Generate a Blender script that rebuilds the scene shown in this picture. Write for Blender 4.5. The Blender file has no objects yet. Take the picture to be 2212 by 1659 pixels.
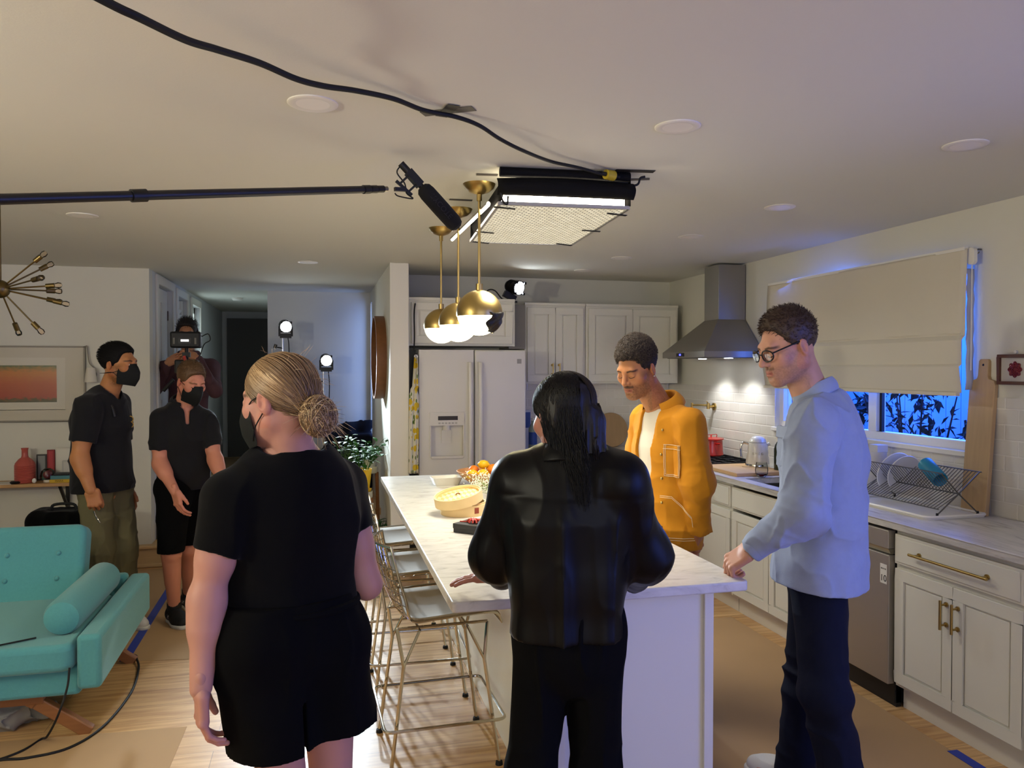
import bpy, bmesh, math, random
import numpy as np
from mathutils import Vector, Matrix

PI = math.pi
SC = bpy.context.scene
COL = SC.collection

# ---------------------------------------------------------------- colours
def lin(c):
    if isinstance(c, str):
        c = c.lstrip('#')
        c = [int(c[i:i + 2], 16) / 255 for i in (0, 2, 4)]
        return tuple(v / 12.92 if v <= .04045 else ((v + .055) / 1.055) ** 2.4 for v in c)
    return tuple(c)

# ---------------------------------------------------------------- camera, world, exposure
F = 1670.0
cam_data = bpy.data.cameras.new('camera')
cam_data.sensor_width = 36.0
cam_data.lens = 36.0 * F / 2212.0
cam_data.clip_start = .05
cam = bpy.data.objects.new('camera', cam_data)
COL.objects.link(cam)
cam.location = (0, 0, 1.65)
cam.rotation_euler = (PI / 2 - math.atan(33.5 / F), 0, -math.atan(416 / F))
SC.camera = cam
SC.view_settings.view_transform = 'Standard'
SC.view_settings.look = 'None'
SC.view_settings.gamma = 1
SC.view_settings.use_curve_mapping = False
SC.view_settings.exposure = 1.4
world = bpy.data.worlds.new('world')
SC.world = world
world.use_nodes = True
bgn = world.node_tree.nodes['Background']
bgn.inputs[0].default_value = (0.012, .10, .85, 1)
bgn.inputs[1].default_value = .35
try:
    SC.cycles.use_denoising = True
    SC.cycles.max_bounces = 8
    SC.cycles.diffuse_bounces = 4
    SC.cycles.sample_clamp_indirect = 6
    SC.cycles.caustics_reflective = False
    SC.cycles.caustics_refractive = False
except Exception:
    pass

def aim(o, target):
    d = Vector(target) - o.location
    o.rotation_euler = d.to_track_quat('-Z', 'Y').to_euler()

def lamp(name, kind, loc, target, energy, color, size=.1, sy=None, spot=60, blend=.5, spread=None, parent=None):
    l = bpy.data.lights.new(name, kind)
    l.energy = energy
    l.color = color
    if kind == 'AREA':
        l.shape = 'RECTANGLE'
        l.size = size
        l.size_y = sy or size
        if spread:
            l.spread = math.radians(spread)
    elif kind == 'SPOT':
        l.spot_size = math.radians(spot)
        l.spot_blend = blend
        l.shadow_soft_size = size
    else:
        l.shadow_soft_size = size
    o = bpy.data.objects.new(name, l)
    COL.objects.link(o)
    o.location = loc
    if target is not None:
        aim(o, target)
    if parent:
        o.parent = parent
    return o

WARM = (1.0, .80, .54)
PANEL = (1.0, .95, .84)
COOL = (.74, .88, 1.0)
BLUE = (.05, .17, 1.0)
# the film light on the ceiling: its egg crate sends the light down
lamp('panel_light', 'AREA', (1.02, 3.59, 2.318), (1.02, 3.59, 0), 7, PANEL, .50, .92, spread=120)
# two small film spots on stands at the end of the passage
lamp('stand_spot_high', 'SPOT', (-.290, 7.98, 2.065), (.45, 3.6, .25), 190, COOL, .035, spot=44, blend=.6)
lamp('stand_spot_low', 'SPOT', (.095, 7.98, 1.73), (.55, 4.0, .45), 160, COOL, .035, spot=42, blend=.6)
# spot on top of the fridge cabinet
lamp('cabinet_spot', 'SPOT', (1.735, 6.30, 2.325), (2.45, 4.3, 1.0), 25, COOL, .03, spot=60, blend=.7)
# range hood lamps
lamp('hood_spot_near', 'SPOT', (3.06, 5.38, 1.712), (3.16, 5.38, 0), 5, (.95, .97, 1), .03, spot=110, blend=.6)
lamp('hood_spot_far', 'SPOT', (3.06, 5.80, 1.712), (3.16, 5.80, 0), 5, (.95, .97, 1), .03, spot=110, blend=.6)
# blue dusk light through the windows
lamp('window_blue_light', 'AREA', (3.62, 4.15, 1.75), (2.6, 4.0, 1.1), 26, BLUE, 1.7, 1.3)
lamp('side_window_blue_light', 'AREA', (3.50, .15, 1.45), (1.3, 2.3, 1.0), 14, (.16, .24, 1.0), 2.2, 1.8, spread=120)
lamp('passage_blue_light', 'AREA', (.85, 8.30, 1.6), (-1.3, 7.5, 1.5), 6, (.30, .48, 1.0), .5, 1.7)
# added out-of-view fill: area lamp behind the camera, point lamp to its left
lamp('rear_fill_light', 'AREA', (.3, -2.52, 1.5), (.3, 2.0, 1.35), 14, (.93, .96, 1.0), 3.4, 1.5)
lamp('left_fill_light', 'POINT', (-2.7, 1.2, 1.86), None, 88, (1.0, .95, .78), .10)
lamp('hall_window_light', 'AREA', (-1.75, 9.45, 1.6), (-.6, 9.4, 1.4), 14, (.75, .93, 1.0), .7, 1.6)

# ---------------------------------------------------------------- materials
MATS = {}
def mat(name, color=None, rough=.6, metal=0., spec=.5, emit=None, estr=0., bump=0., bscale=200., var=0., vscale=6., trans=0., ior=1.45,
        sheen=0., coat=0., attr=None, alpha=1., aniso=0., stretch=None, crease=0., cscale=9.):
    if name in MATS:
        return MATS[name]
    m = bpy.data.materials.new(name)
    m.use_nodes = True
    nt = m.node_tree
    b = nt.nodes['Principled BSDF']
    c = lin(color) if color is not None else (.8, .8, .8)
    b.inputs['Base Color'].default_value = (*c, 1)
    b.inputs['Roughness'].default_value = rough
    b.inputs['Metallic'].default_value = metal
    b.inputs['Specular IOR Level'].default_value = spec
    b.inputs['IOR'].default_value = ior
    b.inputs['Transmission Weight'].default_value = trans
    b.inputs['Sheen Weight'].default_value = sheen
    b.inputs['Coat Weight'].default_value = coat
    b.inputs['Anisotropic'].default_value = aniso
    b.inputs['Alpha'].default_value = alpha
    if emit is not None:
        b.inputs['Emission Color'].default_value = (*lin(emit), 1)
        b.inputs['Emission Strength'].default_value = estr
    N = nt.nodes.new
    L = nt.links.new
    tc = None
    def coord():
        nonlocal tc
        if tc is None:
            tc = N('ShaderNodeTexCoord')
            if stretch:
                mp = N('ShaderNodeMapping')
                mp.inputs['Scale'].default_value = stretch
                L(tc.outputs['Object'], mp.inputs['Vector'])
                tc = mp
        return tc.outputs['Vector'] if tc.type == 'MAPPING' else tc.outputs['Object']
    src = None
    if attr:
        a = N('ShaderNodeAttribute')
        a.attribute_name = attr
        src = a.outputs['Color']
    if var:
        n = N('ShaderNodeTexNoise')
        n.inputs['Scale'].default_value = vscale
        n.inputs['Detail'].default_value = 4
        L(coord(), n.inputs['Vector'])
        h = N('ShaderNodeMapRange')
        h.inputs['To Min'].default_value = 1 - var
        h.inputs['To Max'].default_value = 1 + var
        L(n.outputs['Fac'], h.inputs['Value'])
        mx = N('ShaderNodeMix')
        mx.data_type = 'RGBA'
        mx.blend_type = 'MULTIPLY'
        mx.inputs[0].default_value = 1
        if src:
            L(src, mx.inputs[6])
        else:
            mx.inputs[6].default_value = (*c, 1)
        L(h.outputs['Result'], mx.inputs[7])
        src = mx.outputs[2]
    if src:
        L(src, b.inputs['Base Color'])
    cb = None
    if crease:
        n = N('ShaderNodeTexNoise')
        n.noise_type = 'RIDGED_MULTIFRACTAL'
        n.inputs['Scale'].default_value = cscale
        n.inputs['Detail'].default_value = 2.5
        n.inputs['Distortion'].default_value = .8
        mp = N('ShaderNodeMapping')
        mp.inputs['Scale'].default_value = (1.2, 1.2, .6)
        mp.inputs['Rotation'].default_value = (.35, .25, 0)
        g = N('ShaderNodeTexCoord')
        L(g.outputs['Object'], mp.inputs['Vector']); L(mp.outputs[0], n.inputs['Vector'])
        cb = N('ShaderNodeBump')
        cb.inputs['Strength'].default_value = crease
        cb.inputs['Distance'].default_value = .012
        L(n.outputs['Fac'], cb.inputs['Height'])
        L(cb.outputs['Normal'], b.inputs['Normal'])
    if bump:
        n = N('ShaderNodeTexNoise')
        n.inputs['Scale'].default_value = bscale
        n.inputs['Detail'].default_value = 3
        L(coord(), n.inputs['Vector'])
        bp = N('ShaderNodeBump')
        bp.inputs['Strength'].default_value = bump
        bp.inputs['Distance'].default_value = .002
        L(n.outputs['Fac'], bp.inputs['Height'])
        if cb: L(cb.outputs['Normal'], bp.inputs['Normal'])
        L(bp.outputs['Normal'], b.inputs['Normal'])
    MATS[name] = m
    return m

def emis(name, color, strength):
    if name in MATS:
        return MATS[name]
    m = bpy.data.materials.new(name)
    m.use_nodes = True
    nt = m.node_tree
    nt.nodes.clear()
    o = nt.nodes.new('ShaderNodeOutputMaterial')
    e = nt.nodes.new('ShaderNodeEmission')
    e.inputs[0].default_value = (*lin(color), 1)
    e.inputs[1].default_value = strength
    nt.links.new(e.outputs[0], o.inputs[0])
    MATS[name] = m
    return m

def glassmat(name, color='#ffffff', rough=0., mixf=.12):
    """thin clear glass: transparent with a glossy reflection"""
    if name in MATS:
        return MATS[name]
    m = bpy.data.materials.new(name)
    m.use_nodes = True
    nt = m.node_tree
    nt.nodes.clear()
    o = nt.nodes.new('ShaderNodeOutputMaterial')
    t = nt.nodes.new('ShaderNodeBsdfTransparent')
    t.inputs[0].default_value = (*lin(color), 1)
    g = nt.nodes.new('ShaderNodeBsdfGlossy')
    g.inputs['Roughness'].default_value = rough
    lw = nt.nodes.new('ShaderNodeLayerWeight')
    lw.inputs[0].default_value = mixf
    mx = nt.nodes.new('ShaderNodeMixShader')
    nt.links.new(lw.outputs['Fresnel'], mx.inputs[0])
    nt.links.new(t.outputs[0], mx.inputs[1])
    nt.links.new(g.outputs[0], mx.inputs[2])
    nt.links.new(mx.outputs[0], o.inputs[0])
    MATS[name] = m
    return m

# ---------------------------------------------------------------- objects
def tag(o, label=None, cat=None, group=None, kind=None):
    if label: o['label'] = label
    if cat: o['category'] = cat
    if group: o['group'] = group
    if kind: o['kind'] = kind
    return o

def empty(name, loc=(0, 0, 0), rz=0., label=None, cat=None, group=None, parent=None):
    o = bpy.data.objects.new(name, None)
    COL.objects.link(o)
    o.location = loc
    o.rotation_euler = (0, 0, rz)
    o.empty_display_size = .05
    if parent: o.parent = parent
    return tag(o, label, cat, group)

def copy_tree(o, parent=None):
    c = o.copy()
    COL.objects.link(c)
    if parent is not None:
        c.parent = parent
    for ch in list(o.children):
        copy_tree(ch, c)
    return c

def rotm(rx=0, ry=0, rz=0):
    return (Matrix.Rotation(rz, 3, 'Z') @ Matrix.Rotation(ry, 3, 'Y') @ Matrix.Rotation(rx, 3, 'X'))

class MB:
    """collects shapes, then links them as ONE mesh object"""
    def __init__(s):
        s.v = []; s.f = []; s.m = []; s.mi = 0
        s.T = None
    def add(s, vs, fs):
        o = len(s.v)
        if s.T is not None:
            vs = [s.T @ Vector(v) for v in vs]
        s.v += [tuple(v) for v in vs]
        s.f += [tuple(i + o for i in f) for f in fs]
        s.m += [s.mi] * len(fs)
        return s
    def box(s, x0, x1, y0, y1, z0, z1):
        return s.add([(x0, y0, z0), (x1, y0, z0), (x1, y1, z0), (x0, y1, z0), (x0, y0, z1), (x1, y0, z1), (x1, y1, z1), (x0, y1, z1)],
                     [(3, 2, 1, 0), (4, 5, 6, 7), (0, 1, 5, 4), (1, 2, 6, 5), (2, 3, 7, 6), (3, 0, 4, 7)])
    def obox(s, c, h, R=None):
        """box at centre c, half sizes h, turned by 3x3 R"""
        R = R or Matrix.Identity(3)
        c = Vector(c)
        vs = []
        for z in (-1, 1):
            for x, y in ((-1, -1), (1, -1), (1, 1), (-1, 1)):
                vs.append(c + R @ Vector((x * h[0], y * h[1], z * h[2])))
        return s.add(vs, [(3, 2, 1, 0), (4, 5, 6, 7), (0, 1, 5, 4), (1, 2, 6, 5), (2, 3, 7, 6), (3, 0, 4, 7)])
    def bar(s, a, b, w, h, upv=(0, 0, 1)):
        """rectangular bar from a to b"""
        a = Vector(a); b = Vector(b)
        d = (b - a).normalized()
        x = d.cross(Vector(upv))
        if x.length < 1e-4: x = d.cross(Vector((1, 0, 0)))
        x.normalize()
        z = x.cross(d)
        R = Matrix((x, d, z)).transposed()
        return s.obox((a + b) / 2, (w / 2, (b - a).length / 2, h / 2), R)
    def tube(s, pts, r, n=8, caps=True, closed=False):
        pts = [Vector(p) for p in pts]
        k = len(pts)
        rs = r if isinstance(r, (list, tuple)) else [r] * k
        vs = []; fs = []
        prev = None
        for i, p in enumerate(pts):
            if closed:
                d = pts[(i + 1) % k] - pts[i - 1]
            else:
                d = pts[min(i + 1, k - 1)] - pts[max(i - 1, 0)]
            if d.length < 1e-9: d = Vector((0, 0, 1))
            d.normalize()
            if prev is None:
                x = d.orthogonal().normalized()
            else:
                x = prev - d * prev.dot(d)
                x = d.orthogonal().normalized() if x.length < 1e-6 else x.normalized()
            prev = x
            y = d.cross(x)
            for j in range(n):
                a = 2 * PI * j / n
                vs.append(p + (x * math.cos(a) + y * math.sin(a)) * rs[i])
        for i in range(k if closed else k - 1):
            i2 = (i + 1) % k
            for j in range(n):
                j2 = (j + 1) % n
                fs.append((i * n + j, i * n + j2, i2 * n + j2, i2 * n + j))
        if caps and not closed:
            fs.append(tuple(range(n - 1, -1, -1)))
            fs.append(tuple((k - 1) * n + j for j in range(n)))
        return s.add(vs, fs)
    def cyl(s, a, b, r, r2=None, n=20):
        return s.tube([a, b], [r, r if r2 is None else r2], n)
    def lathe(s, prof, c=(0, 0, 0), n=32, R=None, cap=True):
        """prof: list of (radius, z)"""
        c = Vector(c)
        vs = []; fs = []
        k = len(prof)
        for r, z in prof:
            for j in range(n):
                a = 2 * PI * j / n
                v = Vector((r * math.cos(a), r * math.sin(a), z))
                vs.append(c + (R @ v if R else v))
        for i in range(k - 1):
            for j in range(n):
                j2 = (j + 1) % n
                fs.append((i * n + j, i * n + j2, (i + 1) * n + j2, (i + 1) * n + j))
        if cap and prof[0][0] > 1e-6: fs.append(tuple(range(n - 1, -1, -1)))
        if cap and prof[-1][0] > 1e-6: fs.append(tuple((k - 1) * n + j for j in range(n)))
        return s.add(vs, fs)
    def ball(s, c, r, n=16, m=10, R=None):
        r = (r, r, r) if not isinstance(r, (tuple, list)) else r
        c = Vector(c); vs = []; fs = []
        for i in range(m + 1):
            t = PI * i / m
            for j in range(n):
                a = 2 * PI * j / n
                v = Vector((r[0] * math.sin(t) * math.cos(a), r[1] * math.sin(t) * math.sin(a), -r[2] * math.cos(t)))
                vs.append(c + (R @ v if R else v))
        for i in range(m):
            for j in range(n):
                j2 = (j + 1) % n
                fs.append((i * n + j, i * n + j2, (i + 1) * n + j2, (i + 1) * n + j))
        return s.add(vs, fs)
    def prism(s, poly, axis, a, b):
        """extrude a 2D polygon along axis 'x','y' or 'z' from a to b"""
        n = len(poly)
        def P(u, v, w):
            return {'x': (w, u, v), 'y': (u, w, v), 'z': (u, v, w)}[axis]
        vs = [P(u, v, a) for u, v in poly] + [P(u, v, b) for u, v in poly]
        fs = [tuple(range(n - 1, -1, -1)), tuple(range(n, 2 * n))]
        fs += [(i, (i + 1) % n, n + (i + 1) % n, n + i) for i in range(n)]
        return s.add(vs, fs)
    def grid(s, fn, nu, nv):
        vs = [fn(i / nu, j / nv) for i in range(nu + 1) for j in range(nv + 1)]
        fs = [(i * (nv + 1) + j, (i + 1) * (nv + 1) + j, (i + 1) * (nv + 1) + j + 1, i * (nv + 1) + j + 1) for i in range(nu) for j in range(nv)]
        return s.add(vs, fs)
    def build(s, name, m, parent=None, smooth=True, bevel=0., seg=2, solid=0., sub=0, fix=True, angle=35, loc=None):
        me = bpy.data.meshes.new(name)
        me.from_pydata([tuple(v) for v in s.v], [], s.f)
        ms = m if isinstance(m, (list, tuple)) else [m]
        for x in ms: me.materials.append(x)
        if len(ms) > 1: me.polygons.foreach_set('material_index', s.m)
        if fix:
            bm = bmesh.new(); bm.from_mesh(me)
            bmesh.ops.remove_doubles(bm, verts=bm.verts, dist=1e-5)
            bmesh.ops.recalc_face_normals(bm, faces=bm.faces)
            bm.to_mesh(me); bm.free()
        if smooth:
            me.polygons.foreach_set('use_smooth', [True] * len(me.polygons))
            me.set_sharp_from_angle(angle=math.radians(angle))
        o = bpy.data.objects.new(name, me)
        COL.objects.link(o)
        if loc: o.location = loc
        if parent: o.parent = parent
        if solid:
            md = o.modifiers.new('solid', 'SOLIDIFY'); md.thickness = solid; md.offset = 0
        if bevel:
            md = o.modifiers.new('bevel', 'BEVEL'); md.width = bevel; md.segments = seg; md.limit_method = 'ANGLE'
            md.harden_normals = False
        if sub:
            md = o.modifiers.new('sub', 'SUBSURF'); md.levels = sub; md.render_levels = sub
        return o

def spline(pts, n=8, closed=False):
    """Catmull-Rom through pts"""
    P = [Vector(p) for p in pts]
    out = []
    k = len(P)
    rng = range(k) if closed else range(k - 1)
    for i in rng:
        p0 = P[i - 1] if (closed or i > 0) else P[0] * 2 - P[1]
        p1 = P[i]; p2 = P[(i + 1) % k]
        p3 = P[(i + 2) % k] if (closed or i + 2 < k) else p2 * 2 - p1
        for j in range(n):
            t = j / n
            out.append(.5 * ((2 * p1) + (p2 - p0) * t + (2 * p0 - 5 * p1 + 4 * p2 - p3) * t * t + (3 * p1 - p0 - 3 * p2 + p3) * t ** 3))
    if not closed: out.append(P[-1])
    return out

def rrect(w, h, r, n=5, cx=0, cy=0):
    pts = []
    for qx, qy, a0 in ((1, 1, 0), (-1, 1, PI / 2), (-1, -1, PI), (1, -1, 1.5 * PI)):
        for i in range(n + 1):
            a = a0 + PI / 2 * i / n
            pts.append((cx + qx * (w / 2 - r) + r * math.cos(a), cy + qy * (h / 2 - r) + r * math.sin(a)))
    return pts

def text(name, body, size, m, loc, R, parent=None, depth=.0006, align='CENTER'):
    cu = bpy.data.curves.new(name, 'FONT')
    cu.body = body; cu.size = size; cu.extrude = depth; cu.align_x = align; cu.align_y = 'CENTER'
    t = bpy.data.objects.new(name, cu)
    dg = bpy.context.evaluated_depsgraph_get()
    COL.objects.link(t)
    dg.update()
    me = bpy.data.meshes.new_from_object(t.evaluated_get(dg))
    bpy.data.objects.remove(t)
    me.materials.clear()
    o = bpy.data.objects.new(name, me)
    COL.objects.link(o)
    o.data.materials.append(m)
    o.matrix_world = Matrix.Translation(loc) @ R.to_4x4()
    if parent:
        o.parent = parent
        o.matrix_parent_inverse = Matrix.Identity(4)
    return o
# ---------------------------------------------------------------- implicit surfaces (bodies, clothes, hair)
def V3(*a): return np.array(a, float)
def unit(v):
    v = np.asarray(v, float)
    return v / (np.linalg.norm(v) + 1e-12)

class Prim:
    __slots__ = ('t', 'a', 'b', 'ra', 'rb', 'k', 'op', 'ax', 'f', 'R', 'rad', 'sub')

def rc(a, b, ra, rb=None, k=.02, op='u', ax=None, f=1.):
    """round cone a-b; ax, f: flattened by f along the unit vector ax"""
    p = Prim(); p.t = 'c'; p.a = np.asarray(a, float); p.b = np.asarray(b, float); p.ra = ra; p.rb = ra if rb is None else rb
    p.k = k; p.op = op; p.ax = None if ax is None else unit(ax); p.f = f
    return p

def el(c, r, R=None, k=.02, op='u'):
    p = Prim(); p.t = 'e'; p.a = np.asarray(c, float); p.rad = np.array(r if hasattr(r, '__len__') else (r, r, r), float)
    p.R = None if R is None else np.asarray(R, float); p.k = k; p.op = op
    return p

def bx(c, h, R=None, rr=.01, k=.02, op='u'):
    p = Prim(); p.t = 'b'; p.a = np.asarray(c, float); p.rad = np.array(h, float) - rr; p.ra = rr
    p.R = None if R is None else np.asarray(R, float); p.k = k; p.op = op
    return p

def pl(pt, n, k=.0, op='i'):
    """half space kept: the side that n points away from"""
    p = Prim(); p.t = 'p'; p.a = np.asarray(pt, float); p.b = unit(n); p.k = k; p.op = op
    return p

def grp(prims, k=.012, op='u'):
    """several prims combined on their own, then joined to the rest with k"""
    p = Prim(); p.t = 'g'; p.sub = prims; p.k = k; p.op = op
    return p

def moved(p, R, t, s=1.):
    """the prim turned by R, scaled by s and moved by t"""
    q = Prim(); q.t = p.t; q.k = p.k * s; q.op = p.op
    R = np.asarray(R, float); t = np.asarray(t, float)
    q.a = R @ p.a * s + t
    if p.t == 'c':
        q.b = R @ p.b * s + t; q.ra = p.ra * s; q.rb = p.rb * s; q.ax = None if p.ax is None else R @ p.ax; q.f = p.f
    elif p.t == 'p':
        q.b = R @ p.b
    else:
        q.rad = p.rad * s; q.R = R if p.R is None else R @ p.R
        if p.t == 'b': q.ra = p.ra * s
    return q

def pdist(p, X):
    if p.t == 'g':
        return sdf(p.sub, X)
    if p.t == 'c':
        ab = p.b - p.a
        L = ab @ ab
        o = X - p.a
        t = np.clip((o @ ab) / (L + 1e-12), 0, 1)
        o = o - t[:, None] * ab
        if p.ax is not None:
            o = o + ((p.f - 1) * (o @ p.ax))[:, None] * p.ax
        return np.sqrt(np.einsum('ij,ij->i', o, o)) - (p.ra + (p.rb - p.ra) * t)
    if p.t == 'p':
        return (X - p.a) @ p.b
    o = X - p.a
    if p.R is not None:
        o = o @ p.R
    if p.t == 'e':
        q = o / p.rad
        k0 = np.sqrt(np.einsum('ij,ij->i', q, q))
        q = q / p.rad
        k1 = np.sqrt(np.einsum('ij,ij->i', q, q)) + 1e-9
        return k0 * (k0 - 1) / k1
    q = np.abs(o) - p.rad
    return np.sqrt((np.maximum(q, 0) ** 2).sum(1)) + np.minimum(q.max(1), 0) - p.ra

def pfar(p, C):
    """lower bound of the distance of points C to the prim"""
    if p.t == 'c':
        ab = p.b - p.a
        o = C - p.a
        t = np.clip((o @ ab) / (ab @ ab + 1e-12), 0, 1)
        o = o - t[:, None] * ab
        return np.sqrt((o * o).sum(1)) - max(p.ra, p.rb)
    if p.t == 'p':
        return np.full(len(C), -9.)
    if p.t == 'g':
        return np.min([pfar(q, C) for q in p.sub if q.op == 'u'], 0)
    r = p.rad.max() if p.t == 'e' else np.linalg.norm(p.rad) + p.ra
    return np.sqrt(((C - p.a) ** 2).sum(1)) - r

def comb(d, q, op, k):
    if op == 'u':
        if k <= 0: return np.minimum(d, q)
        h = np.maximum(k - np.abs(d - q), 0) / k
        return np.minimum(d, q) - h * h * k * .25
    if op == 's': q = -q
    if k <= 0: return np.maximum(d, q)
    h = np.maximum(k - np.abs(d - q), 0) / k
    return np.maximum(d, q) + h * h * k * .25

def sdf(prims, X):
    d = np.full(len(X), 9.)
    for p in prims:
        d = comb(d, pdist(p, X), p.op, p.k)
    return d

def bounds(prims):
    lo = np.full(3, 9e9); hi = -lo
    for p in prims:
        if p.op != 'u': continue
        if p.t == 'g':
            a, b = bounds(p.sub)
            lo = np.minimum(lo, a); hi = np.maximum(hi, b)
            continue
        if p.t == 'c':
            r = max(p.ra, p.rb)
            for q in (p.a, p.b):
                lo = np.minimum(lo, q - r); hi = np.maximum(hi, q + r)
        else:
            r = p.rad.max() if p.t == 'e' else np.linalg.norm(p.rad) + p.ra
            lo = np.minimum(lo, p.a - r); hi = np.maximum(hi, p.a + r)
    return lo, hi

def iso(prims, h, disp=None, pad=.03, dmax=.02, post=()):
    """surface nets of the implicit shape with voxel size h -> verts, quads"""
    lo, hi = bounds(prims)
    lo = lo - pad; hi = hi + pad
    B = 12
    nb = np.maximum(np.ceil((hi - lo) / (h * B)).astype(int), 1)
    n = nb * B
    D = np.full(tuple(n), 1., np.float32)
    bi = np.stack(np.meshgrid(*[np.arange(k) for k in nb], indexing='ij'), -1).reshape(-1, 3)
    cen = lo + (bi * B + (B - 1) / 2) * h
    half = h * B * .87
    coarse = sdf(prims, cen)
    far = np.stack([pfar(p, cen) for p in prims], 1)
    keep = np.abs(coarse) < half * 2.0 + dmax
    inside = (coarse < 0) & ~keep
    for i in np.nonzero(inside)[0]:
        x, y, z = bi[i] * B
        D[x:x + B, y:y + B, z:z + B] = -1
    g = np.stack(np.meshgrid(*[np.arange(B)] * 3, indexing='ij'), -1).reshape(-1, 3) * h
    for i in np.nonzero(keep)[0]:
        X = lo + bi[i] * B * h + g
        d = np.full(len(X), 1.)
        for j, p in enumerate(prims):
            if p in post: continue
            if far[i, j] < half + p.k + dmax + .01:
                d = comb(d, pdist(p, X), p.op, p.k)
        if disp is not None:
            d = d + disp(X)
        for p in post: d = np.maximum(d, pdist(p, X))
        x, y, z = bi[i] * B
        D[x:x + B, y:y + B, z:z + B] = d.reshape(B, B, B)
    S = D < 0
    s000 = S[:-1, :-1, :-1]
    cs = [(0, 0, 0), (1, 0, 0), (0, 1, 0), (1, 1, 0), (0, 0, 1), (1, 0, 1), (0, 1, 1), (1, 1, 1)]
    def sh(A, c): return A[c[0]:A.shape[0] - 1 + c[0], c[1]:A.shape[1] - 1 + c[1], c[2]:A.shape[2] - 1 + c[2]]
    any_ = np.zeros(s000.shape, bool); all_ = np.ones(s000.shape, bool)
    for c in cs:
        a = sh(S, c); any_ |= a; all_ &= a
    act = np.argwhere(any_ & ~all_)
    vals = np.stack([D[act[:, 0] + c[0], act[:, 1] + c[1], act[:, 2] + c[2]] for c in cs], 1).astype(float)
    acc = np.zeros((len(act), 3)); cnt = np.zeros(len(act))
    edges = [(0, 1), (2, 3), (4, 5), (6, 7), (0, 2), (1, 3), (4, 6), (5, 7), (0, 4), (1, 5), (2, 6), (3, 7)]
    ca = np.array(cs, float)
    for a, b in edges:
        va, vb = vals[:, a], vals[:, b]
        m = (va < 0) != (vb < 0)
        t = np.where(m, va / np.where(m, va - vb, 1), 0)
        acc += np.where(m[:, None], ca[a] + t[:, None] * (ca[b] - ca[a]), 0)
        cnt += m
    verts = lo + (act + acc / cnt[:, None]) * h
    idx = np.full(s000.shape, -1, np.int32)
    idx[act[:, 0], act[:, 1], act[:, 2]] = np.arange(len(act))
    quads = []
    for ax in range(3):
        u, v = (ax + 1) % 3, (ax + 2) % 3
        sl0 = [slice(None)] * 3; sl1 = [slice(None)] * 3
        sl0[ax] = slice(0, -1); sl1[ax] = slice(1, None)
        A = S[tuple(sl0)]; Bm = S[tuple(sl1)]
        e = np.argwhere(A != Bm)
        e = e[(e[:, u] > 0) & (e[:, v] > 0) & (e[:, u] < n[u] - 1) & (e[:, v] < n[v] - 1)]
        if not len(e): continue
        flip = A[e[:, 0], e[:, 1], e[:, 2]]
        du = np.zeros(3, int); du[u] = 1
        dv = np.zeros(3, int); dv[v] = 1
        q = [e - du - dv, e - dv, e, e - du]
        q = np.stack([idx[c[:, 0], c[:, 1], c[:, 2]] for c in q], 1)
        q = np.where(flip[:, None], q, q[:, ::-1])
        quads.append(q[(q >= 0).all(1)])
    return verts, np.concatenate(quads)

def npmesh(name, V, Q, m, parent=None, color=None, smooth=True):
    me = bpy.data.meshes.new(name)
    me.vertices.add(len(V))
    me.vertices.foreach_set('co', np.ascontiguousarray(V, np.float32).ravel())
    k = Q.shape[1]
    me.loops.add(len(Q) * k)
    me.loops.foreach_set('vertex_index', np.ascontiguousarray(Q, np.int32).ravel())
    me.polygons.add(len(Q))
    me.polygons.foreach_set('loop_start', np.arange(0, len(Q) * k, k, dtype=np.int32))
    me.update(calc_edges=True)
    me.polygons.foreach_set('use_smooth', np.full(len(Q), smooth))
    me.validate()
    if color is not None:
        ca = me.color_attributes.new('Col', 'FLOAT_COLOR', 'POINT')
        c = np.ones((len(V), 4), np.float32); c[:, :3] = color
        ca.data.foreach_set('color', c.ravel())
    me.materials.append(m)
    o = bpy.data.objects.new(name, me)
    COL.objects.link(o)
    if parent: o.parent = parent
    return o

def joinm(*parts):
    Vs = []; Qs = []; o = 0
    for V, Q in parts:
        Vs.append(V); Qs.append(Q + o); o += len(V)
    return np.concatenate(Vs), np.concatenate(Qs)

def strands(name, P, r, m, parent=None, color=None, sides=3):
    """P: (n strands, k points, 3) -> one mesh of thin tapering tubes"""
    n, k, _ = P.shape
    d = np.gradient(P, axis=1)
    d /= np.linalg.norm(d, axis=2, keepdims=True) + 1e-9
    ref = np.where(np.abs(d[..., 2:3]) > .9, V3(1, 0, 0), V3(0, 0, 1))
    x = np.cross(d, ref); x /= np.linalg.norm(x, axis=2, keepdims=True) + 1e-9
    y = np.cross(d, x)
    tp = r * np.minimum(1, np.linspace(4, .35, k))[None, :, None]
    ring = np.stack([P + (x * math.cos(2 * PI * j / sides) + y * math.sin(2 * PI * j / sides)) * tp for j in range(sides)], 2)
    V = ring.reshape(-1, 3)
    base = (np.arange(n)[:, None] * k + np.arange(k - 1)[None]) * sides
    Q = []
    for j in range(sides):
        j2 = (j + 1) % sides
        Q.append(np.stack([base + j, base + j2, base + sides + j2, base + sides + j], -1).reshape(-1, 4))
    return npmesh(name, V, np.concatenate(Q), m, parent, None if color is None else np.repeat(color, k * sides, 0))

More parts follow.
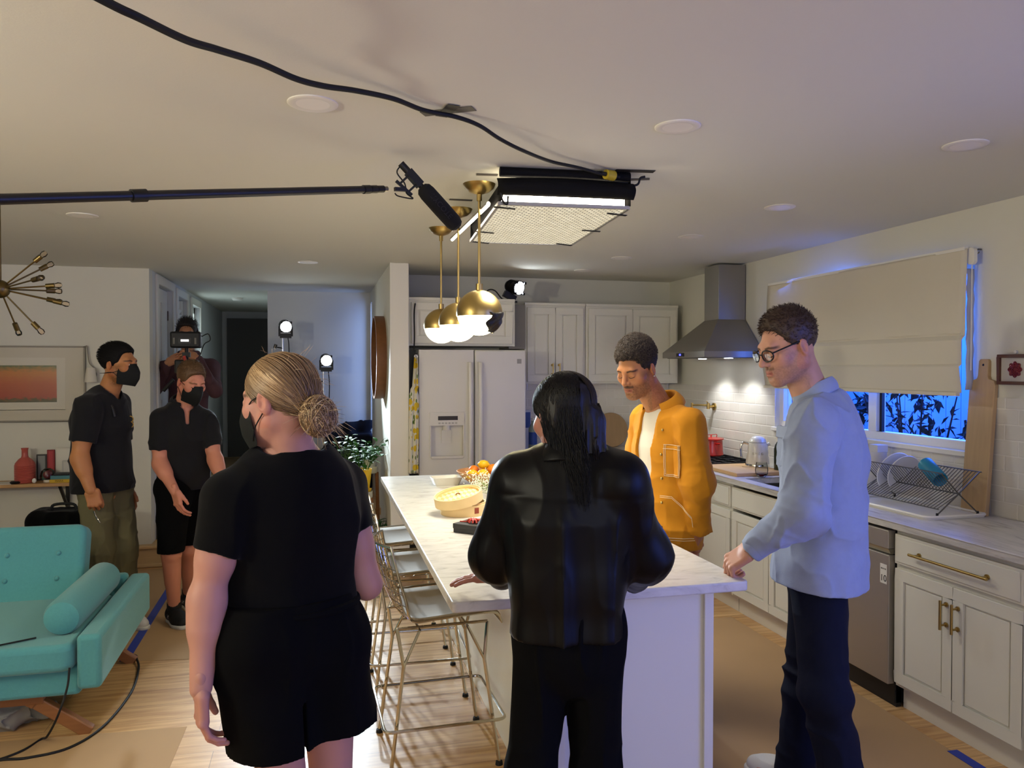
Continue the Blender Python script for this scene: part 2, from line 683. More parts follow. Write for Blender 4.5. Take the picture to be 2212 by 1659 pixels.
# cheap smooth 3-D value noise
_rng = np.random.RandomState(7)
_NT = _rng.rand(32, 32, 32).astype(np.float32)
def noise(X, s=1., seed=0):
    p = np.asarray(X) * s + seed * 7.31
    i = np.floor(p).astype(int)
    f = p - i
    f = f * f * (3 - 2 * f)
    r = 0
    for dx in (0, 1):
        for dy in (0, 1):
            for dz in (0, 1):
                w = (f[:, 0] if dx else 1 - f[:, 0]) * (f[:, 1] if dy else 1 - f[:, 1]) * (f[:, 2] if dz else 1 - f[:, 2])
                r = r + w * _NT[(i[:, 0] + dx) % 32, (i[:, 1] + dy) % 32, (i[:, 2] + dz) % 32]
    return r * 2 - 1
# ---------------------------------------------------------------- room shell
CEIL = 2.48
m_wall = mat('wall_paint', '#d7d4c6', .75, spec=.25, bump=.12, bscale=260)
m_hall = mat('hall_paint', '#cfd0cf', .75, spec=.25, bump=.12, bscale=260)
m_ceil = mat('ceiling_paint', '#dad9ce', .85, spec=.15, bump=.1, bscale=180)
m_trim = mat('trim_paint', '#e4e0d6', .4, spec=.4)
m_white = mat('cabinet_paint', '#dcd9cb', .38, spec=.45)
m_black = mat('black_plastic', '#0d0d0f', .45)
m_rubber = mat('black_rubber', '#0a0a0b', .7)
m_brass = mat('brass', '#b39a60', .34, 1.0)
m_steel = mat('steel', '#8d8a84', .32, 1.0, aniso=.4)
m_chrome = mat('chrome', '#d8d8d8', .08, 1.0)
m_wood = mat('oak', '#b98f5e', .5, var=.25, vscale=5, stretch=(1, 12, 12))

def floor_material():
    m = bpy.data.materials.new('plank_floor'); m.use_nodes = True
    nt = m.node_tree; N = nt.nodes.new; L = nt.links.new
    b = nt.nodes['Principled BSDF']
    tc = N('ShaderNodeTexCoord')
    br = N('ShaderNodeTexBrick')
    br.offset = .37
    br.inputs['Scale'].default_value = 1
    br.inputs['Mortar Size'].default_value = .0012
    br.inputs['Brick Width'].default_value = 1.22
    br.inputs['Row Height'].default_value = .185
    br.inputs['Color1'].default_value = (*lin('#c79d68'), 1)
    br.inputs['Color2'].default_value = (*lin('#d8b27e'), 1)
    br.inputs['Mortar'].default_value = (*lin('#7d5f3c'), 1)
    L(tc.outputs['Object'], br.inputs['Vector'])
    mp = N('ShaderNodeMapping'); mp.inputs['Scale'].default_value = (1.3, 16, 1)
    L(tc.outputs['Object'], mp.inputs['Vector'])
    n = N('ShaderNodeTexNoise'); n.inputs['Scale'].default_value = 2.2; n.inputs['Detail'].default_value = 6; n.inputs['Distortion'].default_value = .6
    L(mp.outputs[0], n.inputs['Vector'])
    cr = N('ShaderNodeValToRGB')
    cr.color_ramp.elements[0].position = .32; cr.color_ramp.elements[0].color = (*lin('#a87c48'), 1)
    cr.color_ramp.elements[1].position = .62; cr.color_ramp.elements[1].color = (1, 1, 1, 1)
    L(n.outputs['Fac'], cr.inputs[0])
    mx = N('ShaderNodeMix'); mx.data_type = 'RGBA'; mx.blend_type = 'MULTIPLY'; mx.inputs[0].default_value = .55
    L(br.outputs['Color'], mx.inputs[6]); L(cr.outputs[0], mx.inputs[7])
    L(mx.outputs[2], b.inputs['Base Color'])
    b.inputs['Roughness'].default_value = .38
    return m

def marble(name, scale, base='#d8d3cc', vein='#8d867d', amt=.5):
    m = bpy.data.materials.new(name); m.use_nodes = True
    nt = m.node_tree; N = nt.nodes.new; L = nt.links.new
    b = nt.nodes['Principled BSDF']
    tc = N('ShaderNodeTexCoord')
    mp = N('ShaderNodeMapping'); mp.inputs['Scale'].default_value = scale
    L(tc.outputs['Object'], mp.inputs['Vector'])
    n = N('ShaderNodeTexNoise'); n.inputs['Scale'].default_value = 3; n.inputs['Detail'].default_value = 9; n.inputs['Roughness'].default_value = .62; n.inputs['Distortion'].default_value = 1.4
    L(mp.outputs[0], n.inputs['Vector'])
    cr = N('ShaderNodeValToRGB')
    e = cr.color_ramp.elements
    e[0].position = .30; e[0].color = (*lin(vein), 1)
    e[1].position = .56; e[1].color = (*lin(base), 1)
    k = e.new(.42); k.color = (*[a * amt + c * (1 - amt) for a, c in zip(lin(vein), lin(base))], 1)
    L(n.outputs['Fac'], cr.inputs[0])
    L(cr.outputs[0], b.inputs['Base Color'])
    b.inputs['Roughness'].default_value = .26
    b.inputs['Specular IOR Level'].default_value = .35
    MATS[name] = m
    return m
m_marble = marble('marble_island', (2.2, 6, 6), '#d6d3cb', '#b0aba4', .30)
m_marble2 = marble('marble_counter', (6, 1.1, 9), '#d3cfc8', '#a39e97', .30)

def tile_material():
    m = bpy.data.materials.new('subway_tile'); m.use_nodes = True
    nt = m.node_tree; N = nt.nodes.new; L = nt.links.new
    b = nt.nodes['Principled BSDF']
    tc = N('ShaderNodeTexCoord')
    br = N('ShaderNodeTexBrick')
    br.inputs['Scale'].default_value = 1
    br.inputs['Brick Width'].default_value = .155
    br.inputs['Row Height'].default_value = .0765
    br.inputs['Mortar Size'].default_value = .0022
    br.inputs['Mortar Smooth'].default_value = .1
    br.inputs['Color1'].default_value = (*lin('#dcd7cc'), 1)
    br.inputs['Color2'].default_value = (*lin('#d5d0c4'), 1)
    br.inputs['Mortar'].default_value = (*lin('#eae6dc'), 1)
    L(tc.outputs['UV'], br.inputs['Vector'])
    L(br.outputs['Color'], b.inputs['Base Color'])
    nz = N('ShaderNodeTexNoise'); nz.inputs['Scale'].default_value = 9
    L(tc.outputs['UV'], nz.inputs['Vector'])
    br2 = N('ShaderNodeTexBrick')
    for k, v in (('Scale', 1), ('Brick Width', .155), ('Row Height', .0765), ('Mortar Size', .007), ('Mortar Smooth', 1)):
        br2.inputs[k].default_value = v
    L(tc.outputs['UV'], br2.inputs['Vector'])
    ma = N('ShaderNodeMath'); ma.operation = 'MULTIPLY_ADD'; ma.inputs[1].default_value = -1
    L(br2.outputs['Fac'], ma.inputs[0]); L(nz.outputs['Fac'], ma.inputs[2])
    bp = N('ShaderNodeBump'); bp.inputs['Strength'].default_value = .35; bp.inputs['Distance'].default_value = .004
    L(ma.outputs[0], bp.inputs['Height'])
    L(bp.outputs['Normal'], b.inputs['Normal'])
    b.inputs['Roughness'].default_value = .12
    return m
m_tile = tile_material()
m_floor = floor_material()

def struct(name, b, m, **k):
    return tag(b.build(name, m, smooth=False, **k), kind='structure')

def wall_with_holes(axis, p0, p1, a0, a1, z0, z1, holes):
    """wall slab between p0 and p1 on `axis`, spanning a0..a1 on the other; holes (a, b, z, z)"""
    b = MB()
    As = sorted({a0, a1, *[h[0] for h in holes], *[h[1] for h in holes]})
    Zs = sorted({z0, z1, *[min(h[2], z1) for h in holes], *[min(h[3], z1) for h in holes]})
    for i in range(len(As) - 1):
        for j in range(len(Zs) - 1):
            ca, cz = (As[i] + As[i + 1]) / 2, (Zs[j] + Zs[j + 1]) / 2
            if any(h[0] < ca < h[1] and h[2] < cz < h[3] for h in holes): continue
            if axis == 'x': b.box(p0, p1, As[i], As[i + 1], Zs[j], Zs[j + 1])
            else: b.box(As[i], As[i + 1], p0, p1, Zs[j], Zs[j + 1])
    return b

XR, YB, YA = 3.28, 6.88, 6.98
HF = .36   # hallway floor height
struct('floor', MB().box(-3.9, 3.40, -2.7, 7.15, -.1, 0), m_floor)
struct('floor_hall', MB().box(-1.37, .545, 7.20, 11.95, HF - .06, HF), m_floor)
struct('ceiling', MB().box(-3.9, 3.40, -2.7, 12.05, CEIL, CEIL + .1), m_ceil)
struct('wall_back', MB().box(.68, XR + .12, YB, YB + .12, 0, CEIL), m_wall)
WIN = (3.30, 5.08, 1.215, 2.20)
SWIN = (-.95, 1.25, .45, 2.2)
struct('wall_right', wall_with_holes('x', XR, XR + .12, -2.7, YB, 0, CEIL, [WIN, SWIN]), m_wall)
struct('wall_left', MB().box(-3.9, -3.8, -2.7, YA, 0, CEIL), m_wall)
FILLWIN = (-1.45, 2.05, .72, 2.28)  # opening added behind the camera for the rear fill light
struct('wall_front', wall_with_holes('y', -2.7, -2.6, -3.9, 3.40, 0, CEIL, [FILLWIN]), m_wall)
b = MB()
for x in (-1.45, .30, 2.0): b.box(x, x + .05, -2.68, -2.62, FILLWIN[2], FILLWIN[3])
b.box(-1.45, 2.05, -2.68, -2.62, FILLWIN[2], FILLWIN[2] + .05).box(-1.45, 2.05, -2.68, -2.62, FILLWIN[3] - .05, FILLWIN[3])
struct('fill_window', b, m_trim)  # invented frame around the rear fill light, never in view
struct('wall_art', MB().box(-3.9, -1.37, YA, YA + .13, 0, CEIL), m_wall)
NWIN = (8.36, 8.60, .92, 2.36)
struct('wall_divider', wall_with_holes('x', .545, .68, 6.15, 8.77, 0, CEIL, [NWIN]), m_wall)
struct('wall_passage', MB().box(-.534, .68, 8.65, 8.77, 0, CEIL), m_hall)
struct('wall_hall_right', MB().box(-.534, -.42, 8.77, 11.95, 0, CEIL), m_hall)
struct('wall_hall_end', MB().box(-1.49, -.42, 11.95, 12.05, 0, CEIL), m_hall)
HWIN = (9.15, 9.75, HF, 2.36)
HD1 = (7.30, 8.02, HF, 2.39)
HD2 = (8.28, 8.85, HF, 2.37)
struct('wall_hall_left', wall_with_holes('x', -1.49, -1.37, 7.11, 12.05, 0, CEIL, [HWIN, HD1, HD2]), m_hall)
struct('wall_platform', MB().box(-1.37, .545, 7.19, 7.20, 0, HF - .06), m_trim)

# wall tiles
def tile_slab(name, axis, p, a0, a1, z0, z1, sgn, holes=()):
    b = wall_with_holes(axis, min(p, p + .008 * sgn), max(p, p + .008 * sgn), a0, a1, z0, z1, list(holes))
    o = b.build(name, m_tile, smooth=False)
    me = o.data
    uv = me.uv_layers.new(name='UVMap')
    for lp in me.loops:
        v = me.vertices[lp.vertex_index].co
        uv.data[lp.index].uv = ((v.y if axis == 'x' else v.x), v.z - .915)
    return tag(o, kind='structure')
tile_slab('wall_tile_right', 'x', XR, 1.4, YB - .01, .915, 1.505, -1, [(WIN[0], WIN[1], WIN[2], 9)])
tile_slab('wall_tile_back', 'y', YB, 1.66, XR - .01, .915, 1.525, -1)

# kitchen window
def window(name, x, win, mull, frame=.05, depth=.07):
    y0, y1, z0, z1 = win
    t = MB()
    t.box(x, x + depth, y0, y1, z0, z0 + frame); t.box(x, x + depth, y0, y1, z1 - frame, z1)
    t.box(x, x + depth, y0, y0 + frame, z0 + frame, z1 - frame); t.box(x, x + depth, y1 - frame, y1, z0 + frame, z1 - frame)
    for y in mull:
        t.box(x, x + depth, y - .035, y + .035, z0 + frame, z1 - frame)
    o = tag(t.build(name, m_trim, smooth=False, bevel=.003), kind='structure')
    g = MB()
    ys = [y0 + frame] + list(mull) + [y1 - frame]
    for i in range(len(ys) - 1):
        g.box(x + depth * .5, x + depth * .5 + .005, ys[i] + (.03 if i else 0), ys[i + 1] - (.03 if i < len(ys) - 2 else 0), z0 + frame, z1 - frame)
    g.build('glass', glassmat('window_glass'), o, smooth=False)
    return o
w = window('window_1', XR + .03, WIN, [4.09])
s = MB().box(XR - .03, XR + .03, WIN[0] - .02, WIN[1] + .02, WIN[2] - .025, WIN[2] + .004)
s.build('sill', m_trim, w, smooth=False, bevel=.004)
MB().box(XR + .055, XR + .075, 4.035, 4.062, WIN[2] + .05, WIN[3] - .05).build('gasket', m_black, w, smooth=False)
window('window_2', XR + .03, SWIN, [.15])
window('window_3', .60, NWIN, [], frame=.02, depth=.03)

# outside the kitchen window: a fence with bushes in blue light
m_fence = mat('fence_paint', '#b9bdc8', .8)
m_leaf_dark = mat('bush_leaf', '#1d2a22', .7)
f = MB()
for i in range(46):
    f.box(4.9, 4.93, 1.0 + i * .15, 1.145 + i * .15, 0, 2.6)
tag(f.build('exterior_fence', m_fence, smooth=False), 'pale plank fence seen outside the kitchen window', 'fence')
tag(MB().box(3.42, 5.2, .5, 8.2, -.1, .0).build('ground_outside', mat('soil', '#5b4f45', .9), smooth=False), kind='structure')
lamp('yard_blue_flood', 'AREA', (3.75, 5.9, 2.5), (4.9, 4.4, 1.4), 75, (.015, .11, 1.0), .5, .5)
def bush(loc, h, w, label, seed, n=420):
    rnd = random.Random(seed)
    root = empty('garden_bush', loc, 0, label, 'bush', 'bushes outside the kitchen window')
    b = MB()
    for i in range(5):
        x, y = rnd.uniform(-.06, .06), rnd.uniform(-.08, .08)
        b.tube([(x, y, 0), (x * 2.4, y * 3, h * .5), (x * 4, y * 5, h * .85)], [.016, .012, .005], 6)
    b.build('stem', mat('bark', '#3a2c22', .9), root)
    lf = MB()
    for i in range(n):
        t = rnd.random()
        r = w * (.35 + .65 * math.sin(PI * min(1, .15 + t * .8))) * math.sqrt(rnd.random())
        a = rnd.uniform(0, 2 * PI)
        c = Vector((r * math.cos(a) * .7, r * math.sin(a), h * (.12 + .88 * t)))
        R = rotm(rnd.uniform(-1.2, 1.2), rnd.uniform(-1.2, 1.2), rnd.uniform(0, 6.3))
        s = rnd.uniform(.03, .075)
        lf.add([c + R @ Vector(p) for p in ((-s, 0, 0), (0, -s * .35, .006), (s, 0, 0), (0, s * .35, .006))], [(0, 1, 2, 3)])
    lf.build('foliage', m_leaf_dark, root, smooth=False, fix=False)
    return root
bush((4.42, 5.0, 0), 1.70, .42, 'tall dark bush in the middle of the window view', 3, 520)
bush((4.42, 4.30, 0), 1.50, .26, 'low dark bush beside the near end of the window', 5)
bush((4.55, 5.70, 0), 1.40, .26, 'dark bush behind the far sash of the window', 9)

# steps up to the hallway
st = MB()
st.box(-1.47, -.45, 6.93, 7.19, 0, .155); st.box(-1.36, -.45, 7.16, 7.20, .155, .335)
o = tag(st.build('stair_steps', mat('stair_oak', '#c8a878', .5, var=.12, vscale=4, stretch=(2, 14, 14)), smooth=False, bevel=.003), 'pale oak step unit leading up to the hallway', 'stairs')
for (x0, y0, y1, z) in ((-1.50, 6.90, 7.17, .155), (-1.365, 7.15, 7.24, .333)):
    MB().box(x0, -.45, y0, y1, z, z + .027).build('tread', MATS['stair_oak'], o, smooth=False, bevel=.008)
MB().box(-1.50, -.45, 6.905, 6.93, 0, .035).build('base_moulding', MATS['stair_oak'], o, smooth=False, bevel=.01)
tag(MB().box(-1.13, -1.08, 6.886, 6.898, .150, .184).build('tape_patch', mat('red_tape', '#b5331c', .6), smooth=False), 'small red tape mark on the edge of the lower oak step', 'tape')

# baseboards, hall doors
struct('baseboard_art', MB().box(-3.8, -1.37, YA - .014, YA, 0, .10), m_trim, bevel=.004)
struct('baseboard_passage', MB().box(-.534, .545, 8.636, 8.65, HF, HF + .10), m_trim)
struct('baseboard_divider', MB().box(.533, .545, 6.15, 7.19, 0, .10), m_trim)
struct('trim_1', MB().box(.54, .685, 6.13, 6.15, 0, CEIL).box(.68, .69, 6.14, 6.16, 0, CEIL), m_trim, bevel=.003)
for n, (y0, y1, z0, z1) in (('trim_2', HD1), ('trim_3', HD2), ('trim_4', HWIN)):
    b = MB()
    b.box(-1.37, -1.352, y0 - .075, y0, z0, z1 + .075); b.box(-1.37, -1.352, y1, y1 + .075, z0, z1 + .075); b.box(-1.37, -1.352, y0, y1, z1, z1 + .075)
    struct(n, b, m_trim, bevel=.004)
d = tag(MB().box(-1.455, -1.415, HD1[0] + .004, HD1[1] - .004, HF + .01, HD1[3] - .006).build('door_1', m_trim, smooth=False, bevel=.002), kind='structure')
pb = MB()
for (a, b_, c, e) in ((.10, .34, 1.15, 1.90), (.40, .63, 1.15, 1.90), (.10, .34, .15, 1.0), (.40, .63, .15, 1.0)):
    pb.box(-1.417, -1.408, HD1[0] + a, HD1[0] + b_, HF + c, HF + e)
pb.build('door_panel', m_trim, d, smooth=False, bevel=.006)
MB().cyl((-1.415, HD1[1] - .07, HF + .95), (-1.37, HD1[1] - .07, HF + .95), .012).ball((-1.355, HD1[1] - .07, HF + .95), .027).build('door_knob', m_steel, d)
for z in (.35, 1.75):
    MB().box(-1.418, -1.405, HD1[1] - .012, HD1[1] + .002, HF + z, HF + z + .09).build('hinge', mat('old_hinge', '#6b5a56', .5, .6), d, smooth=False)
d2 = tag(MB().box(-1.455, -1.43, HD2[0] + .004, HD2[1] - .004, HF + .01, HD2[3] - .006).build('door_2', m_trim, smooth=False), kind='structure')
lv = MB()
for i in range(34):
    z = HF + .10 + i * .054
    lv.obox((-1.42, (HD2[0] + HD2[1]) / 2, z), (.004, .20, .026), rotm(0, .6, 0))
lv.build('louver_panel', m_trim, d2, smooth=False)
MB().box(-1.43, -1.405, HD2[0] + .01, HD2[0] + .07, HF + .01, 2.36).box(-1.43, -1.405, HD2[1] - .07, HD2[1] - .01, HF + .01, 2.36).build('stile', m_trim, d2, smooth=False)
# bright glazed door in the hall
hw = tag(MB().box(-1.47, -1.42, HWIN[0], HWIN[0] + .07, HF, HWIN[3]).box(-1.47, -1.42, HWIN[1] - .07, HWIN[1], HF, HWIN[3])
         .box(-1.47, -1.42, HWIN[0], HWIN[1], HWIN[3] - .07, HWIN[3]).box(-1.47, -1.42, HWIN[0], HWIN[1], HF, HF + .3)
         .build('window_4', m_trim, smooth=False), kind='structure')
MB().box(-1.448, -1.442, HWIN[0] + .07, HWIN[1] - .07, HF + .3, HWIN[3] - .07).build('lit_glass', emis('day_glow', '#cfe6ee', 1.1), hw, smooth=False)
struct('door_3', MB().box(-1.30, -.60, 11.91, 11.95, HF, 2.38), mat('dark_door', '#5d5a56', .6))

# recessed ceiling lights
def downlight(x, y, label):
    r = empty('recessed_light', (x, y, CEIL), 0, label, 'ceiling light', 'recessed ceiling lights')
    MB().lathe([(.052, -.001), (.052, -.004), (.072, -.006), (.078, -.003), (.078, 0)], n=36).build('trim_ring', m_trim, r)
    MB().lathe([(.052, -.004), (.048, -.002), (.040, -.001), (.0, -.0008)], n=36).build('lens', mat('lens_frost', '#efeae0', .35), r)
    return r
for x, y, l in ((-.016, 2.515, 'round recessed ceiling light above the long black cable, nearest the camera'),
                (1.196, 2.452, 'round recessed ceiling light just in front of the film light panel'),
                (2.331, 2.395, 'round recessed ceiling light near the right edge, over the dishwasher side'),
                (-1.242, 4.644, 'round recessed ceiling light below the microphone pole at the left'),
                (2.299, 3.539, 'second recessed ceiling light in the row along the window wall'),
                (2.271, 4.466, 'third recessed ceiling light in the row along the window wall'),
                (2.205, 5.447, 'fourth recessed ceiling light in the row, in front of the range hood'),
                (-.083, 6.251, 'small recessed ceiling light at the mouth of the passage'),
                (2.17, 6.217, 'farthest recessed ceiling light, close to the upper cabinets')):
    downlight(x, y, l)
sd = empty('smoke_detector', (-.93, 9.6, CEIL), 0, 'round white smoke detector on the hallway ceiling', 'smoke detector')
MB().lathe([(.0, -.035), (.045, -.034), (.062, -.02), (.065, 0)], n=28).build('housing', m_trim, sd)
# ---------------------------------------------------------------- kitchen
def shaker(b, axis, p, out, a0, a1, z0, z1, t=.02, st=.055):
    """panelled door on the plane `axis`=p; out is the sign of the room side"""
    q = p + out * t
    def bb(u0, u1, v0, v1, d0, d1):
        d0, d1 = min(d0, d1), max(d0, d1)
        if axis == 'x': b.box(d0, d1, u0, u1, v0, v1)
        else: b.box(u0, u1, d0, d1, v0, v1)
    bb(a0, a1, z0, z0 + st, p, q); bb(a0, a1, z1 - st, z1, p, q)
    bb(a0, a0 + st, z0 + st, z1 - st, p, q); bb(a1 - st, a1, z0 + st, z1 - st, p, q)
    bb(a0 + st, a1 - st, z0 + st, z1 - st, p, p + out * t * .45)
    bb(a0 + st + .010, a1 - st - .010, z0 + st + .010, z1 - st - .010, p, p + out * t * .72)
    return b

def pull(a, b, out, r=.006, parent=None, over=.02, name='handle'):
    """bar pull between posts at a and b, standing off along out"""
    a = Vector(a); b = Vector(b); o = Vector(out)
    d = (b - a).normalized()
    m = MB()
    m.cyl(a + o * .035 - d * over, b + o * .035 + d * over, r, n=12)
    for p in (a, b):
        m.cyl(p, p + o * .035, r * .8, n=10)
        m.cyl(p, p + o * .006, r * 1.8, n=12)
    return m.build(name, m_brass, parent)

# ---- island
il = empty('kitchen_island', (.92, 3.84, 0), 0, 'white kitchen island cabinet under the long marble top', 'island')
def ipart(b, name, m=m_white, **k):
    for i, v in enumerate(b.v): b.v[i] = (v[0] - .92, v[1] - 3.84, v[2])
    return b.build(name, m, il, smooth=False, **k)
ipart(MB().box(.78, 1.335, 2.48, 5.20, .0, .878), 'body', bevel=.002)
ipart(MB().box(.765, .80, 2.465, 2.50, 0, .878), 'corner_trim', bevel=.002)
ipart(MB().box(1.315, 1.35, 2.465, 2.50, 0, .878), 'corner_trim', bevel=.002)
ipart(MB().box(.768, .78, 5.10, 5.21, 0, .878), 'side_trim', bevel=.002)
b = MB()
for i in range(4):
    y0 = 2.56 + i * .655
    shaker(b, 'x', 1.335, 1, y0, y0 + .64, .12, .86)
ipart(b, 'door_panel', bevel=.002)
tag(MB().prism(rrect(1.04, 2.92, .018, 4, .92, 3.8435), 'z', .880, .915).build('marble_worktop', m_marble, smooth=True, bevel=.006, seg=3), 'long white marble worktop of the island with rounded edges', 'worktop')

# ---- right run of cabinets
def base_cabinet(y0, y1, label, drawer=True, doors=2, pulls=True, big=False, knob=False, top=.874):
    c = empty('base_cabinet', (2.69, (y0 + y1) / 2, 0), 0, label, 'cabinet', 'base cabinets along the window wall')
    yc = (y0 + y1) / 2
    def P(b, name, m=m_white, parent=c, **k):
        for i, v in enumerate(b.v): b.v[i] = (v[0] - 2.69, v[1] - yc, v[2])
        return b.build(name, m, parent, smooth=False, **k)
    P(MB().box(2.71, 3.26, y0 + .001, y1 - .001, .115, top), 'body')
    P(MB().box(2.755, 2.775, y0 + .001, y1 - .001, 0, .115), 'toe_kick')
    zt = .855
    if drawer:
        b = MB().box(2.69, 2.71, y0 + .008, y1 - .008, .712, zt).box(2.684, 2.69, y0 + .022, y1 - .022, .724, zt - .012)
        d = P(b, 'drawer', bevel=.003)
        if big:
            pull(Vector((-.006, (y1 - y0) * .26, .785 - 0)), Vector((-.006, -(y1 - y0) * .26, .785)), (-1, 0, 0), .0065, d, .03)
        elif knob:
            MB().cyl((-.006, 0, .785), (-.03, 0, .785), .006, n=10).ball((-.034, 0, .785), .013, 12, 8).build('knob', m_brass, d)
        zt = .690
    w = (y1 - y0 - .016) / doors
    for i in range(doors):
        a = y0 + .008 + i * w
        d = P(shaker(MB(), 'x', 2.71, -1, a + .002, a + w - .002, .135, zt), 'door', bevel=.0025)
        if pulls:
            hy = (a + w - .032 if i == 0 else a + .032) if doors == 2 else a + .035
            pull(Vector((-.0, hy - yc, .605)), Vector((-.0, hy - yc, .515)), (-1, 0, 0), .006, d)
    return c
base_cabinet(1.735, 2.440, 'white base cabinet cut by the right edge, nearest the camera')
base_cabinet(2.445, 3.165, 'white base cabinet with long brass drawer pull and two doors beside the dishwasher', big=True)
base_cabinet(3.785, 4.685, 'white sink cabinet with two doors under the steel sink', pulls=False, top=.66)
base_cabinet(4.690, 5.215, 'narrow white base cabinet with brass knob behind the mustard jacket', doors=1, pulls=False, knob=True)

# dishwasher
dw = empty('dishwasher', (2.69, 3.475, 0), 0, 'stainless steel dishwasher between the white base cabinets', 'dishwasher')
m_dw = mat('dishwasher_steel', '#b3aca0', .48, .85)
MB().box(.02, .57, -.302, .302, .02, .868).build('body', m_black, dw, smooth=False)
MB().box(-.018, .02, -.300, .300, .115, .745).build('door', m_dw, dw, smooth=False, bevel=.004)
cp = MB().box(-.024, .02, -.300, .300, .775, .866).build('control_panel', m_dw, dw, smooth=False, bevel=.004)
MB().prism([(-.022, .775), (-.006, .750), (.02, .750), (.02, .775)], 'y', -.3, .3).build('handle_recess', mat('steel_lip', '#b5b0a4', .3, 1.0), dw, smooth=False)
RX = Matrix(((0, 0, -1), (-1, 0, 0), (0, 1, 0)))   # text facing -X, reading along -Y
text('logo', 'LG', .018, mat('logo_grey', '#4a4a4a', .5), Vector((-.0245, .03, .82)), RX, cp)
MB().box(.03, .06, -.302, .302, .0, .115).build('kick_plate', m_black, dw, smooth=False)
stk = MB().box(-.0188, -.018, -.288, -.242, .600, .695).build('sticker', mat('sticker_white', '#d9d6cf', .6), dw, smooth=False)
text('sticker_number', '10', .045, m_black, Vector((-.0192, -.265, .625)), RX, stk, .0003)
text('sticker_lettering', 'MOTOR', .010, m_black, Vector((-.0192, -.265, .672)), RX, stk, .0003)

# range
rg = empty('gas_range', (2.675, 5.60, 0), 0, 'gas range with black cast grates under the steel hood', 'range')
MB().box(.02, .58, -.378, .378, .02, .90).build('body', m_dw, rg, smooth=False)
MB().box(-.02, .02, -.37, .37, .16, .74).build('oven_door', m_dw, rg, smooth=False, bevel=.004)
MB().box(.0, .59, -.38, .38, .895, .915).build('cooktop', mat('range_black', '#101012', .3), rg, smooth=False, bevel=.003)
g = MB()
for y in (-.36, -.24, -.12, 0, .12, .24, .36):
    g.box(.06, .56, y - .006, y + .006, .93, .942)
for x in (.06, .22, .31, .40, .56):
    g.box(x - .006, x + .006, -.36, .36, .93, .942)
for x in (.06, .56):
    for y in (-.36, -.12, .12, .36): g.box(x - .008, x + .008, y - .008, y + .008, .915, .932)
g.build('grate', mat('cast_iron', '#151515', .6, .3), rg, smooth=False)
for y in (-.28, -.14, 0, .14, .28):
    MB().cyl((-.02, y, .82), (-.055, y, .82), .02, .017).build('knob', m_steel, rg)

# worktops on the right and the back
def slab_hole():
    b = MB()
    x0, x1, y0, y1 = 2.665, 3.272, 1.70, 5.215
    sx0, sx1, sy0, sy1 = 2.76, 3.16, 3.88, 4.62
    for a, c, d, e in ((x0, x1, y0, sy0), (x0, x1, sy1, y1), (x0, sx0, sy0, sy1), (sx1, x1, sy0, sy1)):
        b.box(a, c, d, e, .878, .915)
    return b
tag(slab_hole().build('counter_worktop', m_marble2, smooth=False, bevel=.005), 'marble worktop running along the window wall around the sink', 'worktop')
b = MB().box(2.665, 3.272, 5.985, 6.872, .878, .915).box(1.70, 2.665, 6.245, 6.872, .878, .915)
tag(b.build('counter_worktop', m_marble2, smooth=False), 'marble worktop in the far corner under the upper cabinets', 'worktop')
sk = empty('sink', (2.96, 4.25, .915), 0, 'stainless undermount sink in the marble counter', 'sink')
b = MB()
for a, c, d, e in ((-.21, -.20, -.38, .38), (.20, .21, -.38, .38), (-.21, .21, -.38, -.37), (-.21, .21, .37, .38)): b.box(a, c, d, e, -.22, -.038)
b.box(-.21, .21, -.38, .38, -.23, -.22)
b.build('basin', m_steel, sk, smooth=False)
MB().cyl((0, 0, -.219), (0, 0, -.215), .04).build('drain', m_chrome, sk)
for (x0, x1, y0, y1, ax, lab) in ((2.70, 3.27, 5.99, 6.87, 'x', 'white corner base cabinet beyond the range'), (1.70, 2.65, 6.27, 6.87, 'y', 'white base cabinet under the back worktop beside the fridge')):
    c = empty('base_cabinet', ((x0 + x1) / 2, (y0 + y1) / 2, 0), 0, lab, 'cabinet')
    cx, cy = (x0 + x1) / 2, (y0 + y1) / 2
    MB().box(x0 - cx + .02, x1 - cx, y0 - cy + .02, y1 - cy, .0, .876).build('body', m_white, c, smooth=False)
    b = MB()
    if ax == 'y':
        for i in range(2): shaker(b, 'y', y0 - cy + .02, -1, -.46 + i * .465, -.005 + i * .465, .13, .85)
    else: shaker(b, 'x', x0 - cx + .02, -1, -.42, -.18, .13, .85)
    b.build('door', m_white, c, smooth=False)

# upper cabinets
def wall_cabinet(x0, x1, yf, z0, z1, split, label, pulls=True, doors=2):
    c = empty('wall_cabinet', ((x0 + x1) / 2, yf, z0), 0, label, 'cabinet', 'white wall cabinets above the back worktop')
    cx = (x0 + x1) / 2
    MB().box(x0 - cx, x1 - cx, .02, YB - .012 - yf, 0, z1 - z0).build('body', m_white, c, smooth=False)
    MB().box(x0 - cx, x1 - cx, .008, .05, z1 - z0, z1 - z0 + .022).build('crown_strip', m_white, c, smooth=False, bevel=.003)
    xs = [x0 + .02, split, x1 - .02] if doors == 2 else [x0 + .02, x1 - .02]
    for i in range(doors):
        a, e = xs[i] + .003 - cx, xs[i + 1] - .003 - cx
        d = shaker(MB(), 'y', .02, -1, a, e, .018, z1 - z0 - .02, .02, .06).build('door', m_white, c, smooth=False, bevel=.0025)
        if pulls:
            hx = e - .028 if i == 0 else a + .028
            pull((hx, 0, .085), (hx, 0, .165), (0, -1, 0), .006, d, .015)
    return c
wall_cabinet(1.742, 2.300, 6.52, 1.515, 2.205, 2.019, 'white two-door wall cabinet with brass pulls next to the fridge')
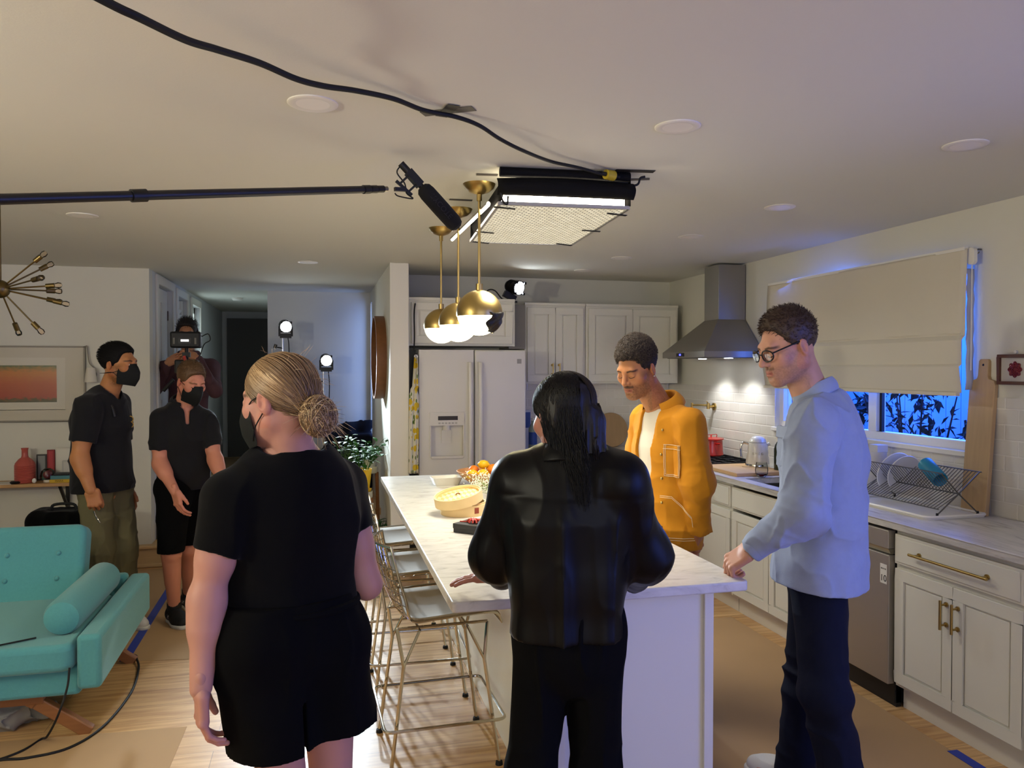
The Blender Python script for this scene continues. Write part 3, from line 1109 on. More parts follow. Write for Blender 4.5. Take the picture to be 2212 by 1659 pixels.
wall_cabinet(2.306, 3.20, 6.52, 1.515, 2.205, 2.749, 'white two-door wall cabinet beside the range hood', pulls=False)
wall_cabinet(.700, 1.585, 6.25, 1.835, 2.205, 0, 'low white wall cabinet above the fridge', pulls=False, doors=1)
tag(MB().box(1.59, 1.738, 6.50, 6.87, 1.82, 2.20).build('filler_board', mat('grey_filler', '#8d8880', .7), smooth=False), 'grey filler board in the gap between the cabinets above the fridge', 'panel')

# fridge
m_fr = mat('fridge_enamel', '#d6d2c8', .28, spec=.5)
fr = empty('fridge', (1.21, 6.15, 0), 0, 'white side-by-side fridge freezer with ice dispenser', 'fridge')
MB().box(-.435, .435, .075, .70, .02, 1.775).build('cabinet_body', m_fr, fr, smooth=False, bevel=.006)
dl = MB()
x0, x1, y0, y1 = -.44, .002, 0, .07
dx0, dx1, dz0, dz1 = -.345, -.085, .945, 1.195
dl.box(x0, dx0, y0, y1, .09, 1.80).box(dx1, x1, y0, y1, .09, 1.80).box(dx0, dx1, y0, y1, .09, dz0).box(dx0, dx1, y0, y1, dz1, 1.80)
dl.box(dx0, dx1, .052, .07, dz0, dz1)
dl = dl.build('freezer_door', m_fr, fr, smooth=False)
dr = MB().box(.012, .44, 0, .07, .09, 1.80).build('fridge_door', m_fr, fr, smooth=False, bevel=.012, seg=3)
di = MB()
di.box(dx0 - .012, dx1 + .012, -.006, .0, dz1, 1.30)
di.box(dx0 - .012, dx0, -.006, .0, dz0 - .012, dz1).box(dx1, dx1 + .012, -.006, .0, dz0 - .012, dz1).box(dx0, dx1, -.012, .0, dz0 - .02, dz0)
di.build('dispenser_panel', m_fr, dl, smooth=False, bevel=.003)
MB().box(-.29, -.13, -.0085, -.006, 1.235, 1.268).build('dispenser_screen', mat('dark_screen', '#23241f', .2), dl, smooth=False)
b = MB()
for i in range(6): b.box(-.287 + i * .027, -.270 + i * .027, -.008, -.006, 1.205, 1.217)
b.build('dispenser_buttons', mat('button_grey', '#a9a59b', .5), dl, smooth=False)
b = MB().cyl((-.215, .03, 1.155), (-.215, .03, 1.195), .032).obox((-.215, .046, 1.10), (.04, .005, .055), rotm(.12))
b.build('dispenser_paddle', m_fr, dl)
for x in (-.034, .05):
    pts = [(x, -.002, .86), (x, -.04, .90), (x, -.055, 1.28), (x, -.04, 1.66), (x, -.002, 1.70)]
    h = MB()
    h.grid(lambda u, v: (lambda p: (p[0] + .016 * math.cos(2 * PI * v), p[1] + .011 * math.sin(2 * PI * v), p[2]))(spline(pts, 8)[int(round(u * 32))]), 32, 14)
    h.build('handle', m_fr, dl if x < 0 else dr)
MB().box(.365, .402, -.0015, 0, 1.69, 1.728).build('badge', mat('badge_grey', '#9b978f', .4), dr, smooth=False)
MB().box(-.43, .43, .02, .07, .01, .085).build('kick_grille', m_fr, fr, smooth=False)

# range hood
hd = empty('range_hood', (2.98, 5.60, 1.735), 0, 'stainless chimney range hood on the right wall above the range', 'range hood')
def hood():
    b = MB()
    x0, x1 = -.20, .288
    b.box(x0, x1, -.36, .36, 0, .045)
    lo = [(x0, -.36), (x1, -.36), (x1, .36), (x0, .36)]
    hi = [(.055, -.105), (x1, -.105), (x1, .125), (.055, .125)]
    vs = [(x, y, .045) for x, y in lo] + [(x, y, .30) for x, y in hi]
    b.add(vs, [(0, 1, 5, 4), (1, 2, 6, 5), (2, 3, 7, 6), (3, 0, 4, 7), (4, 5, 6, 7)])
    return b
m_hood = mat('hood_steel', '#98938a', .48, .8)
hood().build('canopy', m_hood, hd, smooth=False)
MB().box(.056, .288, -.105, .125, .30, .732).build('chimney', m_hood, hd, smooth=False, bevel=.002)
MB().box(-.17, .27, -.33, .33, -.004, 0).build('filter_panel', mat('filter_steel', '#5b5852', .4, 1.0), hd, smooth=False)
cpn = MB().box(-.203, -.2, -.03, .10, .010, .036).build('control_strip', m_black, hd, smooth=False)
MB().box(-.2045, -.203, .022, .045, .016, .030).build('display', emis('blue_led', '#2a2cff', 6), cpn, smooth=False)
for y in (-.22, .20):
    MB().cyl((.08, y, -.005), (.08, y, -.008), .032).build('lamp_lens', emis('hood_lens', '#eef2ff', 14), hd)
# ---------------------------------------------------------------- human figures
m_skin_nt = None
def skin_mat(name):
    m = mat(name, None, .5, spec=.35, attr='Col', bump=.08, bscale=500)
    b = m.node_tree.nodes['Principled BSDF']
    b.inputs['Subsurface Weight'].default_value = .12
    b.inputs['Subsurface Radius'].default_value = (.012, .005, .003)
    b.inputs['Subsurface Scale'].default_value = .6
    return m

def basis(front, up=(0, 0, 1), pitch=0., roll=0.):
    """columns: person's left, back, up; a head looks along -y of this basis"""
    f = unit(front); u = unit(up)
    l = unit(np.cross(u, f))
    R = np.stack([l, -f, np.cross(-f, l) * -1], 1)
    R[:, 2] = unit(np.cross(R[:, 0], R[:, 1]))
    c, s = math.cos(pitch), math.sin(pitch)
    Rx = np.array([[1, 0, 0], [0, c, -s], [0, s, c]])
    c, s = math.cos(roll), math.sin(roll)
    Ry = np.array([[c, 0, s], [0, 1, 0], [-s, 0, c]])
    return R @ Rx @ Ry

def mir(*ps):
    return [(x, ps[1:]) for x in (1, -1)]

def head_prims(male=True, nose=1., jaw=1., lids='down', fat=0.):
    """head about .235 m tall, local frame: looks along -y, z up, origin between the ears"""
    P = [el((0, .014, .034), (.074, .095, .081), k=0),
         el((0, -.030, -.028), (.062 + fat, .062, .080), k=.03)]
    for s in (1, -1):
        P.append(rc((s * .050 * jaw, .008, -.050), (s * .018, -.066, -.097), .021 + fat, .017 + fat * .5, k=.03))
        P.append(el((s * .043, -.058, -.018), (.022, .022, .020), k=.025))
    P.append(el((0, -.072, -.098), (.021, .018, .017), k=.022))
    P.append(el((0, -.078, -.064), (.027, .017, .024), k=.02))
    P.append(rc((-.032, -.078, .026), (.032, -.078, .026), .0125 if male else .010, k=.02))
    for s in (1, -1):
        P.append(el((s * .032, -.099, .005), (.0155, .013, .0105), k=.014, op='s'))
        P.append(el((s * .032, -.0785, .0045), (.0145, .0125, .0125), k=.004))
        if lids == 'open':
            P.append(el((s * .0325, -.0925, .0035), (.0105, .007, .0042), k=.001, op='s'))
        if lids == 'down':
            P.append(rc((s * .020, -.0905, -.0035), (s * .044, -.085, -.003), .0022, k=.003))
    P.append(rc((0, -.088, .020), (0, -.1085 * nose, -.026), .0075, .0115, k=.012))
    for s in (1, -1):
        P.append(el((s * .0115, -.096, -.0305), (.0085, .011, .0085), k=.007))
        P.append(el((s * .006, -.100, -.040), (.0035, .006, .003), k=.004, op='s'))
    P.append(el((0, -.0945, -.0435), (.004, .004, .010), k=.006, op='s'))
    P.append(rc((-.019, -.0865, -.0585), (.019, -.0865, -.0585), .0055, k=.006))
    P.append(el((0, -.0925, -.0585), (.012, .005, .0048), k=.005))
    P.append(rc((-.016, -.0885, -.0705), (.016, -.0885, -.0705), .0064, k=.006))
    P.append(rc((-.022, -.0935, -.0645), (.022, -.0935, -.0645), .0021, k=.004, op='s'))
    P.append(el((0, -.096, -.0815), (.015, .006, .004), k=.008, op='s'))
    for s in (1, -1):
        Re = np.asarray(rotm(.18, 0, s * .32))
        P.append(el((s * .0755, .016, -.004), (.0085, .0185, .031), R=Re, k=.008))
        P.append(el((s * .084, .012, .000), (.0065, .0105, .019), R=Re, k=.005, op='s'))
        P.append(el((s * .0765, .004, -.006), (.006, .005, .007), k=.005))
    return P

def face_paint(X, base, lip, brow=None, stubble=None, stub_amt=.0, stub=None):
    """own colours of the skin: lips, brows, beard shadow (X in head frame)"""
    n = len(X)
    c = np.tile(np.array(base), (n, 1))
    c *= (1 + .06 * noise(X, 60))[:, None]
    a = np.abs(X[:, 0])
    def mix(w, col):
        nonlocal c
        w = np.clip(w, 0, 1)[:, None]
        c = c * (1 - w) + np.array(col) * w
    fr = X[:, 1] < -.03
    if stubble is not None:
        low = np.clip((-.030 - X[:, 2]) / .02, 0, 1) * np.clip((.035 - X[:, 1]) / .03, 0, 1) * np.clip((X[:, 2] + .135) / .02, 0, 1)
        side = np.clip((a - .045) / .01, 0, 1) * np.clip((.012 - X[:, 2]) / .02, 0, 1) * (X[:, 1] < .012) * np.clip((X[:, 1] + .07) / .02, 0, 1)
        mous = np.exp(-((X[:, 2] + .049) / .006) ** 2) * (a < .028) * fr
        mix(stub_amt * np.clip(np.maximum(np.maximum(low, side * .8), 0) * (.8 + .4 * noise(X, 260)), 0, 1), stubble)
        mix(min(1, stub_amt * 1.5) * mous, stubble)
    lipw = np.exp(-((X[:, 2] + .0645) / .0095) ** 4) * (a < .021) * (X[:, 1] < -.079)
    mix(.8 * lipw, lip)
    if brow is not None:
        d = np.abs(X[:, 2] - (.0265 - .25 * np.abs(a - .034)))
        mix(.85 * np.clip((.0060 - d) / .0035, 0, 1) * np.clip((a - .012) / .004, 0, 1) * np.clip((.055 - a) / .006, 0, 1) * fr, brow)
    chk = np.exp(-(((a - .045) / .02) ** 2 + ((X[:, 2] + .02) / .02) ** 2)) * fr
    mix(.25 * chk, np.array(base) * [1.05, .78, .72])
    ear = (a > .068)
    mix(.3 * ear, np.array(base) * [1.1, .72, .65])
    return np.clip(c, 0, 1)

def hand_prims(side=1, curl=(.3, .35, .3), spread=.05, thumb=(.55, -.25, -.2), s=1., fcurl=None):
    """side=+1 a left hand. Local frame: x wrist->knuckles, z out of the back of the hand, y to the thumb side (mirrored by side)"""
    q = -side
    P = [rc((-.03, 0, 0), (.01, 0, 0), .024, .025, k=0, ax=(0, 0, 1), f=1.25)]
    P.append(bx((.048, .002 * q, 0), (.046, .040, .0135), rr=.0125, k=.02))
    base = [(.092, .030), (.098, .010), (.094, -.011), (.086, -.031)]
    ln = [(.043, .026, .021), (.048, .030, .022), (.044, .028, .021), (.034, .021, .019)]
    rr = [.0092, .0094, .0090, .0080]
    for i in range(4):
        p = V3(base[i][0], base[i][1] * q, .001)
        P.append(el(p + V3(-.004, 0, .006), (.010, .009, .008), k=.008))
        cu = fcurl[i] if fcurl else curl
        ang = 0.
        yaw = (1.5 - i) * spread * q
        for j in range(3):
            ang += cu[j]
            d = V3(math.cos(ang) * math.cos(yaw), math.sin(yaw) * math.cos(ang), -math.sin(ang))
            e = p + d * ln[i][j]
            P.append(rc(p, e, rr[i] * (1 - .07 * j), rr[i] * (1 - .07 * (j + 1)), k=.006 if j == 0 else .003))
            p = e
    p = V3(.012, .028 * q, -.006)
    yaw, down, bend = thumb
    d0 = V3(math.cos(yaw), math.sin(yaw) * q, down); d0 = unit(d0)
    e = p + d0 * .040
    P.append(rc(p, e, .0155, .0125, k=.018))
    d1 = unit(V3(math.cos(yaw + bend), math.sin(yaw + bend) * q, down * 1.2))
    e2 = e + d1 * .032
    P.append(rc(e, e2, .0118, .0105, k=.004))
    e3 = e2 + unit(V3(math.cos(yaw + bend * 2), math.sin(yaw + bend * 2) * q, down * 1.2)) * .024
    P.append(rc(e2, e3, .0105, .0085, k=.003))
    return P

def hand_frame(xdir, back, s=1.):
    x = unit(xdir)
    z = np.asarray(back, float); z = unit(z - x * (z @ x))
    return np.stack([x, np.cross(z, x), z], 1)

def shoe(name, parent, heel, toe, m, sole_m, w=.048, h=.105, high=0., up=.0):
    """shoe from heel to toe (ground points)"""
    heel = np.asarray(heel, float); toe = np.asarray(toe, float)
    d = unit(toe - heel); z0 = heel[2]
    z = V3(0, 0, 1)
    L = np.linalg.norm(toe - heel)
    P = [rc(heel + d * .045 + z * .055, heel + d * (L * .55) + z * .05, .045, .044, k=0),
         rc(heel + d * (L * .5) + z * .045, toe - d * .05 + z * .034, .046, .034, k=.03),
         el(heel + d * (L * .66) + z * .035, (.048, .048, .034), k=.03),
         rc(heel + d * .055 + z * .06, heel + d * .065 + z * (h + high), .043, .040, k=.03),
         rc(heel + d * .06 + z * .04, heel + d * .062 + z * .3, .030, .036, k=.005, op='s') if False else pl((0, 0, z0 + h + high), (0, 0, 1)),
         pl((0, 0, z0 + .018), (0, 0, -1))]
    V, Q = iso(P, .005)
    o = npmesh(name, V, Q, m, parent)
    S = [rc(heel + d * .042 + z * .012, heel + d * (L * .5) + z * .012, .044, .043, k=0), rc(heel + d * (L * .5) + z * .012, toe - d * .046 + z * .014, .047, .040, k=.02), el(heel + d * (L * .66) + z * .012, (.051, .051, .03), k=.02),
         pl((0, 0, z0 + .026), (0, 0, 1)), pl((0, 0, z0 + .001), (0, 0, -1))]
    V, Q = iso(S, .005)
    npmesh('sole', V, Q, sole_m, o)
    return o

def folds(X, terms):
    """sum of (amplitude, (sx, sy, sz), seed, ridged)"""
    d = 0
    for amp, sc, seed, ridged in terms:
        n = noise(X * np.asarray(sc), 1., seed)
        d = d - amp * (1.8 * (1 - np.abs(n)) ** 4 - .5 if ridged else n)
    return d

def leg_prims(J, s, g=1.):
    h, k, a = J['hip' + s], J['knee' + s], J['ank' + s]
    f = J['f']
    P = [rc(h, k, .083 * g, .055 * g, k=.03), rc(k, a, .052 * g, .034 * g, k=.03)]
    P.append(rc(k + (a - k) * .15 - f * .018, k + (a - k) * .5 - f * .016, .044 * g, .036 * g, k=.03))
    t = a + f * .13 + V3(0, 0, -.058)
    P.append(rc(a - V3(0, 0, .02), t, .028, .018, k=.02))
    return P

def arm_prims(J, s, g=1.):
    a, e, w = J['sh' + s], J['el' + s], J['wr' + s]
    return [rc(a, e, .052 * g, .041 * g, k=.03), rc(a + (e - a) * .25, a + (e - a) * .6, .05 * g, .046 * g, k=.03),
            rc(e, w, .042 * g, .0265 * g, k=.015), rc(e + (w - e) * .12, e + (w - e) * .35, .042 * g, .038 * g, k=.03)]

def torso_prims(J, hw, ratio=1.5, k=.05, lift=0.):
    """hw: half widths at hips, waist, chest, upper chest"""
    f = J['f']
    pts = [J['pelvis'], J['waist'], J['chest'], J['upper']]
    P = []
    for i in range(3):
        P.append(rc(pts[i], pts[i + 1], hw[i], hw[i + 1], k=k, ax=f, f=ratio))
    return P

def body_mesh(name, J, head, hc, Rh, hs, hands, skin, paint, g=1., hw=(.15, .135, .155, .13), h=.006, neck_r=.055, hh=.0026, legs=True, parent=None):
    """one continuous skin: trunk, limbs, head and hands"""
    P = torso_prims(J, hw, 1.6)
    P.append(rc(J['shL'], J['shR'], .055, k=.05))
    for s in 'LR':
        P += arm_prims(J, s, g)
        if legs: P += leg_prims(J, s, g)
    hc = np.asarray(hc, float)
    nb = J['neck']
    P.append(rc(nb - V3(0, 0, .03), hc + Rh @ V3(0, .022, -.05) * hs, neck_r * 1.06, neck_r * .97, k=.04))
    H = [moved(p, Rh, hc, hs) for p in head]
    P2 = P + [moved(el((0, .012, .02), (.06, .075, .06)), Rh, hc, hs)]
    V, Q = iso(P2, h)
    parts = [(V, Q)]
    cols = [np.tile(np.array(skin), (len(V), 1)) * (1 + .05 * noise(V, 25))[:, None]]
    NK = [rc(nb - V3(0, 0, .03), hc + Rh @ V3(0, .022, -.05) * hs, neck_r * 1.07, neck_r * .98, k=0)]
    for p in H: pass
    HP = [H[0]] + H[1:] 
    NK[0].k = .03
    HP = H[:2] + NK + H[2:]
    V, Q = iso(HP, hh, pad=.015)
    parts.append((V, Q))
    cols.append(paint((V - hc) @ Rh / hs))
    for (w, R, hp, sc) in hands:
        V, Q = iso([moved(p, R, w, sc) for p in hp], .0026, pad=.012)
        parts.append((V, Q))
        L = (V - w) @ R / sc
        c = np.tile(np.array(skin), (len(V), 1)) * (1 + .05 * noise(V, 40))[:, None]
        kn = np.clip(L[:, 0] / .12, 0, 1)[:, None] * .22
        c = c * (1 - kn) + np.array(skin) * np.array([1.05, .75, .68]) * kn
        cols.append(c)
    V, Q = joinm(*parts)
    o = npmesh(name, V, Q, skin_mat('skin'), parent, np.clip(np.concatenate(cols), 0, 1))
    return o

def eyes(parent, Rh, hc, hs, iris='#2a1a10', openf=True, lashes=True):
    for s in (1, -1):
        b = MB()
        c = np.asarray(hc) + Rh @ V3(s * .032, -.0775, .0040) * hs
        b.ball(c, .0122 * hs, 14, 10)
        e = b.build('eye', mat('eye_white', '#cfc8c0', .25), parent)
        b = MB()
        b.ball(np.asarray(hc) + Rh @ V3(s * .0318 + .002, -.0855, .0035) * hs, .0052 * hs, 12, 8)
        b.build('iris', mat('iris_' + iris.strip('#'), iris, .15), e)

def surf_tube(parent, name, pts, r, m, Rh, hc, hs, n=6):
    b = MB().tube([np.asarray(hc) + Rh @ np.asarray(p, float) * hs for p in pts], r, n)
    return b.build(name, m, parent)

def lashes(parent, Rh, hc, hs):
    for s in (1, -1):
        pts = spline([(s * .0195, -.0905, -.0025), (s * .027, -.0935, -.0055), (s * .037, -.0915, -.0055), (s * .0455, -.0845, -.0015)], 4)
        surf_tube(parent, 'eyelashes', pts, .0013, m_lash, Rh, hc, hs, 5)

m_lash = mat('lash_dark', '#14100d', .7)
def kn_mask(parent, Rh, hc, hs, m, soft=False, straps='ear', name='face_mask'):
    hc = np.asarray(hc, float)
    def S(u, v):
        u = u * 2 - 1
        a = abs(u)
        # centre profile nose -> tip -> chin
        pr = [(-.104, .010), (-.122, -.012), (-.1355, -.042), (-.131, -.083), (-.102, -.128)]
        sd = [(-.050, .000), (-.040, -.020), (-.034, -.045), (-.030, -.076), (-.026, -.112)]
        i = min(int(v * 4), 3); t = v * 4 - i
        cy = pr[i][0] * (1 - t) + pr[i + 1][0] * t; cz = pr[i][1] * (1 - t) + pr[i + 1][1] * t
        sy = sd[i][0] * (1 - t) + sd[i + 1][0] * t; sz = sd[i][1] * (1 - t) + sd[i + 1][1] * t
        e = a ** (1.55 if soft else 1.15)
        y = cy + (sy - cy) * e
        z = cz + (sz - cz) * a
        x = u * (.072 - .006 * math.cos(v * PI) * (1 if v < .5 else -.2) - .010 * max(0, v - .6))
        bul = math.sin(PI * a) * .006
        return tuple(hc + Rh @ V3(x, y - bul, z) * hs)
    b = MB().grid(S, 24, 16)
    o = b.build(name, m, parent, solid=.0025, sub=1, angle=60)
    st = MB()
    for s in (1, -1):
        for z0, z1 in ((-.002, .016), (-.098, -.030)):
            if straps == 'ear':
                pts = [(s * .066, -.042, z0), (s * .0745, -.022, (z0 + z1) / 2), (s * .079, .012, z1)]
            else:
                pts = [(s * .066, -.046, z0 * .5 - .03), (s * .078, -.01, -.045), (s * .076, .05, -.05), (s * .04, .098, -.052), (0, .108, -.052)]
            st.tube([tuple(hc + Rh @ V3(*p) * hs) for p in spline(pts, 5)], .0017, 6)
    st.build('strap', m, o)
    return o

def short_hair(parent, Rh, hc, hs, m, grow=.012, top=.02, front=-.046, hair_z=.066, burn=-.012, disp=None, name='hair', n=2500, length=.014, flow=(0, .6, .5), seed=1, rad=.0007, fade=True, back_z=-.055, h=.004):
    """cap of hair with a hairline, plus short strands"""
    P = [el((0, .016, .040 + top * .4), (.0755 + grow * .7, .0965 + grow, .080 + grow * .4 + top * .6), k=0)]
    # cut the face away: forehead, temples, sideburns
    P.append(bx((0, front - .10 + .008, hair_z - .10), (.2, .10, .10), R=np.asarray(rotm(.22)), rr=.03, k=.018, op='s'))
    P.append(bx((0, -.2 + burn, -.1), (.2, .2, .108), rr=.012, k=.012, op='s'))
    P.append(bx((0, .0, back_z - .1), (.2, .2, .1), R=np.asarray(rotm(-.25)), rr=.005, k=.02, op='s'))
    for s in (1, -1):
        P.append(el((s * .08, .018, -.028), (.020, .025, .036), k=.01, op='s'))
    V, Q = iso([moved(p, Rh, hc, hs) for p in P], h, disp=disp, pad=.02)
    o = npmesh(name, V, Q, m, parent)
    if n:
        rng = np.random.RandomState(seed)
        me = o.data
        N = np.zeros(len(V) * 3, np.float32); me.vertex_normals.foreach_get('vector', N); N = N.reshape(-1, 3)
        L = (V - hc) @ Rh / hs
        up = np.nonzero(L[:, 2] > back_z + .01)[0]
        i = rng.choice(up, n)
        d = N[i] * .75 + (Rh @ np.asarray(flow, float)) + rng.randn(n, 3) * .22
        d /= np.linalg.norm(d, axis=1, keepdims=True)
        ll = length * np.clip((L[i, 2] + .02) / .09, .25, 1) * rng.uniform(.6, 1.2, n)
        t = np.linspace(0, 1, 5)[None, :, None]
        p = V[i] - N[i] * .002
        S = p[:, None] + d[:, None] * ll[:, None, None] * t + V3(0, 0, -1) * (t ** 2) * (ll[:, None, None] * .15)
        strands('hair_strands', S, rad, m, o)
    return o

def collar(parent, m, c, up, back, r, hb=.035, drop=.045, open_=.5, pts=.03, name='collar', rx=1.0, flare=.02):
    """fold-over collar around the neck at c; up = neck axis, back = towards the nape"""
    up = unit(up); bk = np.asarray(back, float); bk = unit(bk - up * (bk @ up)); l = np.cross(up, bk)
    th = PI - open_
    def S(u, v):
        a = (u * 2 - 1) * th
        e = abs(u * 2 - 1)
        rr = r * (1 + .02 * math.cos(a))
        if v < .4:
            t = v / .4
            h = (hb * (.75 + .25 * math.cos(a * .8))) * t
            q = rr + .002
        else:
            t = (v - .4) / .6
            h = (hb * (.75 + .25 * math.cos(a * .8))) - t * (drop + pts * e ** 3)
            q = rr + .006 + flare * t + .006 * math.sin(t * PI)
        aa = a + (0.0 if v < .4 else -.12 * (v - .4) / .6 * (1 if a > 0 else -1) * e ** 2)
        p = np.asarray(c) + (bk * math.cos(aa) + l * math.sin(aa) * rx) * q + up * h
        return tuple(p)
    b = MB().grid(S, 40, 14)
    return b.build(name, m, parent, solid=.0028, angle=80)
# joints of the people, metres in room coordinates
JOINTS = {
'woman_bun': dict(f=V3(-0.244, 0.970, 0), head=V3(-0.102, 2.106, 1.565), neck=V3(-0.066, 2.135, 1.417), shL=V3(-0.221, 2.069, 1.317), shR=V3(0.053, 2.247, 1.313), elL=V3(-0.274, 2.046, 1.085), wrL=V3(-0.283, 1.992, 0.873), elR=V3(0.128, 2.223, 1.036), wrR=V3(-0.092, 2.365, 1.256), upper=V3(-0.076, 2.146, 1.323), chest=V3(-0.076, 2.144, 1.248), waist=V3(-0.081, 2.142, 1.087), pelvis=V3(-0.078, 2.138, 0.920), hipL=V3(-0.152, 2.084, 0.927), hipR=V3(0.015, 2.176, 0.893), kneeL=V3(-0.085, 2.080, 0.502), kneeR=V3(0.027, 2.175, 0.492), ankL=V3(-0.081, 2.143, 0.080), ankR=V3(0.041, 2.257, 0.080)),
'woman_dark': dict(f=V3(0.193, 0.981, 0), head=V3(0.678, 2.117, 1.514), neck=V3(0.689, 2.091, 1.401), shL=V3(0.565, 2.161, 1.320), shR=V3(0.808, 2.019, 1.332), elL=V3(0.508, 2.233, 1.094), wrL=V3(0.558, 2.362, 0.993), elR=V3(0.911, 2.071, 1.108), wrR=V3(0.987, 2.317, 0.968), upper=V3(0.689, 2.089, 1.302), chest=V3(0.688, 2.087, 1.223), waist=V3(0.688, 2.084, 1.065), pelvis=V3(0.684, 2.082, 0.894), hipL=V3(0.613, 2.099, 0.891), hipR=V3(0.756, 2.064, 0.891), kneeL=V3(0.572, 2.081, 0.516), kneeR=V3(0.762, 2.075, 0.495), ankL=V3(0.573, 2.124, 0.080), ankR=V3(0.773, 2.115, 0.080)),
'man_blue': dict(f=V3(-0.818, 0.576, 0), head=V3(1.676, 2.522, 1.725), neck=V3(1.793, 2.519, 1.536), shL=V3(1.667, 2.354, 1.458), shR=V3(1.973, 2.659, 1.450), elL=V3(1.590, 2.295, 1.170), wrL=V3(1.459, 2.406, 1.016), elR=V3(2.010, 2.704, 1.092), wrR=V3(1.911, 2.653, 0.931), upper=V3(1.823, 2.510, 1.419), chest=V3(1.819, 2.509, 1.333), waist=V3(1.813, 2.506, 1.126), pelvis=V3(1.800, 2.505, 0.902), hipL=V3(1.756, 2.442, 0.844), hipR=V3(1.836, 2.576, 0.801), kneeL=V3(1.741, 2.377, 0.499), kneeR=V3(1.828, 2.612, 0.422), ankL=V3(1.834, 2.366, 0.090), ankR=V3(1.817, 2.669, 0.090)),
'man_mustard': dict(f=V3(-0.959, -0.284, 0), head=V3(1.443, 3.372, 1.646), neck=V3(1.569, 3.357, 1.467), shL=V3(1.613, 3.190, 1.401), shR=V3(1.541, 3.507, 1.403), elL=V3(1.634, 3.149, 1.145), wrL=V3(1.670, 3.197, 0.912), elR=V3(1.558, 3.641, 1.077), wrR=V3(1.599, 3.677, 0.832), upper=V3(1.589, 3.360, 1.357), chest=V3(1.589, 3.359, 1.281), waist=V3(1.588, 3.355, 1.073), pelvis=V3(1.591, 3.350, 0.876), hipL=V3(1.623, 3.280, 0.868), hipR=V3(1.609, 3.437, 0.835), kneeL=V3(1.648, 3.296, 0.460), kneeR=V3(1.650, 3.480, 0.412), ankL=V3(1.671, 3.334, 0.090), ankR=V3(1.678, 3.518, 0.090)),
'man_olive': dict(f=V3(0.777, -0.629, 0), head=V3(-1.217, 5.303, 1.673), neck=V3(-1.296, 5.340, 1.516), shR=V3(-1.366, 5.180, 1.414), shL=V3(-1.278, 5.509, 1.421), elR=V3(-1.399, 5.120, 1.117), wrR=V3(-1.329, 5.078, 0.920), elL=V3(-1.271, 5.562, 1.073), wrL=V3(-1.230, 5.496, 0.867), upper=V3(-1.325, 5.344, 1.382), chest=V3(-1.331, 5.344, 1.312), waist=V3(-1.335, 5.341, 1.099), pelvis=V3(-1.328, 5.336, 0.939), hipR=V3(-1.353, 5.270, 0.926), hipL=V3(-1.271, 5.414, 0.914), kneeR=V3(-1.333, 5.236, 0.522), kneeL=V3(-1.236, 5.386, 0.497), ankR=V3(-1.333, 5.298, 0.090), ankL=V3(-1.215, 5.382, 0.090)),
'man_polo': dict(f=V3(0.335, -0.942, 0), head=V3(-0.805, 5.352, 1.560), neck=V3(-0.858, 5.414, 1.420), shR=V3(-0.986, 5.362, 1.326), shL=V3(-0.736, 5.454, 1.307), elR=V3(-0.991, 5.316, 1.048), wrR=V3(-0.874, 5.150, 0.886), elL=V3(-0.667, 5.370, 1.062), wrL=V3(-0.602, 5.237, 0.912), upper=V3(-0.860, 5.422, 1.274), chest=V3(-0.860, 5.421, 1.199), waist=V3(-0.863, 5.428, 1.000), pelvis=V3(-0.871, 5.437, 0.884), hipR=V3(-0.916, 5.366, 0.860), hipL=V3(-0.831, 5.509, 0.841), kneeR=V3(-0.922, 5.287, 0.481), kneeL=V3(-0.853, 5.516, 0.440), ankR=V3(-0.922, 5.371, 0.090), ankL=V3(-0.881, 5.680, 0.090)),
'cameraman': dict(f=V3(-0.261, -0.965, 0), head=V3(-1.170, 7.565, 1.962), neck=V3(-1.162, 7.610, 1.769), shR=V3(-1.352, 7.603, 1.642), shL=V3(-0.969, 7.560, 1.654), elR=V3(-1.442, 7.519, 1.459), wrR=V3(-1.280, 7.247, 1.698), elL=V3(-0.903, 7.333, 1.448), wrL=V3(-1.041, 7.209, 1.747), upper=V3(-1.163, 7.607, 1.582), chest=V3(-1.164, 7.605, 1.505), waist=V3(-1.165, 7.602, 1.344), pelvis=V3(-1.165, 7.599, 1.195), hipR=V3(-1.256, 7.622, 1.187), hipL=V3(-1.075, 7.577, 1.187), kneeR=V3(-1.257, 7.564, 0.852), kneeL=V3(-1.060, 7.566, 0.847), ankR=V3(-1.263, 7.630, 0.440), ankL=V3(-1.056, 7.630, 0.440)),
}
# ---------------------------------------------------------------- the people
def flat_end(pt, d, r=.11):
    """cuts a sleeve or trouser leg off flat at pt, along direction d"""
    d = unit(d)
    x = unit(np.cross(d, [.3, .5, .8])); y = np.cross(d, x)
    R = np.stack([x, y, d], 1)
    return bx(np.asarray(pt) + d * .10, (r, r, .10), R=R, rr=.002, k=.006, op='s')

def sleeve(J, s, frac, r0, r1, hollow=.047, rmid=None):
    a, e, w = J['sh' + s], J['el' + s], J['wr' + s]
    P = [rc(a, e, r0, rmid or (r0 + r1) / 2, k=.03)]
    if frac <= 1:
        c = a + (e - a) * frac
        P = [rc(a, c + (e - a) * .05, r0, r1, k=.03), flat_end(c, e - a)]
        P.append(rc(c - (e - a) * .25, c + (e - a) * .3, hollow, hollow, k=.005, op='s'))
    else:
        P.append(rc(e, w, rmid or r0, r1, k=.035))
        P.append(flat_end(w + (w - e) * .02, w - e, .07))
        P.append(rc(w - (w - e) * .12, w + (w - e) * .3, hollow, hollow, k=.004, op='s'))
    return [grp(P, .014)]

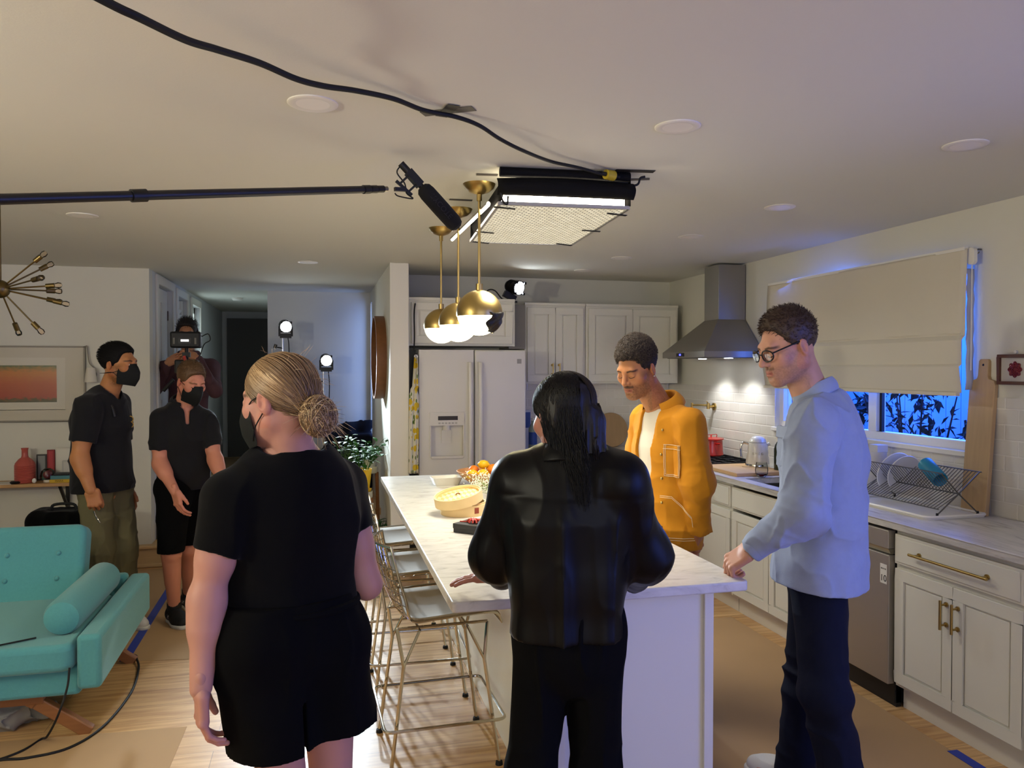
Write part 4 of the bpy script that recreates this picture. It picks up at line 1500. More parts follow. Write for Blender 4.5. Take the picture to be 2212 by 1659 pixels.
def garment(name, P, h, m, parent, terms=(), extra=None):
    def disp(X):
        d = folds(X, terms) if terms else 0
        if extra is not None: d = d + extra(X)
        return d
    V, Q = iso(P, h, disp=disp if (terms or extra) else None, dmax=.03, post=[p for p in P if p.t == 'p'])
    return npmesh(name, V, Q, m, parent)

def leg_cloth(J, s, r, end=None, stop=1., k=.05):
    """r: radii at hip, knee, ankle"""
    h, n, a = J['hip' + s], J['knee' + s], J['ank' + s]
    if stop <= 1:
        c = h + (n - h) * stop
        return [rc(h, c + (n - h) * .06, r[0], r[1], k=k)], c
    return [rc(h, n, r[0], r[1], k=.022), rc(n, a - V3(0, 0, .060), r[1], r[2], k=.04)], a

m_blackcloth = mat('black_cotton', '#050506', .9, spec=.12, bump=.25, bscale=700, sheen=.05, crease=.3, cscale=7)
m_blackpant = mat('black_twill', '#050506', .9, spec=.12, bump=.2, bscale=800)
m_greytee = mat('charcoal_jersey', '#161618', .85, spec=.2, bump=.25, bscale=700, sheen=.08, crease=.35, cscale=9)
m_mask = mat('mask_black', '#0d0f0f', .75, spec=.3, bump=.2, bscale=900)
m_sole_w = mat('sole_white', '#c9c6bf', .6)
m_shoe_b = mat('shoe_black', '#0b0b0d', .7, bump=.3, bscale=400)

# ================= woman with the low bun, foreground
J = JOINTS['woman_bun']; f = J['f']
skin = lin('#b98676')
hc = J['head']; Rh = basis((-.775, .63, 0), pitch=.12); hs = .985
ww = lambda X: face_paint(X, skin, lin('#9c5a52'), lin('#4a372a'))
wl = J['wrL']; dl = unit(V3(.02, .07, -1))
hL = hand_prims(1, curl=(.35, .55, .4), spread=.04, thumb=(.45, -.35, -.25))
wr = J['wrR']; dr_ = unit(np.array(hc) + Rh @ V3(.0, -.09, -.13) - wr)
hR = hand_prims(-1, curl=(.8, 1.0, .6), spread=.03)
woman = body_mesh('person', J, head_prims(False, .96), hc, Rh, hs,
    [(wl, hand_frame(dl, (-.95, -.3, 0)), hL, .95), (wr, hand_frame(dr_, (.6, .7, .1)), hR, .9)], skin, ww, g=1.0, hw=(.155, .13, .15, .13), h=.005, neck_r=.056)
tag(woman, 'woman seen from behind in black tee and shorts with a low blond-brown bun', 'person')
P = []
lat = np.cross([0, 0, 1], f)
P += torso_prims(J, (.190, .160, .178, .150), 1.42)
for s in 'LR': P.append(rc(J['sh' + s], J['neck'] - V3(0, 0, .075), .070, .085, k=.06))
for s in 'LR': P += sleeve(J, s, .56 if s == 'L' else .46, .074, .064, .045)
P.append(el(J['chest'] + f * .07 - V3(0, 0, .02), (.14, .10, .10), R=basis(f), k=.06))
nk = J['neck']
P.append(bx(nk + V3(0, 0, .07) + f * .03, (.09, .09, .075), R=basis(f, pitch=.25), rr=.03, k=.01, op='s'))
P.append(rc(nk - V3(0, 0, .06), nk + V3(0, 0, .1), .068, .066, k=.006, op='s'))
P.append(pl((0, 0, J['pelvis'][2] - .005), (0, 0, -1)))
tee = garment('t_shirt', P, .0055, m_blackcloth, woman, [(.005, (9, 9, 3), 1, 1), (.003, (22, 22, 6), 2, 0)])
# shorts
P = [rc(J['hipL'] + V3(0, 0, .03), J['hipR'] + V3(0, 0, .03), .118, .115, k=.05), rc(J['pelvis'] + V3(0, 0, .02), J['pelvis'] + V3(0, 0, .12), .180, .166, k=.05, ax=f, f=1.35)]
q = []
for s, zc in (('L', .672), ('R', .672)):
    h, n = J['hip' + s], J['knee' + s]
    t = (h[2] - zc) / (h[2] - n[2]); c = h + (n - h) * t
    o = (lat if s == 'L' else -lat) * .012
    P.append(rc(h + o * .3, c + (n - h) * .05 + o, .112, .113, k=.05))
P += [pl((0, 0, .672), (0, 0, -1)), pl((0, 0, J['pelvis'][2] + .13), (0, 0, 1))]
c = (J['hipL'] + J['hipR']) / 2
P.append(bx(c + V3(0, 0, -.28), (.0035, .2, .16), R=basis(f), rr=.002, k=.02, op='s'))
sl = J['hipL'] + (J['kneeL'] - J['hipL']) * .6 + lat * .12
sh_ = garment('shorts', P, .0055, m_blackpant, woman, [(.006, (10, 10, 3), 4, 1), (.003, (26, 26, 8), 5, 0)])
wb = MB()
ang = [2 * PI * i / 40 for i in range(40)]
Rb = basis(f)
wb.tube([tuple(J['pelvis'] + V3(0, 0, .10) + Rb @ V3(math.cos(a) * .176, math.sin(a) * .128, 0)) for a in ang], .012, 8, closed=True)
wb.build('waistband', m_blackpant, sh_)
for s in 'LR':
    a = J['ank' + s]; a0 = V3(a[0], a[1], 0)
    shoe('shoe', woman, a0 - f * .06, a0 + f * .19, m_shoe_b, m_sole_w)
kn_mask(woman, Rh, hc, hs, m_mask, soft=True)
lashes(woman, Rh, hc, hs)
# hair: cap, combed strands, bun
m_hair1 = mat('hair_brown', None, .42, spec=.45, attr='Col')
HC = [lin(x) for x in ('#6a5139', '#8d7050', '#b39570', '#d2b88f')]
def hair_cols(n, seed, cols, w):
    r = np.random.RandomState(seed)
    return np.array(cols)[r.choice(len(cols), n, p=w)] * r.uniform(.75, 1.2, (n, 1))
P = [el((0, .016, .040), (.079, .100, .086), k=0),
     bx((0, -.16, -.03), (.2, .10, .10), R=np.asarray(rotm(.45)), rr=.03, k=.02, op='s'),
     bx((0, -.2 + .004, -.1), (.2, .2, .105), rr=.02, k=.015, op='s'),
     bx((0, 0, -.165), (.2, .3, .10), R=np.asarray(rotm(-.22)), rr=.01, k=.02, op='s')]
for s in (1, -1): P.append(el((s * .082, .016, -.02), (.016, .022, .034), k=.01, op='s'))
tie = V3(0, .104, -.034); bun = V3(.004, .128, -.052)
P += [rc((0, .08, -.01), tie, .045, .022, k=.035), el(bun, (.045, .042, .049), k=.006)]
V, Q = iso([moved(p, Rh, hc, hs) for p in P], .004, pad=.015)
hair = npmesh('hair', V, Q, m_hair1, woman, np.tile(np.array(HC[0]) * .8, (len(V), 1)))
rng = np.random.RandomState(3)
ra = V3(.0805, .1015, .0875); c0 = V3(0, .016, .040)
def comb_back(n, seed, k=16, lift=.0, start=None):
    r = np.random.RandomState(seed)
    th = r.uniform(-1.0, 1.0, n) * PI * .62            # around the hairline, 0 = front top
    d0 = np.stack([np.sin(th) * .95, -np.cos(th) * .72 + .10 * np.abs(np.sin(th)), .52 - .62 * np.sin(np.abs(th) * .8) ** 2 + r.uniform(-.1, .45, n)], 1)
    d0 /= np.linalg.norm(d0, axis=1, keepdims=True)
    dt = unit((tie - c0) / ra)
    out = []
    t = np.linspace(0, 1, k)
    cosw = np.clip(d0 @ dt, -1, 1); w = np.arccos(cosw)
    a = np.sin((1 - t)[None] * w[:, None]) / np.sin(w)[:, None]
    b = np.sin(t[None] * w[:, None]) / np.sin(w)[:, None]
    D = a[..., None] * d0[:, None] + b[..., None] * dt
    off = 1.0 + lift + r.uniform(-.004, .022, (n, 1)) + .012 * np.sin(t[None] * 9 + r.uniform(0, 6, (n, 1))) * np.sin(PI * t)[None]
    S = c0 + D * ra * off[..., None]
    S += (tie + r.randn(n, 1, 3) * V3(.012, .006, .012) - (c0 + dt * ra))[:, :] * (t ** 4)[None, :, None]
    return S
S = comb_back(2300, 3)
S = hc + S * hs @ Rh.T
strands('hair_strands', S, .0010, m_hair1, hair, hair_cols(2300, 3, HC, (.34, .34, .22, .10)))
n = 620
r = np.random.RandomState(8)
t = np.linspace(0, 1, 14)
ax = r.randn(n, 3) * V3(.5, 1, .5); ax /= np.linalg.norm(ax, axis=1, keepdims=True)
u0 = np.cross(ax, r.randn(n, 3)); u0 /= np.linalg.norm(u0, axis=1, keepdims=True); v0 = np.cross(ax, u0)
ph = r.uniform(1.5, 4.0, n)
A = t[None] * ph[:, None]
rad_ = r.uniform(.98, 1.12, (n, 1))
S = (u0[:, None] * np.cos(A)[..., None] + v0[:, None] * np.sin(A)[..., None]) * (V3(.046, .043, .050) * rad_[..., None]) + bun
S = hc + S * hs @ Rh.T
bo = strands('bun_strands', S, .0011, m_hair1, hair, hair_cols(n, 5, HC, (.25, .35, .25, .15)))
n = 150
t = np.linspace(0, 1, 10)
d = r.randn(n, 3) + V3(0, .5, -.1); d /= np.linalg.norm(d, axis=1, keepdims=True)
st = np.where((np.arange(n) < 95)[:, None], bun + d * V3(.042, .04, .046), c0 + d * ra * V3(.9, 1, 1) + V3(0, 0, .01))
g = r.randn(n, 3) * .7 + d; g /= np.linalg.norm(g, axis=1, keepdims=True)
L_ = r.uniform(.015, .05, (n, 1, 1))
S = st[:, None] + d[:, None] * t[None, :, None] * L_ * .7 + g[:, None] * (t ** 2)[None, :, None] * L_ * .5 + V3(0, 0, -1) * (t ** 2)[None, :, None] * L_ * .35
keep = (S[:, 0, 1] > -.05) & (S[:, 0, 2] > -.11)
S = hc + S[keep] * hs @ Rh.T
strands('stray_hairs', S, .0005, m_hair1, hair, hair_cols(int(keep.sum()), 6, HC, (.1, .2, .3, .4)))
surf_tube(woman, 'hair_tie', [tuple(tie + V3(math.cos(a) * .021, .004, math.sin(a) * .021)) for a in [2 * PI * i / 16 for i in range(17)]], .003, m_black, Rh, hc, hs)

# ================= woman with long dark hair at the island end
J = JOINTS['woman_dark']; f = J['f']; lat = np.cross([0, 0, 1], f)
skin = lin('#b07d6c')
hc = J['head']; Rh = basis((-.30, .95, 0), pitch=.28); hs = .97
hl = hand_prims(1, curl=(.05, .1, .12), spread=.10, thumb=(1.15, .05, -.25))
pf = unit(V3(-.15, 1, -.12))
wl = J['wrL']
hr = hand_prims(-1, curl=(.1, .15, .1), spread=.08)
dark = body_mesh('person', J, head_prims(False, .95), hc, Rh, hs,
    [(wl, hand_frame(unit(V3(-.80, .58, -.13)), (-.1, .1, 1)), hand_prims(1, curl=(.10, .15, .15), spread=.13, thumb=(1.0, .0, -.2)), .95), (J['wrR'], hand_frame(unit(V3(-.4, .9, -.2)), (0, .1, 1)), hr, .95)],
    skin, lambda X: face_paint(X, skin, lin('#8c4a45'), lin('#20150f')), g=.95, hw=(.14, .12, .14, .12), h=.006)
tag(dark, 'woman with long dark hair in a glossy black jacket, hand on the island end', 'person')
m_satin = mat('black_satin', '#050507', .42, spec=.2, sheen=.0)
P = []
for s in 'LR':
    a, e, w = J['sh' + s], J['el' + s], J['wr' + s]
    o = (lat if s == 'L' else -lat)
    P += [rc(a, e + o * .0, .080, .074, k=.04), rc(e, w - (w - e) * .12, .072, .042, k=.05), rc(w - (w - e) * .16, w + (w - e) * .02, .046, .042, k=.012)]
    P.append(flat_end(w + (w - e) * .06, w - e, .06))
    P.append(rc(w - (w - e) * .1, w + (w - e) * .3, .031, .031, k=.004, op='s'))
P += torso_prims(J, (.158, .158, .165, .140), 1.32)
P.append(rc(J['pelvis'], J['pelvis'] - V3(0, 0, .1), .158, .158, k=.03, ax=f, f=1.32))
nk = J['neck']
for s in 'LR': P.append(rc(J['sh' + s], nk - V3(0, 0, .02), .068, .062, k=.06))
P.append(pl((0, 0, J['pelvis'][2] + .008), (0, 0, -1)))
zy = J['upper'][2] - .005
def pleats(X):
    w = np.clip((zy - X[:, 2]) / .06, 0, 1)
    u = (X - nk) @ lat
    amp = .006 + .010 * np.clip((zy - X[:, 2]) / .4, 0, 1)
    n = noise(np.stack([u * 13, X[:, 2] * .8, u * 0], 1), 1, 4)
    seam = -.004 * np.exp(-((X[:, 2] - zy) / .006) ** 2)
    back = np.clip(-((X - nk) @ f) / .05 + .6, 0, 1)
    return -w * amp * 1.6 * (1.8 * (1 - np.abs(n)) ** 2 - .8) * back - seam * .4 * back
jk = garment('jacket', P, .0055, m_satin, dark, [(.0035, (7, 7, 4), 11, 0), (.0025, (15, 15, 7), 12, 1)], pleats)
collar(dark, m_satin, nk + V3(0, 0, -.005), V3(0, 0, 1) + f * .15, -f, .064, .045, .055, .6, .02, flare=.03)
P = [rc(J['hipL'] + V3(0, 0, .04), J['hipR'] + V3(0, 0, .04), .083, .083, k=.05), rc(J['pelvis'] - V3(0, 0, .03), J['pelvis'] + V3(0, 0, .06), .145, .13, k=.05, ax=f, f=1.25)]
for s in 'LR':
    q, c = leg_cloth(J, s, (.082, .068, .076), stop=2)
    P += q
P.append(pl((0, 0, .015), (0, 0, -1)))
garment('trousers', P, .0055, m_blackpant, dark, [(.006, (12, 12, 5), 21, 1)])
for s in 'LR':
    a = J['ank' + s]; a0 = V3(a[0], a[1], 0)
    shoe('shoe', dark, a0 - f * .06, a0 + f * .18, m_shoe_b, m_sole_w, h=.07)
m_hair2 = mat('hair_black', None, .48, spec=.35, attr='Col')
D2 = [lin(x) for x in ('#0c0908', '#15100d', '#221812', '#33241a')]
RhT = Rh.T
up_l = RhT @ V3(0, 0, 1)
cx0 = V3(0, .018, .036)
Pm = [el((0, .018, .036), (.083, .106, .088), k=0), bx((0, -.17, -.05), (.2, .10, .12), R=np.asarray(rotm(.1)), rr=.03, k=.02, op='s')]
Pm = [moved(p, Rh, hc, hs) for p in Pm]
bk = hc + Rh @ V3(0, .075, -.01)
for o, z, r0, r1 in ((-.046, -.18, .038, .010), (.0, -.17, .038, .012), (.050, -.19, .036, .010)):
    rgt = -lat
    e = V3(bk[0], bk[1], 0) + rgt * (o * 1.15 + .012) - f * .045 + V3(0, 0, hc[2] + z)
    Pm.append(rc(bk + rgt * o * .8 - V3(0, 0, .03), e, r0, r1, k=.05, ax=f, f=1.3))
V, Q = iso(Pm, .0045, pad=.02, disp=lambda X: folds(X, [(.004, (60, 60, 5), 3, 1)]))
hair = npmesh('hair', V, Q, m_hair2, dark, np.tile(np.array(D2[1]), (len(V), 1)))
def long_hair(n, seed, k=20):
    r = np.random.RandomState(seed)
    side = np.where(r.rand(n) < .5, 1., -1.)
    y0 = r.uniform(-.085, .085, n)                     # along the parting
    start = np.stack([side * r.uniform(.001, .012, n), .018 + y0 * 1.0, .036 + .088 * np.sqrt(np.clip(1 - (y0 / .106) ** 2, .05, 1))], 1)
    ang_e = r.uniform(.15, 1.0, n) * side              # where it leaves the skull: 0 = nape, 1 = beside the face
    ex = np.sin(ang_e * 1.75) * .086; ey = .018 + np.cos(ang_e * 1.75) * .108
    mid = np.stack([ex, ey, np.full(n, -.01) + r.uniform(-.02, .02, n)], 1)
    d0 = (start - cx0) / V3(.083, .106, .088); d1 = (mid - cx0) / V3(.083, .106, .088)
    d0 /= np.linalg.norm(d0, axis=1, keepdims=True); d1 /= np.linalg.norm(d1, axis=1, keepdims=True)
    w = np.arccos(np.clip((d0 * d1).sum(1), -1, 1)); h = k // 2
    t = np.linspace(0, 1, h)
    A = np.sin((1 - t)[None] * w[:, None]) / np.sin(w)[:, None]; B = np.sin(t[None] * w[:, None]) / np.sin(w)[:, None]
    off = 1.0 + r.uniform(0, .05, (n, 1))
    up = cx0 + (A[..., None] * d0[:, None] + B[..., None] * d1[:, None]) * V3(.083, .106, .088) * off[..., None]
    U = hc + up * hs @ Rh.T
    last = U[:, -1]
    front = np.clip((np.abs(ang_e) - .72) / .28, 0, 1)
    L = r.uniform(.16, .27, n) * (1 - .45 * front)
    t2 = np.linspace(0, 1, k - h + 1)[1:]
    rgt = -lat
    ox = (last - hc) @ rgt
    tgt = rgt[None] * ((-ox * .25 + .030) * 1.0)[:, None] + (-f)[None] * (.05 * (1 - front))[:, None]
    wv = .006 * np.sin(t2[None] * r.uniform(4, 9, (n, 1)) + r.uniform(0, 6, (n, 1)))
    Dn = last[:, None] + V3(0, 0, -1) * t2[None, :, None] * L[:, None, None] + tgt[:, None] * (t2 ** 1.3)[None, :, None] + rgt * wv[..., None]
    return np.concatenate([U, Dn], 1)
S = long_hair(3000, 4)
strands('hair_strands', S, .0010, m_hair2, hair, hair_cols(3000, 4, D2, (.4, .32, .2, .08)))

# ================= tall man in the blue shirt
J = JOINTS['man_blue']; f = J['f']; lat = np.cross([0, 0, 1], f)
skin = lin('#c49078')
hc = J['head']; Rh = basis((-.95, .03, 0), pitch=.30); hs = 1.06
wl = J['wrL']
tgt = V3(1.395, 2.470, .945)
fist = hand_prims(1, curl=(1.0, 1.35, .9), spread=.03, thumb=(.35, -.45, -.35), fcurl=[(.75, 1.3, .8), (.85, 1.4, .9), (.95, 1.4, .9), (1.0, 1.3, .9)])
blue = body_mesh('person', J, head_prims(True, 1.02, 1.08), hc, Rh, hs,
    [(wl, hand_frame(unit(tgt - wl), (-.62, -.25, .75)), fist, 1.05), (J['wrR'], hand_frame((-.6, .1, -.8), (-.8, .3, .5)), hand_prims(-1), 1.)],
    skin, lambda X: face_paint(X, skin, lin('#a86058'), lin('#3b2a1e'), lin('#5a4232'), .42), g=1.1, hw=(.16, .145, .17, .15), neck_r=.064)
tag(blue, 'tall man in glasses, light blue button shirt and dark jeans, fist on the island corner', 'person')
m_oxford = mat('blue_oxford', '#96a2bd', .8, spec=.2, bump=.35, bscale=900, sheen=.1, var=.06, vscale=40, crease=.9, cscale=6)
P = []
def shirt_body():
    Q_ = torso_prims(J, (.196, .190, .192, .160), 1.30)
    Q_.append(rc(J['pelvis'] + V3(0, 0, .02), J['pelvis'] - V3(0, 0, .04), .196, .200, k=.03, ax=f, f=1.22))
    for s in 'LR': Q_.append(rc(J['sh' + s] - V3(0, 0, .01), J['neck'] - V3(0, 0, .05), .072, .070, k=.06))
    return Q_
nk = J['neck']
P += shirt_body()
for s in 'LR':
    a, e, w = J['sh' + s], J['el' + s], J['wr' + s]
    P.append(grp([rc(a, e, .086, .072, k=.03), rc(e, w - (w - e) * .15, .070, .046, k=.04)], .016))
P.append(bx(nk + V3(0, 0, .098) , (.10, .10, .07), R=basis(f, pitch=.3), rr=.02, k=.01, op='s'))
P.append(pl(J['pelvis'] + V3(0, 0, -.045), unit(V3(0, 0, -1) + f * .06)))
def shirtfold(X):
    # creases gather at the elbow and the waist
    d = 0
    e = J['elL']; w = np.exp(-(np.linalg.norm(X - e, axis=1) / .11) ** 2)
    ax_ = unit(J['wrL'] - J['shL'])
    d = d - .010 * w * (1 - 2 * np.abs(noise(np.stack([(X - e) @ ax_ * 26, X[:, 0] * 5, X[:, 1] * 5], 1), 1, 3)))
    a = unit(V3(.55, -.2, -.8))
    u = (X - J['waist']) @ a
    w2 = np.exp(-((X[:, 2] - J['waist'][2]) / .2) ** 2)
    d = d - .008 * w2 * (1 - 2 * np.abs(noise(np.stack([u * 11, ((X - J['waist']) @ np.cross(a, f)) * 3, X[:, 1] * 2], 1), 1, 9)))
    return d
sh = garment('shirt', P, .0045, m_oxford, blue, [(.008, (6, 6, 3.5), 31, 1), (.0045, (15, 15, 8), 32, 1), (.0015, (40, 40, 22), 33, 0)], shirtfold)
collar(blue, m_oxford, nk + V3(0, 0, .020) + f * .008, unit(V3(0, 0, 1) + f * .34), -f, .072, .044, .052, .45, .035, flare=.010)
# cuff, placket, pocket, buttons
for s in 'LR':
    e, w = J['el' + s], J['wr' + s]; d = unit(w - e)
    Pc = [rc(w - d * .085, w + d * .015, .047, .045, k=0), flat_end(w + d * .005, d, .08), flat_end(w - d * .075, -d, .08), rc(w - d * .1, w + d * .06, .037, .034, k=.003, op='s')]
    c = garment('cuff', Pc, .004, m_oxford, sh, [(.002, (14, 14, 14), 3, 0)])
nrm = basis(f)
def on_chest(x, z, d):   # point on the front of the chest: x to his left, z up, d out
    return J['chest'] + nrm @ V3(x, -d, z)
pk = MB()
Rp = Matrix(nrm.tolist())
MB().obox(tuple(on_chest(.088, .02, .133)), (.058, .004, .065), Rp @ rotm(-.05, 0, .45)).obox(tuple(on_chest(.088, .082, .134)), (.060, .0055, .022), Rp @ rotm(-.05, 0, .45)).build('pocket', m_oxford, sh, smooth=False, bevel=.003)
P = [rc(J['hipL'] + V3(0, 0, .05), J['hipR'] + V3(0, 0, .05), .100, .100, k=.05)]
for s in 'LR':
    q, c = leg_cloth(J, s, (.096, .076, .076), stop=2)
    P += q
P.append(pl((0, 0, .02), (0, 0, -1)))
m_denim = mat('dark_denim', '#0e1223', .8, spec=.2, bump=.3, bscale=900, var=.12, vscale=30, crease=.35, cscale=7)
def jeanfold(X):
    d = 0
    for s in 'LR':
        k = J['knee' + s]
        w = np.exp(-((X[:, 2] - k[2]) / .10) ** 2)
        d = d - .009 * w * (1 - 2 * np.abs(noise(np.stack([X[:, 2] * 15 + X[:, 0] * 5, X[:, 0] * 4, X[:, 1] * 4], 1), 1, 5)))
    w = np.exp(-((X[:, 2] - .16) / .12) ** 2)
    d = d - .007 * w * (1 - 2 * np.abs(noise(np.stack([X[:, 2] * 18, X[:, 0] * 6, X[:, 1] * 6], 1), 1, 6)))
    return d
garment('jeans', P, .0055, m_denim, blue, [(.004, (9, 9, 5), 41, 1)], jeanfold)
m_sneak = mat('shoe_white', '#cfccc6', .55, bump=.2, bscale=300)
for s in 'LR':
    a = J['ank' + s]; a0 = V3(a[0], a[1], 0)
    shoe('shoe', blue, a0 - f * .07, a0 + unit(f + lat * (.15 if s == 'L' else -.3)) * .21, m_sneak, m_sole_w, h=.075)
short_hair(blue, Rh, hc, hs, mat('hair_chestnut', '#3d2b1e', .5), grow=.006, top=.026, front=-.040, hair_z=.070, n=3000, length=.015, flow=(0, -.5, .25), seed=2, disp=lambda X: folds(X, [(.003, (70, 70, 70), 2, 0)]))
lashes(blue, Rh, hc, hs)
gl = MB()
for s in (1, -1):
    gl.tube([tuple(np.asarray(hc) + Rh @ V3(s * .036 + .026 * math.cos(a) * (1 if abs(math.cos(a)) < 2 else 1), -.1075 + .012 * abs(math.cos(a)) * (1 if math.cos(a) * s > 0 else 0), .002 + .0195 * math.sin(a)) * hs) for a in [2 * PI * i / 24 for i in range(24)]], .0026, 8, closed=True)
    gl.tube([tuple(np.asarray(hc) + Rh @ V3(*p) * hs) for p in spline([(s * .062, -.095, .010), (s * .0735, -.05, .016), (s * .077, .005, .020), (s * .074, .030, .008)], 5)], .0028, 8)
gl.tube([tuple(np.asarray(hc) + Rh @ V3(*p) * hs) for p in ((-.010, -.108, .006), (0, -.111, .009), (.010, -.108, .006))], .0026, 8)
ge = empty('glasses', tuple(hc), 0)
ge.parent = blue
go = gl.build('frame', m_black, ge); go.matrix_parent_inverse = Matrix.Translation(-Vector(hc))
lz = MB()
for s in (1, -1):
    lz.lathe([(.0, 0), (.024, .0)], tuple(np.asarray(hc) + Rh @ V3(s * .036, -.104, .002) * hs), 20, Matrix(Rh.tolist()) @ rotm(PI / 2, 0, 0))
lo = lz.build('lenses', glassmat('spectacle_lens'), ge); lo.matrix_parent_inverse = Matrix.Translation(-Vector(hc))
Rf = hand_frame(unit(tgt - wl), (-.62, -.25, .75))
kn = wl + Rf @ (V3(.094, -.011, 0) * 1.05)
dd = unit(V3(math.cos(.95), 0, -math.sin(.95)))
rp = wl + Rf @ ((V3(.094, -.011, .001) + dd * .022) * 1.05)
zx = Rf @ unit(np.cross(dd, [0, 1, 0])); yx = Rf @ V3(0, 1, 0)
MB().tube([tuple(rp + (zx * math.cos(a) + yx * math.sin(a)) * .0108) for a in [2 * PI * i / 20 for i in range(20)]], .0018, 6, closed=True).build('ring', mat('ring_dark', '#2b2b2d', .3, .8), blue)

# ================= man in the mustard jacket
J = JOINTS['man_mustard']; f = J['f']; lat = np.cross([0, 0, 1], f)
skin = lin('#b57a50')
hc = J['head']; Rh = basis((-.86, -.50, 0), pitch=.38); hs = 1.04
must = body_mesh('person', J, head_prims(True, 1.0, 1.0), hc, Rh, hs,
    [(J['wrL'], hand_frame((.10, .2, -.97), (.6, -.7, 0)), hand_prims(1, curl=(1.0, 1.2, .8), thumb=(.3, -.4, -.2)), 1.0), (J['wrR'], hand_frame((.1, .1, -1), (-.6, .7, 0)), hand_prims(-1), 1.)],
    skin, lambda X: face_paint(X, skin, lin('#9c5a4a'), lin('#1a110c'), lin('#2a1b12'), .55), g=1.05, neck_r=.060)
tag(must, 'man looking down in a mustard work jacket with white stitching', 'person')
m_must = mat('mustard_twill', '#c8841c', .8, spec=.2, bump=.3, bscale=900, var=.07, vscale=25, sheen=.05, crease=.8, cscale=7)
m_cream = mat('cream_cotton', '#d9d2c2', .85, spec=.2, bump=.2, bscale=700)
m_stitch = mat('stitch_cream', '#e2cfa8', .8)
P = torso_prims(J, (.150, .145, .165, .140), 1.45)
for s in 'LR': P.append(rc(J['sh' + s], J['neck'] - V3(0, 0, .05), .055, .06, k=.05))
nk = J['neck']
P.append(rc(nk - V3(0, 0, .05), nk + V3(0, 0, .1), .062, .060, k=.006, op='s'))
garment('t_shirt', P, .007, m_cream, must)
P = []; ARM = []
for s in 'LR':
    a, e, w = J['sh' + s], J['el' + s], J['wr' + s]
    ARM.append(grp([rc(a, e, .074, .067, k=.03), rc(e, w + (w - e) * .05, .066, .058, k=.04), flat_end(w - (w - e) * .02, w - e, .08), rc(w - (w - e) * .15, w + (w - e) * .3, .046, .048, k=.003, op='s')], .004))
P += torso_prims(J, (.172, .170, .178, .150), 1.36)
P.append(rc(J['pelvis'] + V3(0, 0, .02), J['pelvis'] - V3(0, 0, .06), .172, .175, k=.03, ax=f, f=1.36))
for s in 'LR': P.append(rc(J['sh' + s] - V3(0, 0, .008), nk - V3(0, 0, .05), .066, .062, k=.06))
Rf = basis(f)
P.append(bx(J['chest'] + Rf @ V3(-.012, -.22, .0), (.058, .14, .5), R=Rf @ np.asarray(rotm(0, .05)), rr=.004, k=.006, op='s'))
P.append(bx(nk + V3(0, 0, .075), (.10, .10, .06), R=basis(f, pitch=.3), rr=.02, k=.01, op='s'))
P.append(pl((0, 0, J['pelvis'][2] - .052), (0, 0, -1)))
P += ARM
def mustfold(X):
    e = J['elL']; ax_ = unit(J['wrL'] - J['shL'])
    w = np.exp(-(np.linalg.norm(X - e - ax_ * .03, axis=1) / .12) ** 2)
    d = -.009 * w * (1 - 2 * np.abs(noise(np.stack([(X - e) @ ax_ * 24, X[:, 0] * 6, X[:, 1] * 6], 1), 1, 13)))
    return d
jm = garment('jacket', P, .005, m_must, must, [(.006, (6, 6, 6), 51, 1), (.003, (16, 16, 10), 52, 1)], mustfold)
collar(must, m_must, nk + V3(0, 0, .012) + f * .008, unit(V3(0, 0, 1) + f * .38), -f, .072, .046, .055, .75, .035, flare=.030)
jV = np.empty(len(jm.data.vertices) * 3, np.float32); jm.data.vertices.foreach_get('co', jV); jV = jV.reshape(-1, 3)
def on_jacket(x, z, out=.0012):
    """point on the left front of the jacket: x across to his left, z up"""
    o = J['chest'] + Rf @ V3(x, 0, z)
    dv = Rf @ V3(.35, -1, 0); dv = unit(dv)
    q = jV - o
    t = q @ dv
    r2 = ((q - t[:, None] * dv) ** 2).sum(1)
    i = np.nonzero((r2 < .012 ** 2) & (t > 0))[0]
    tm = t[i].max() if len(i) else .15
    return o + dv * (tm + out)
def stitch_line(pts, b, n=10, out=.0060):
    P_ = []
    for i in range(len(pts) - 1):
        for j in range(n):
            t = j / n
            P_.append(on_jacket(pts[i][0] * (1 - t) + pts[i + 1][0] * t, pts[i][1] * (1 - t) + pts[i + 1][1] * t, out))
    P_.append(on_jacket(*pts[-1], out))
    b.tube([tuple(p) for p in P_], .0011, 5)
b = MB()
for o in (0, .007):
    stitch_line([(.075 + o, .025 - 0), (.075 + o, -.115 + o), (.165 - o, -.115 + o), (.165 - o, .025)], b, 6)
stitch_line([(.07, .026), (.17, .026)], b, 6); stitch_line([(.07, .008), (.17, .008)], b, 6)
for o in (0, .007): stitch_line([(.05, -.215 + o), (.11, -.215 + o), (.205, -.30 + o), (.205, -.34)], b, 6)
for z in (-.405, -.395): stitch_line([(.055, z), (.20, z)], b, 8)
b.build('stitching', m_stitch, jm)
b = MB()
for z in (.09, -.02, -.13, -.24, -.35):
    p = on_jacket(.058, z, .0)
    b.ball(tuple(p), .0065, 10, 6)
b.build('buttons', m_brass, jm)
pb = MB()
def pocket(u, v): return tuple(on_jacket(.072 + u * .096, -.118 + v * .145, .003))
pb.grid(pocket, 8, 10).build('pocket', m_must, jm, solid=.003)
P = [rc(J['hipL'] - V3(0, 0, .0), J['hipR'] - V3(0, 0, .0), .078, .078, k=.05), pl((0, 0, J['pelvis'][2] + .02), (0, 0, 1))]
for s in 'LR': P += leg_cloth(J, s, (.078, .064, .062), stop=2)[0]
P.append(pl((0, 0, .02), (0, 0, -1)))
garment('jeans', P, .007, mat('grey_denim', '#4a5056', .85, bump=.3, bscale=900), must, [(.004, (9, 9, 7), 61, 1)])
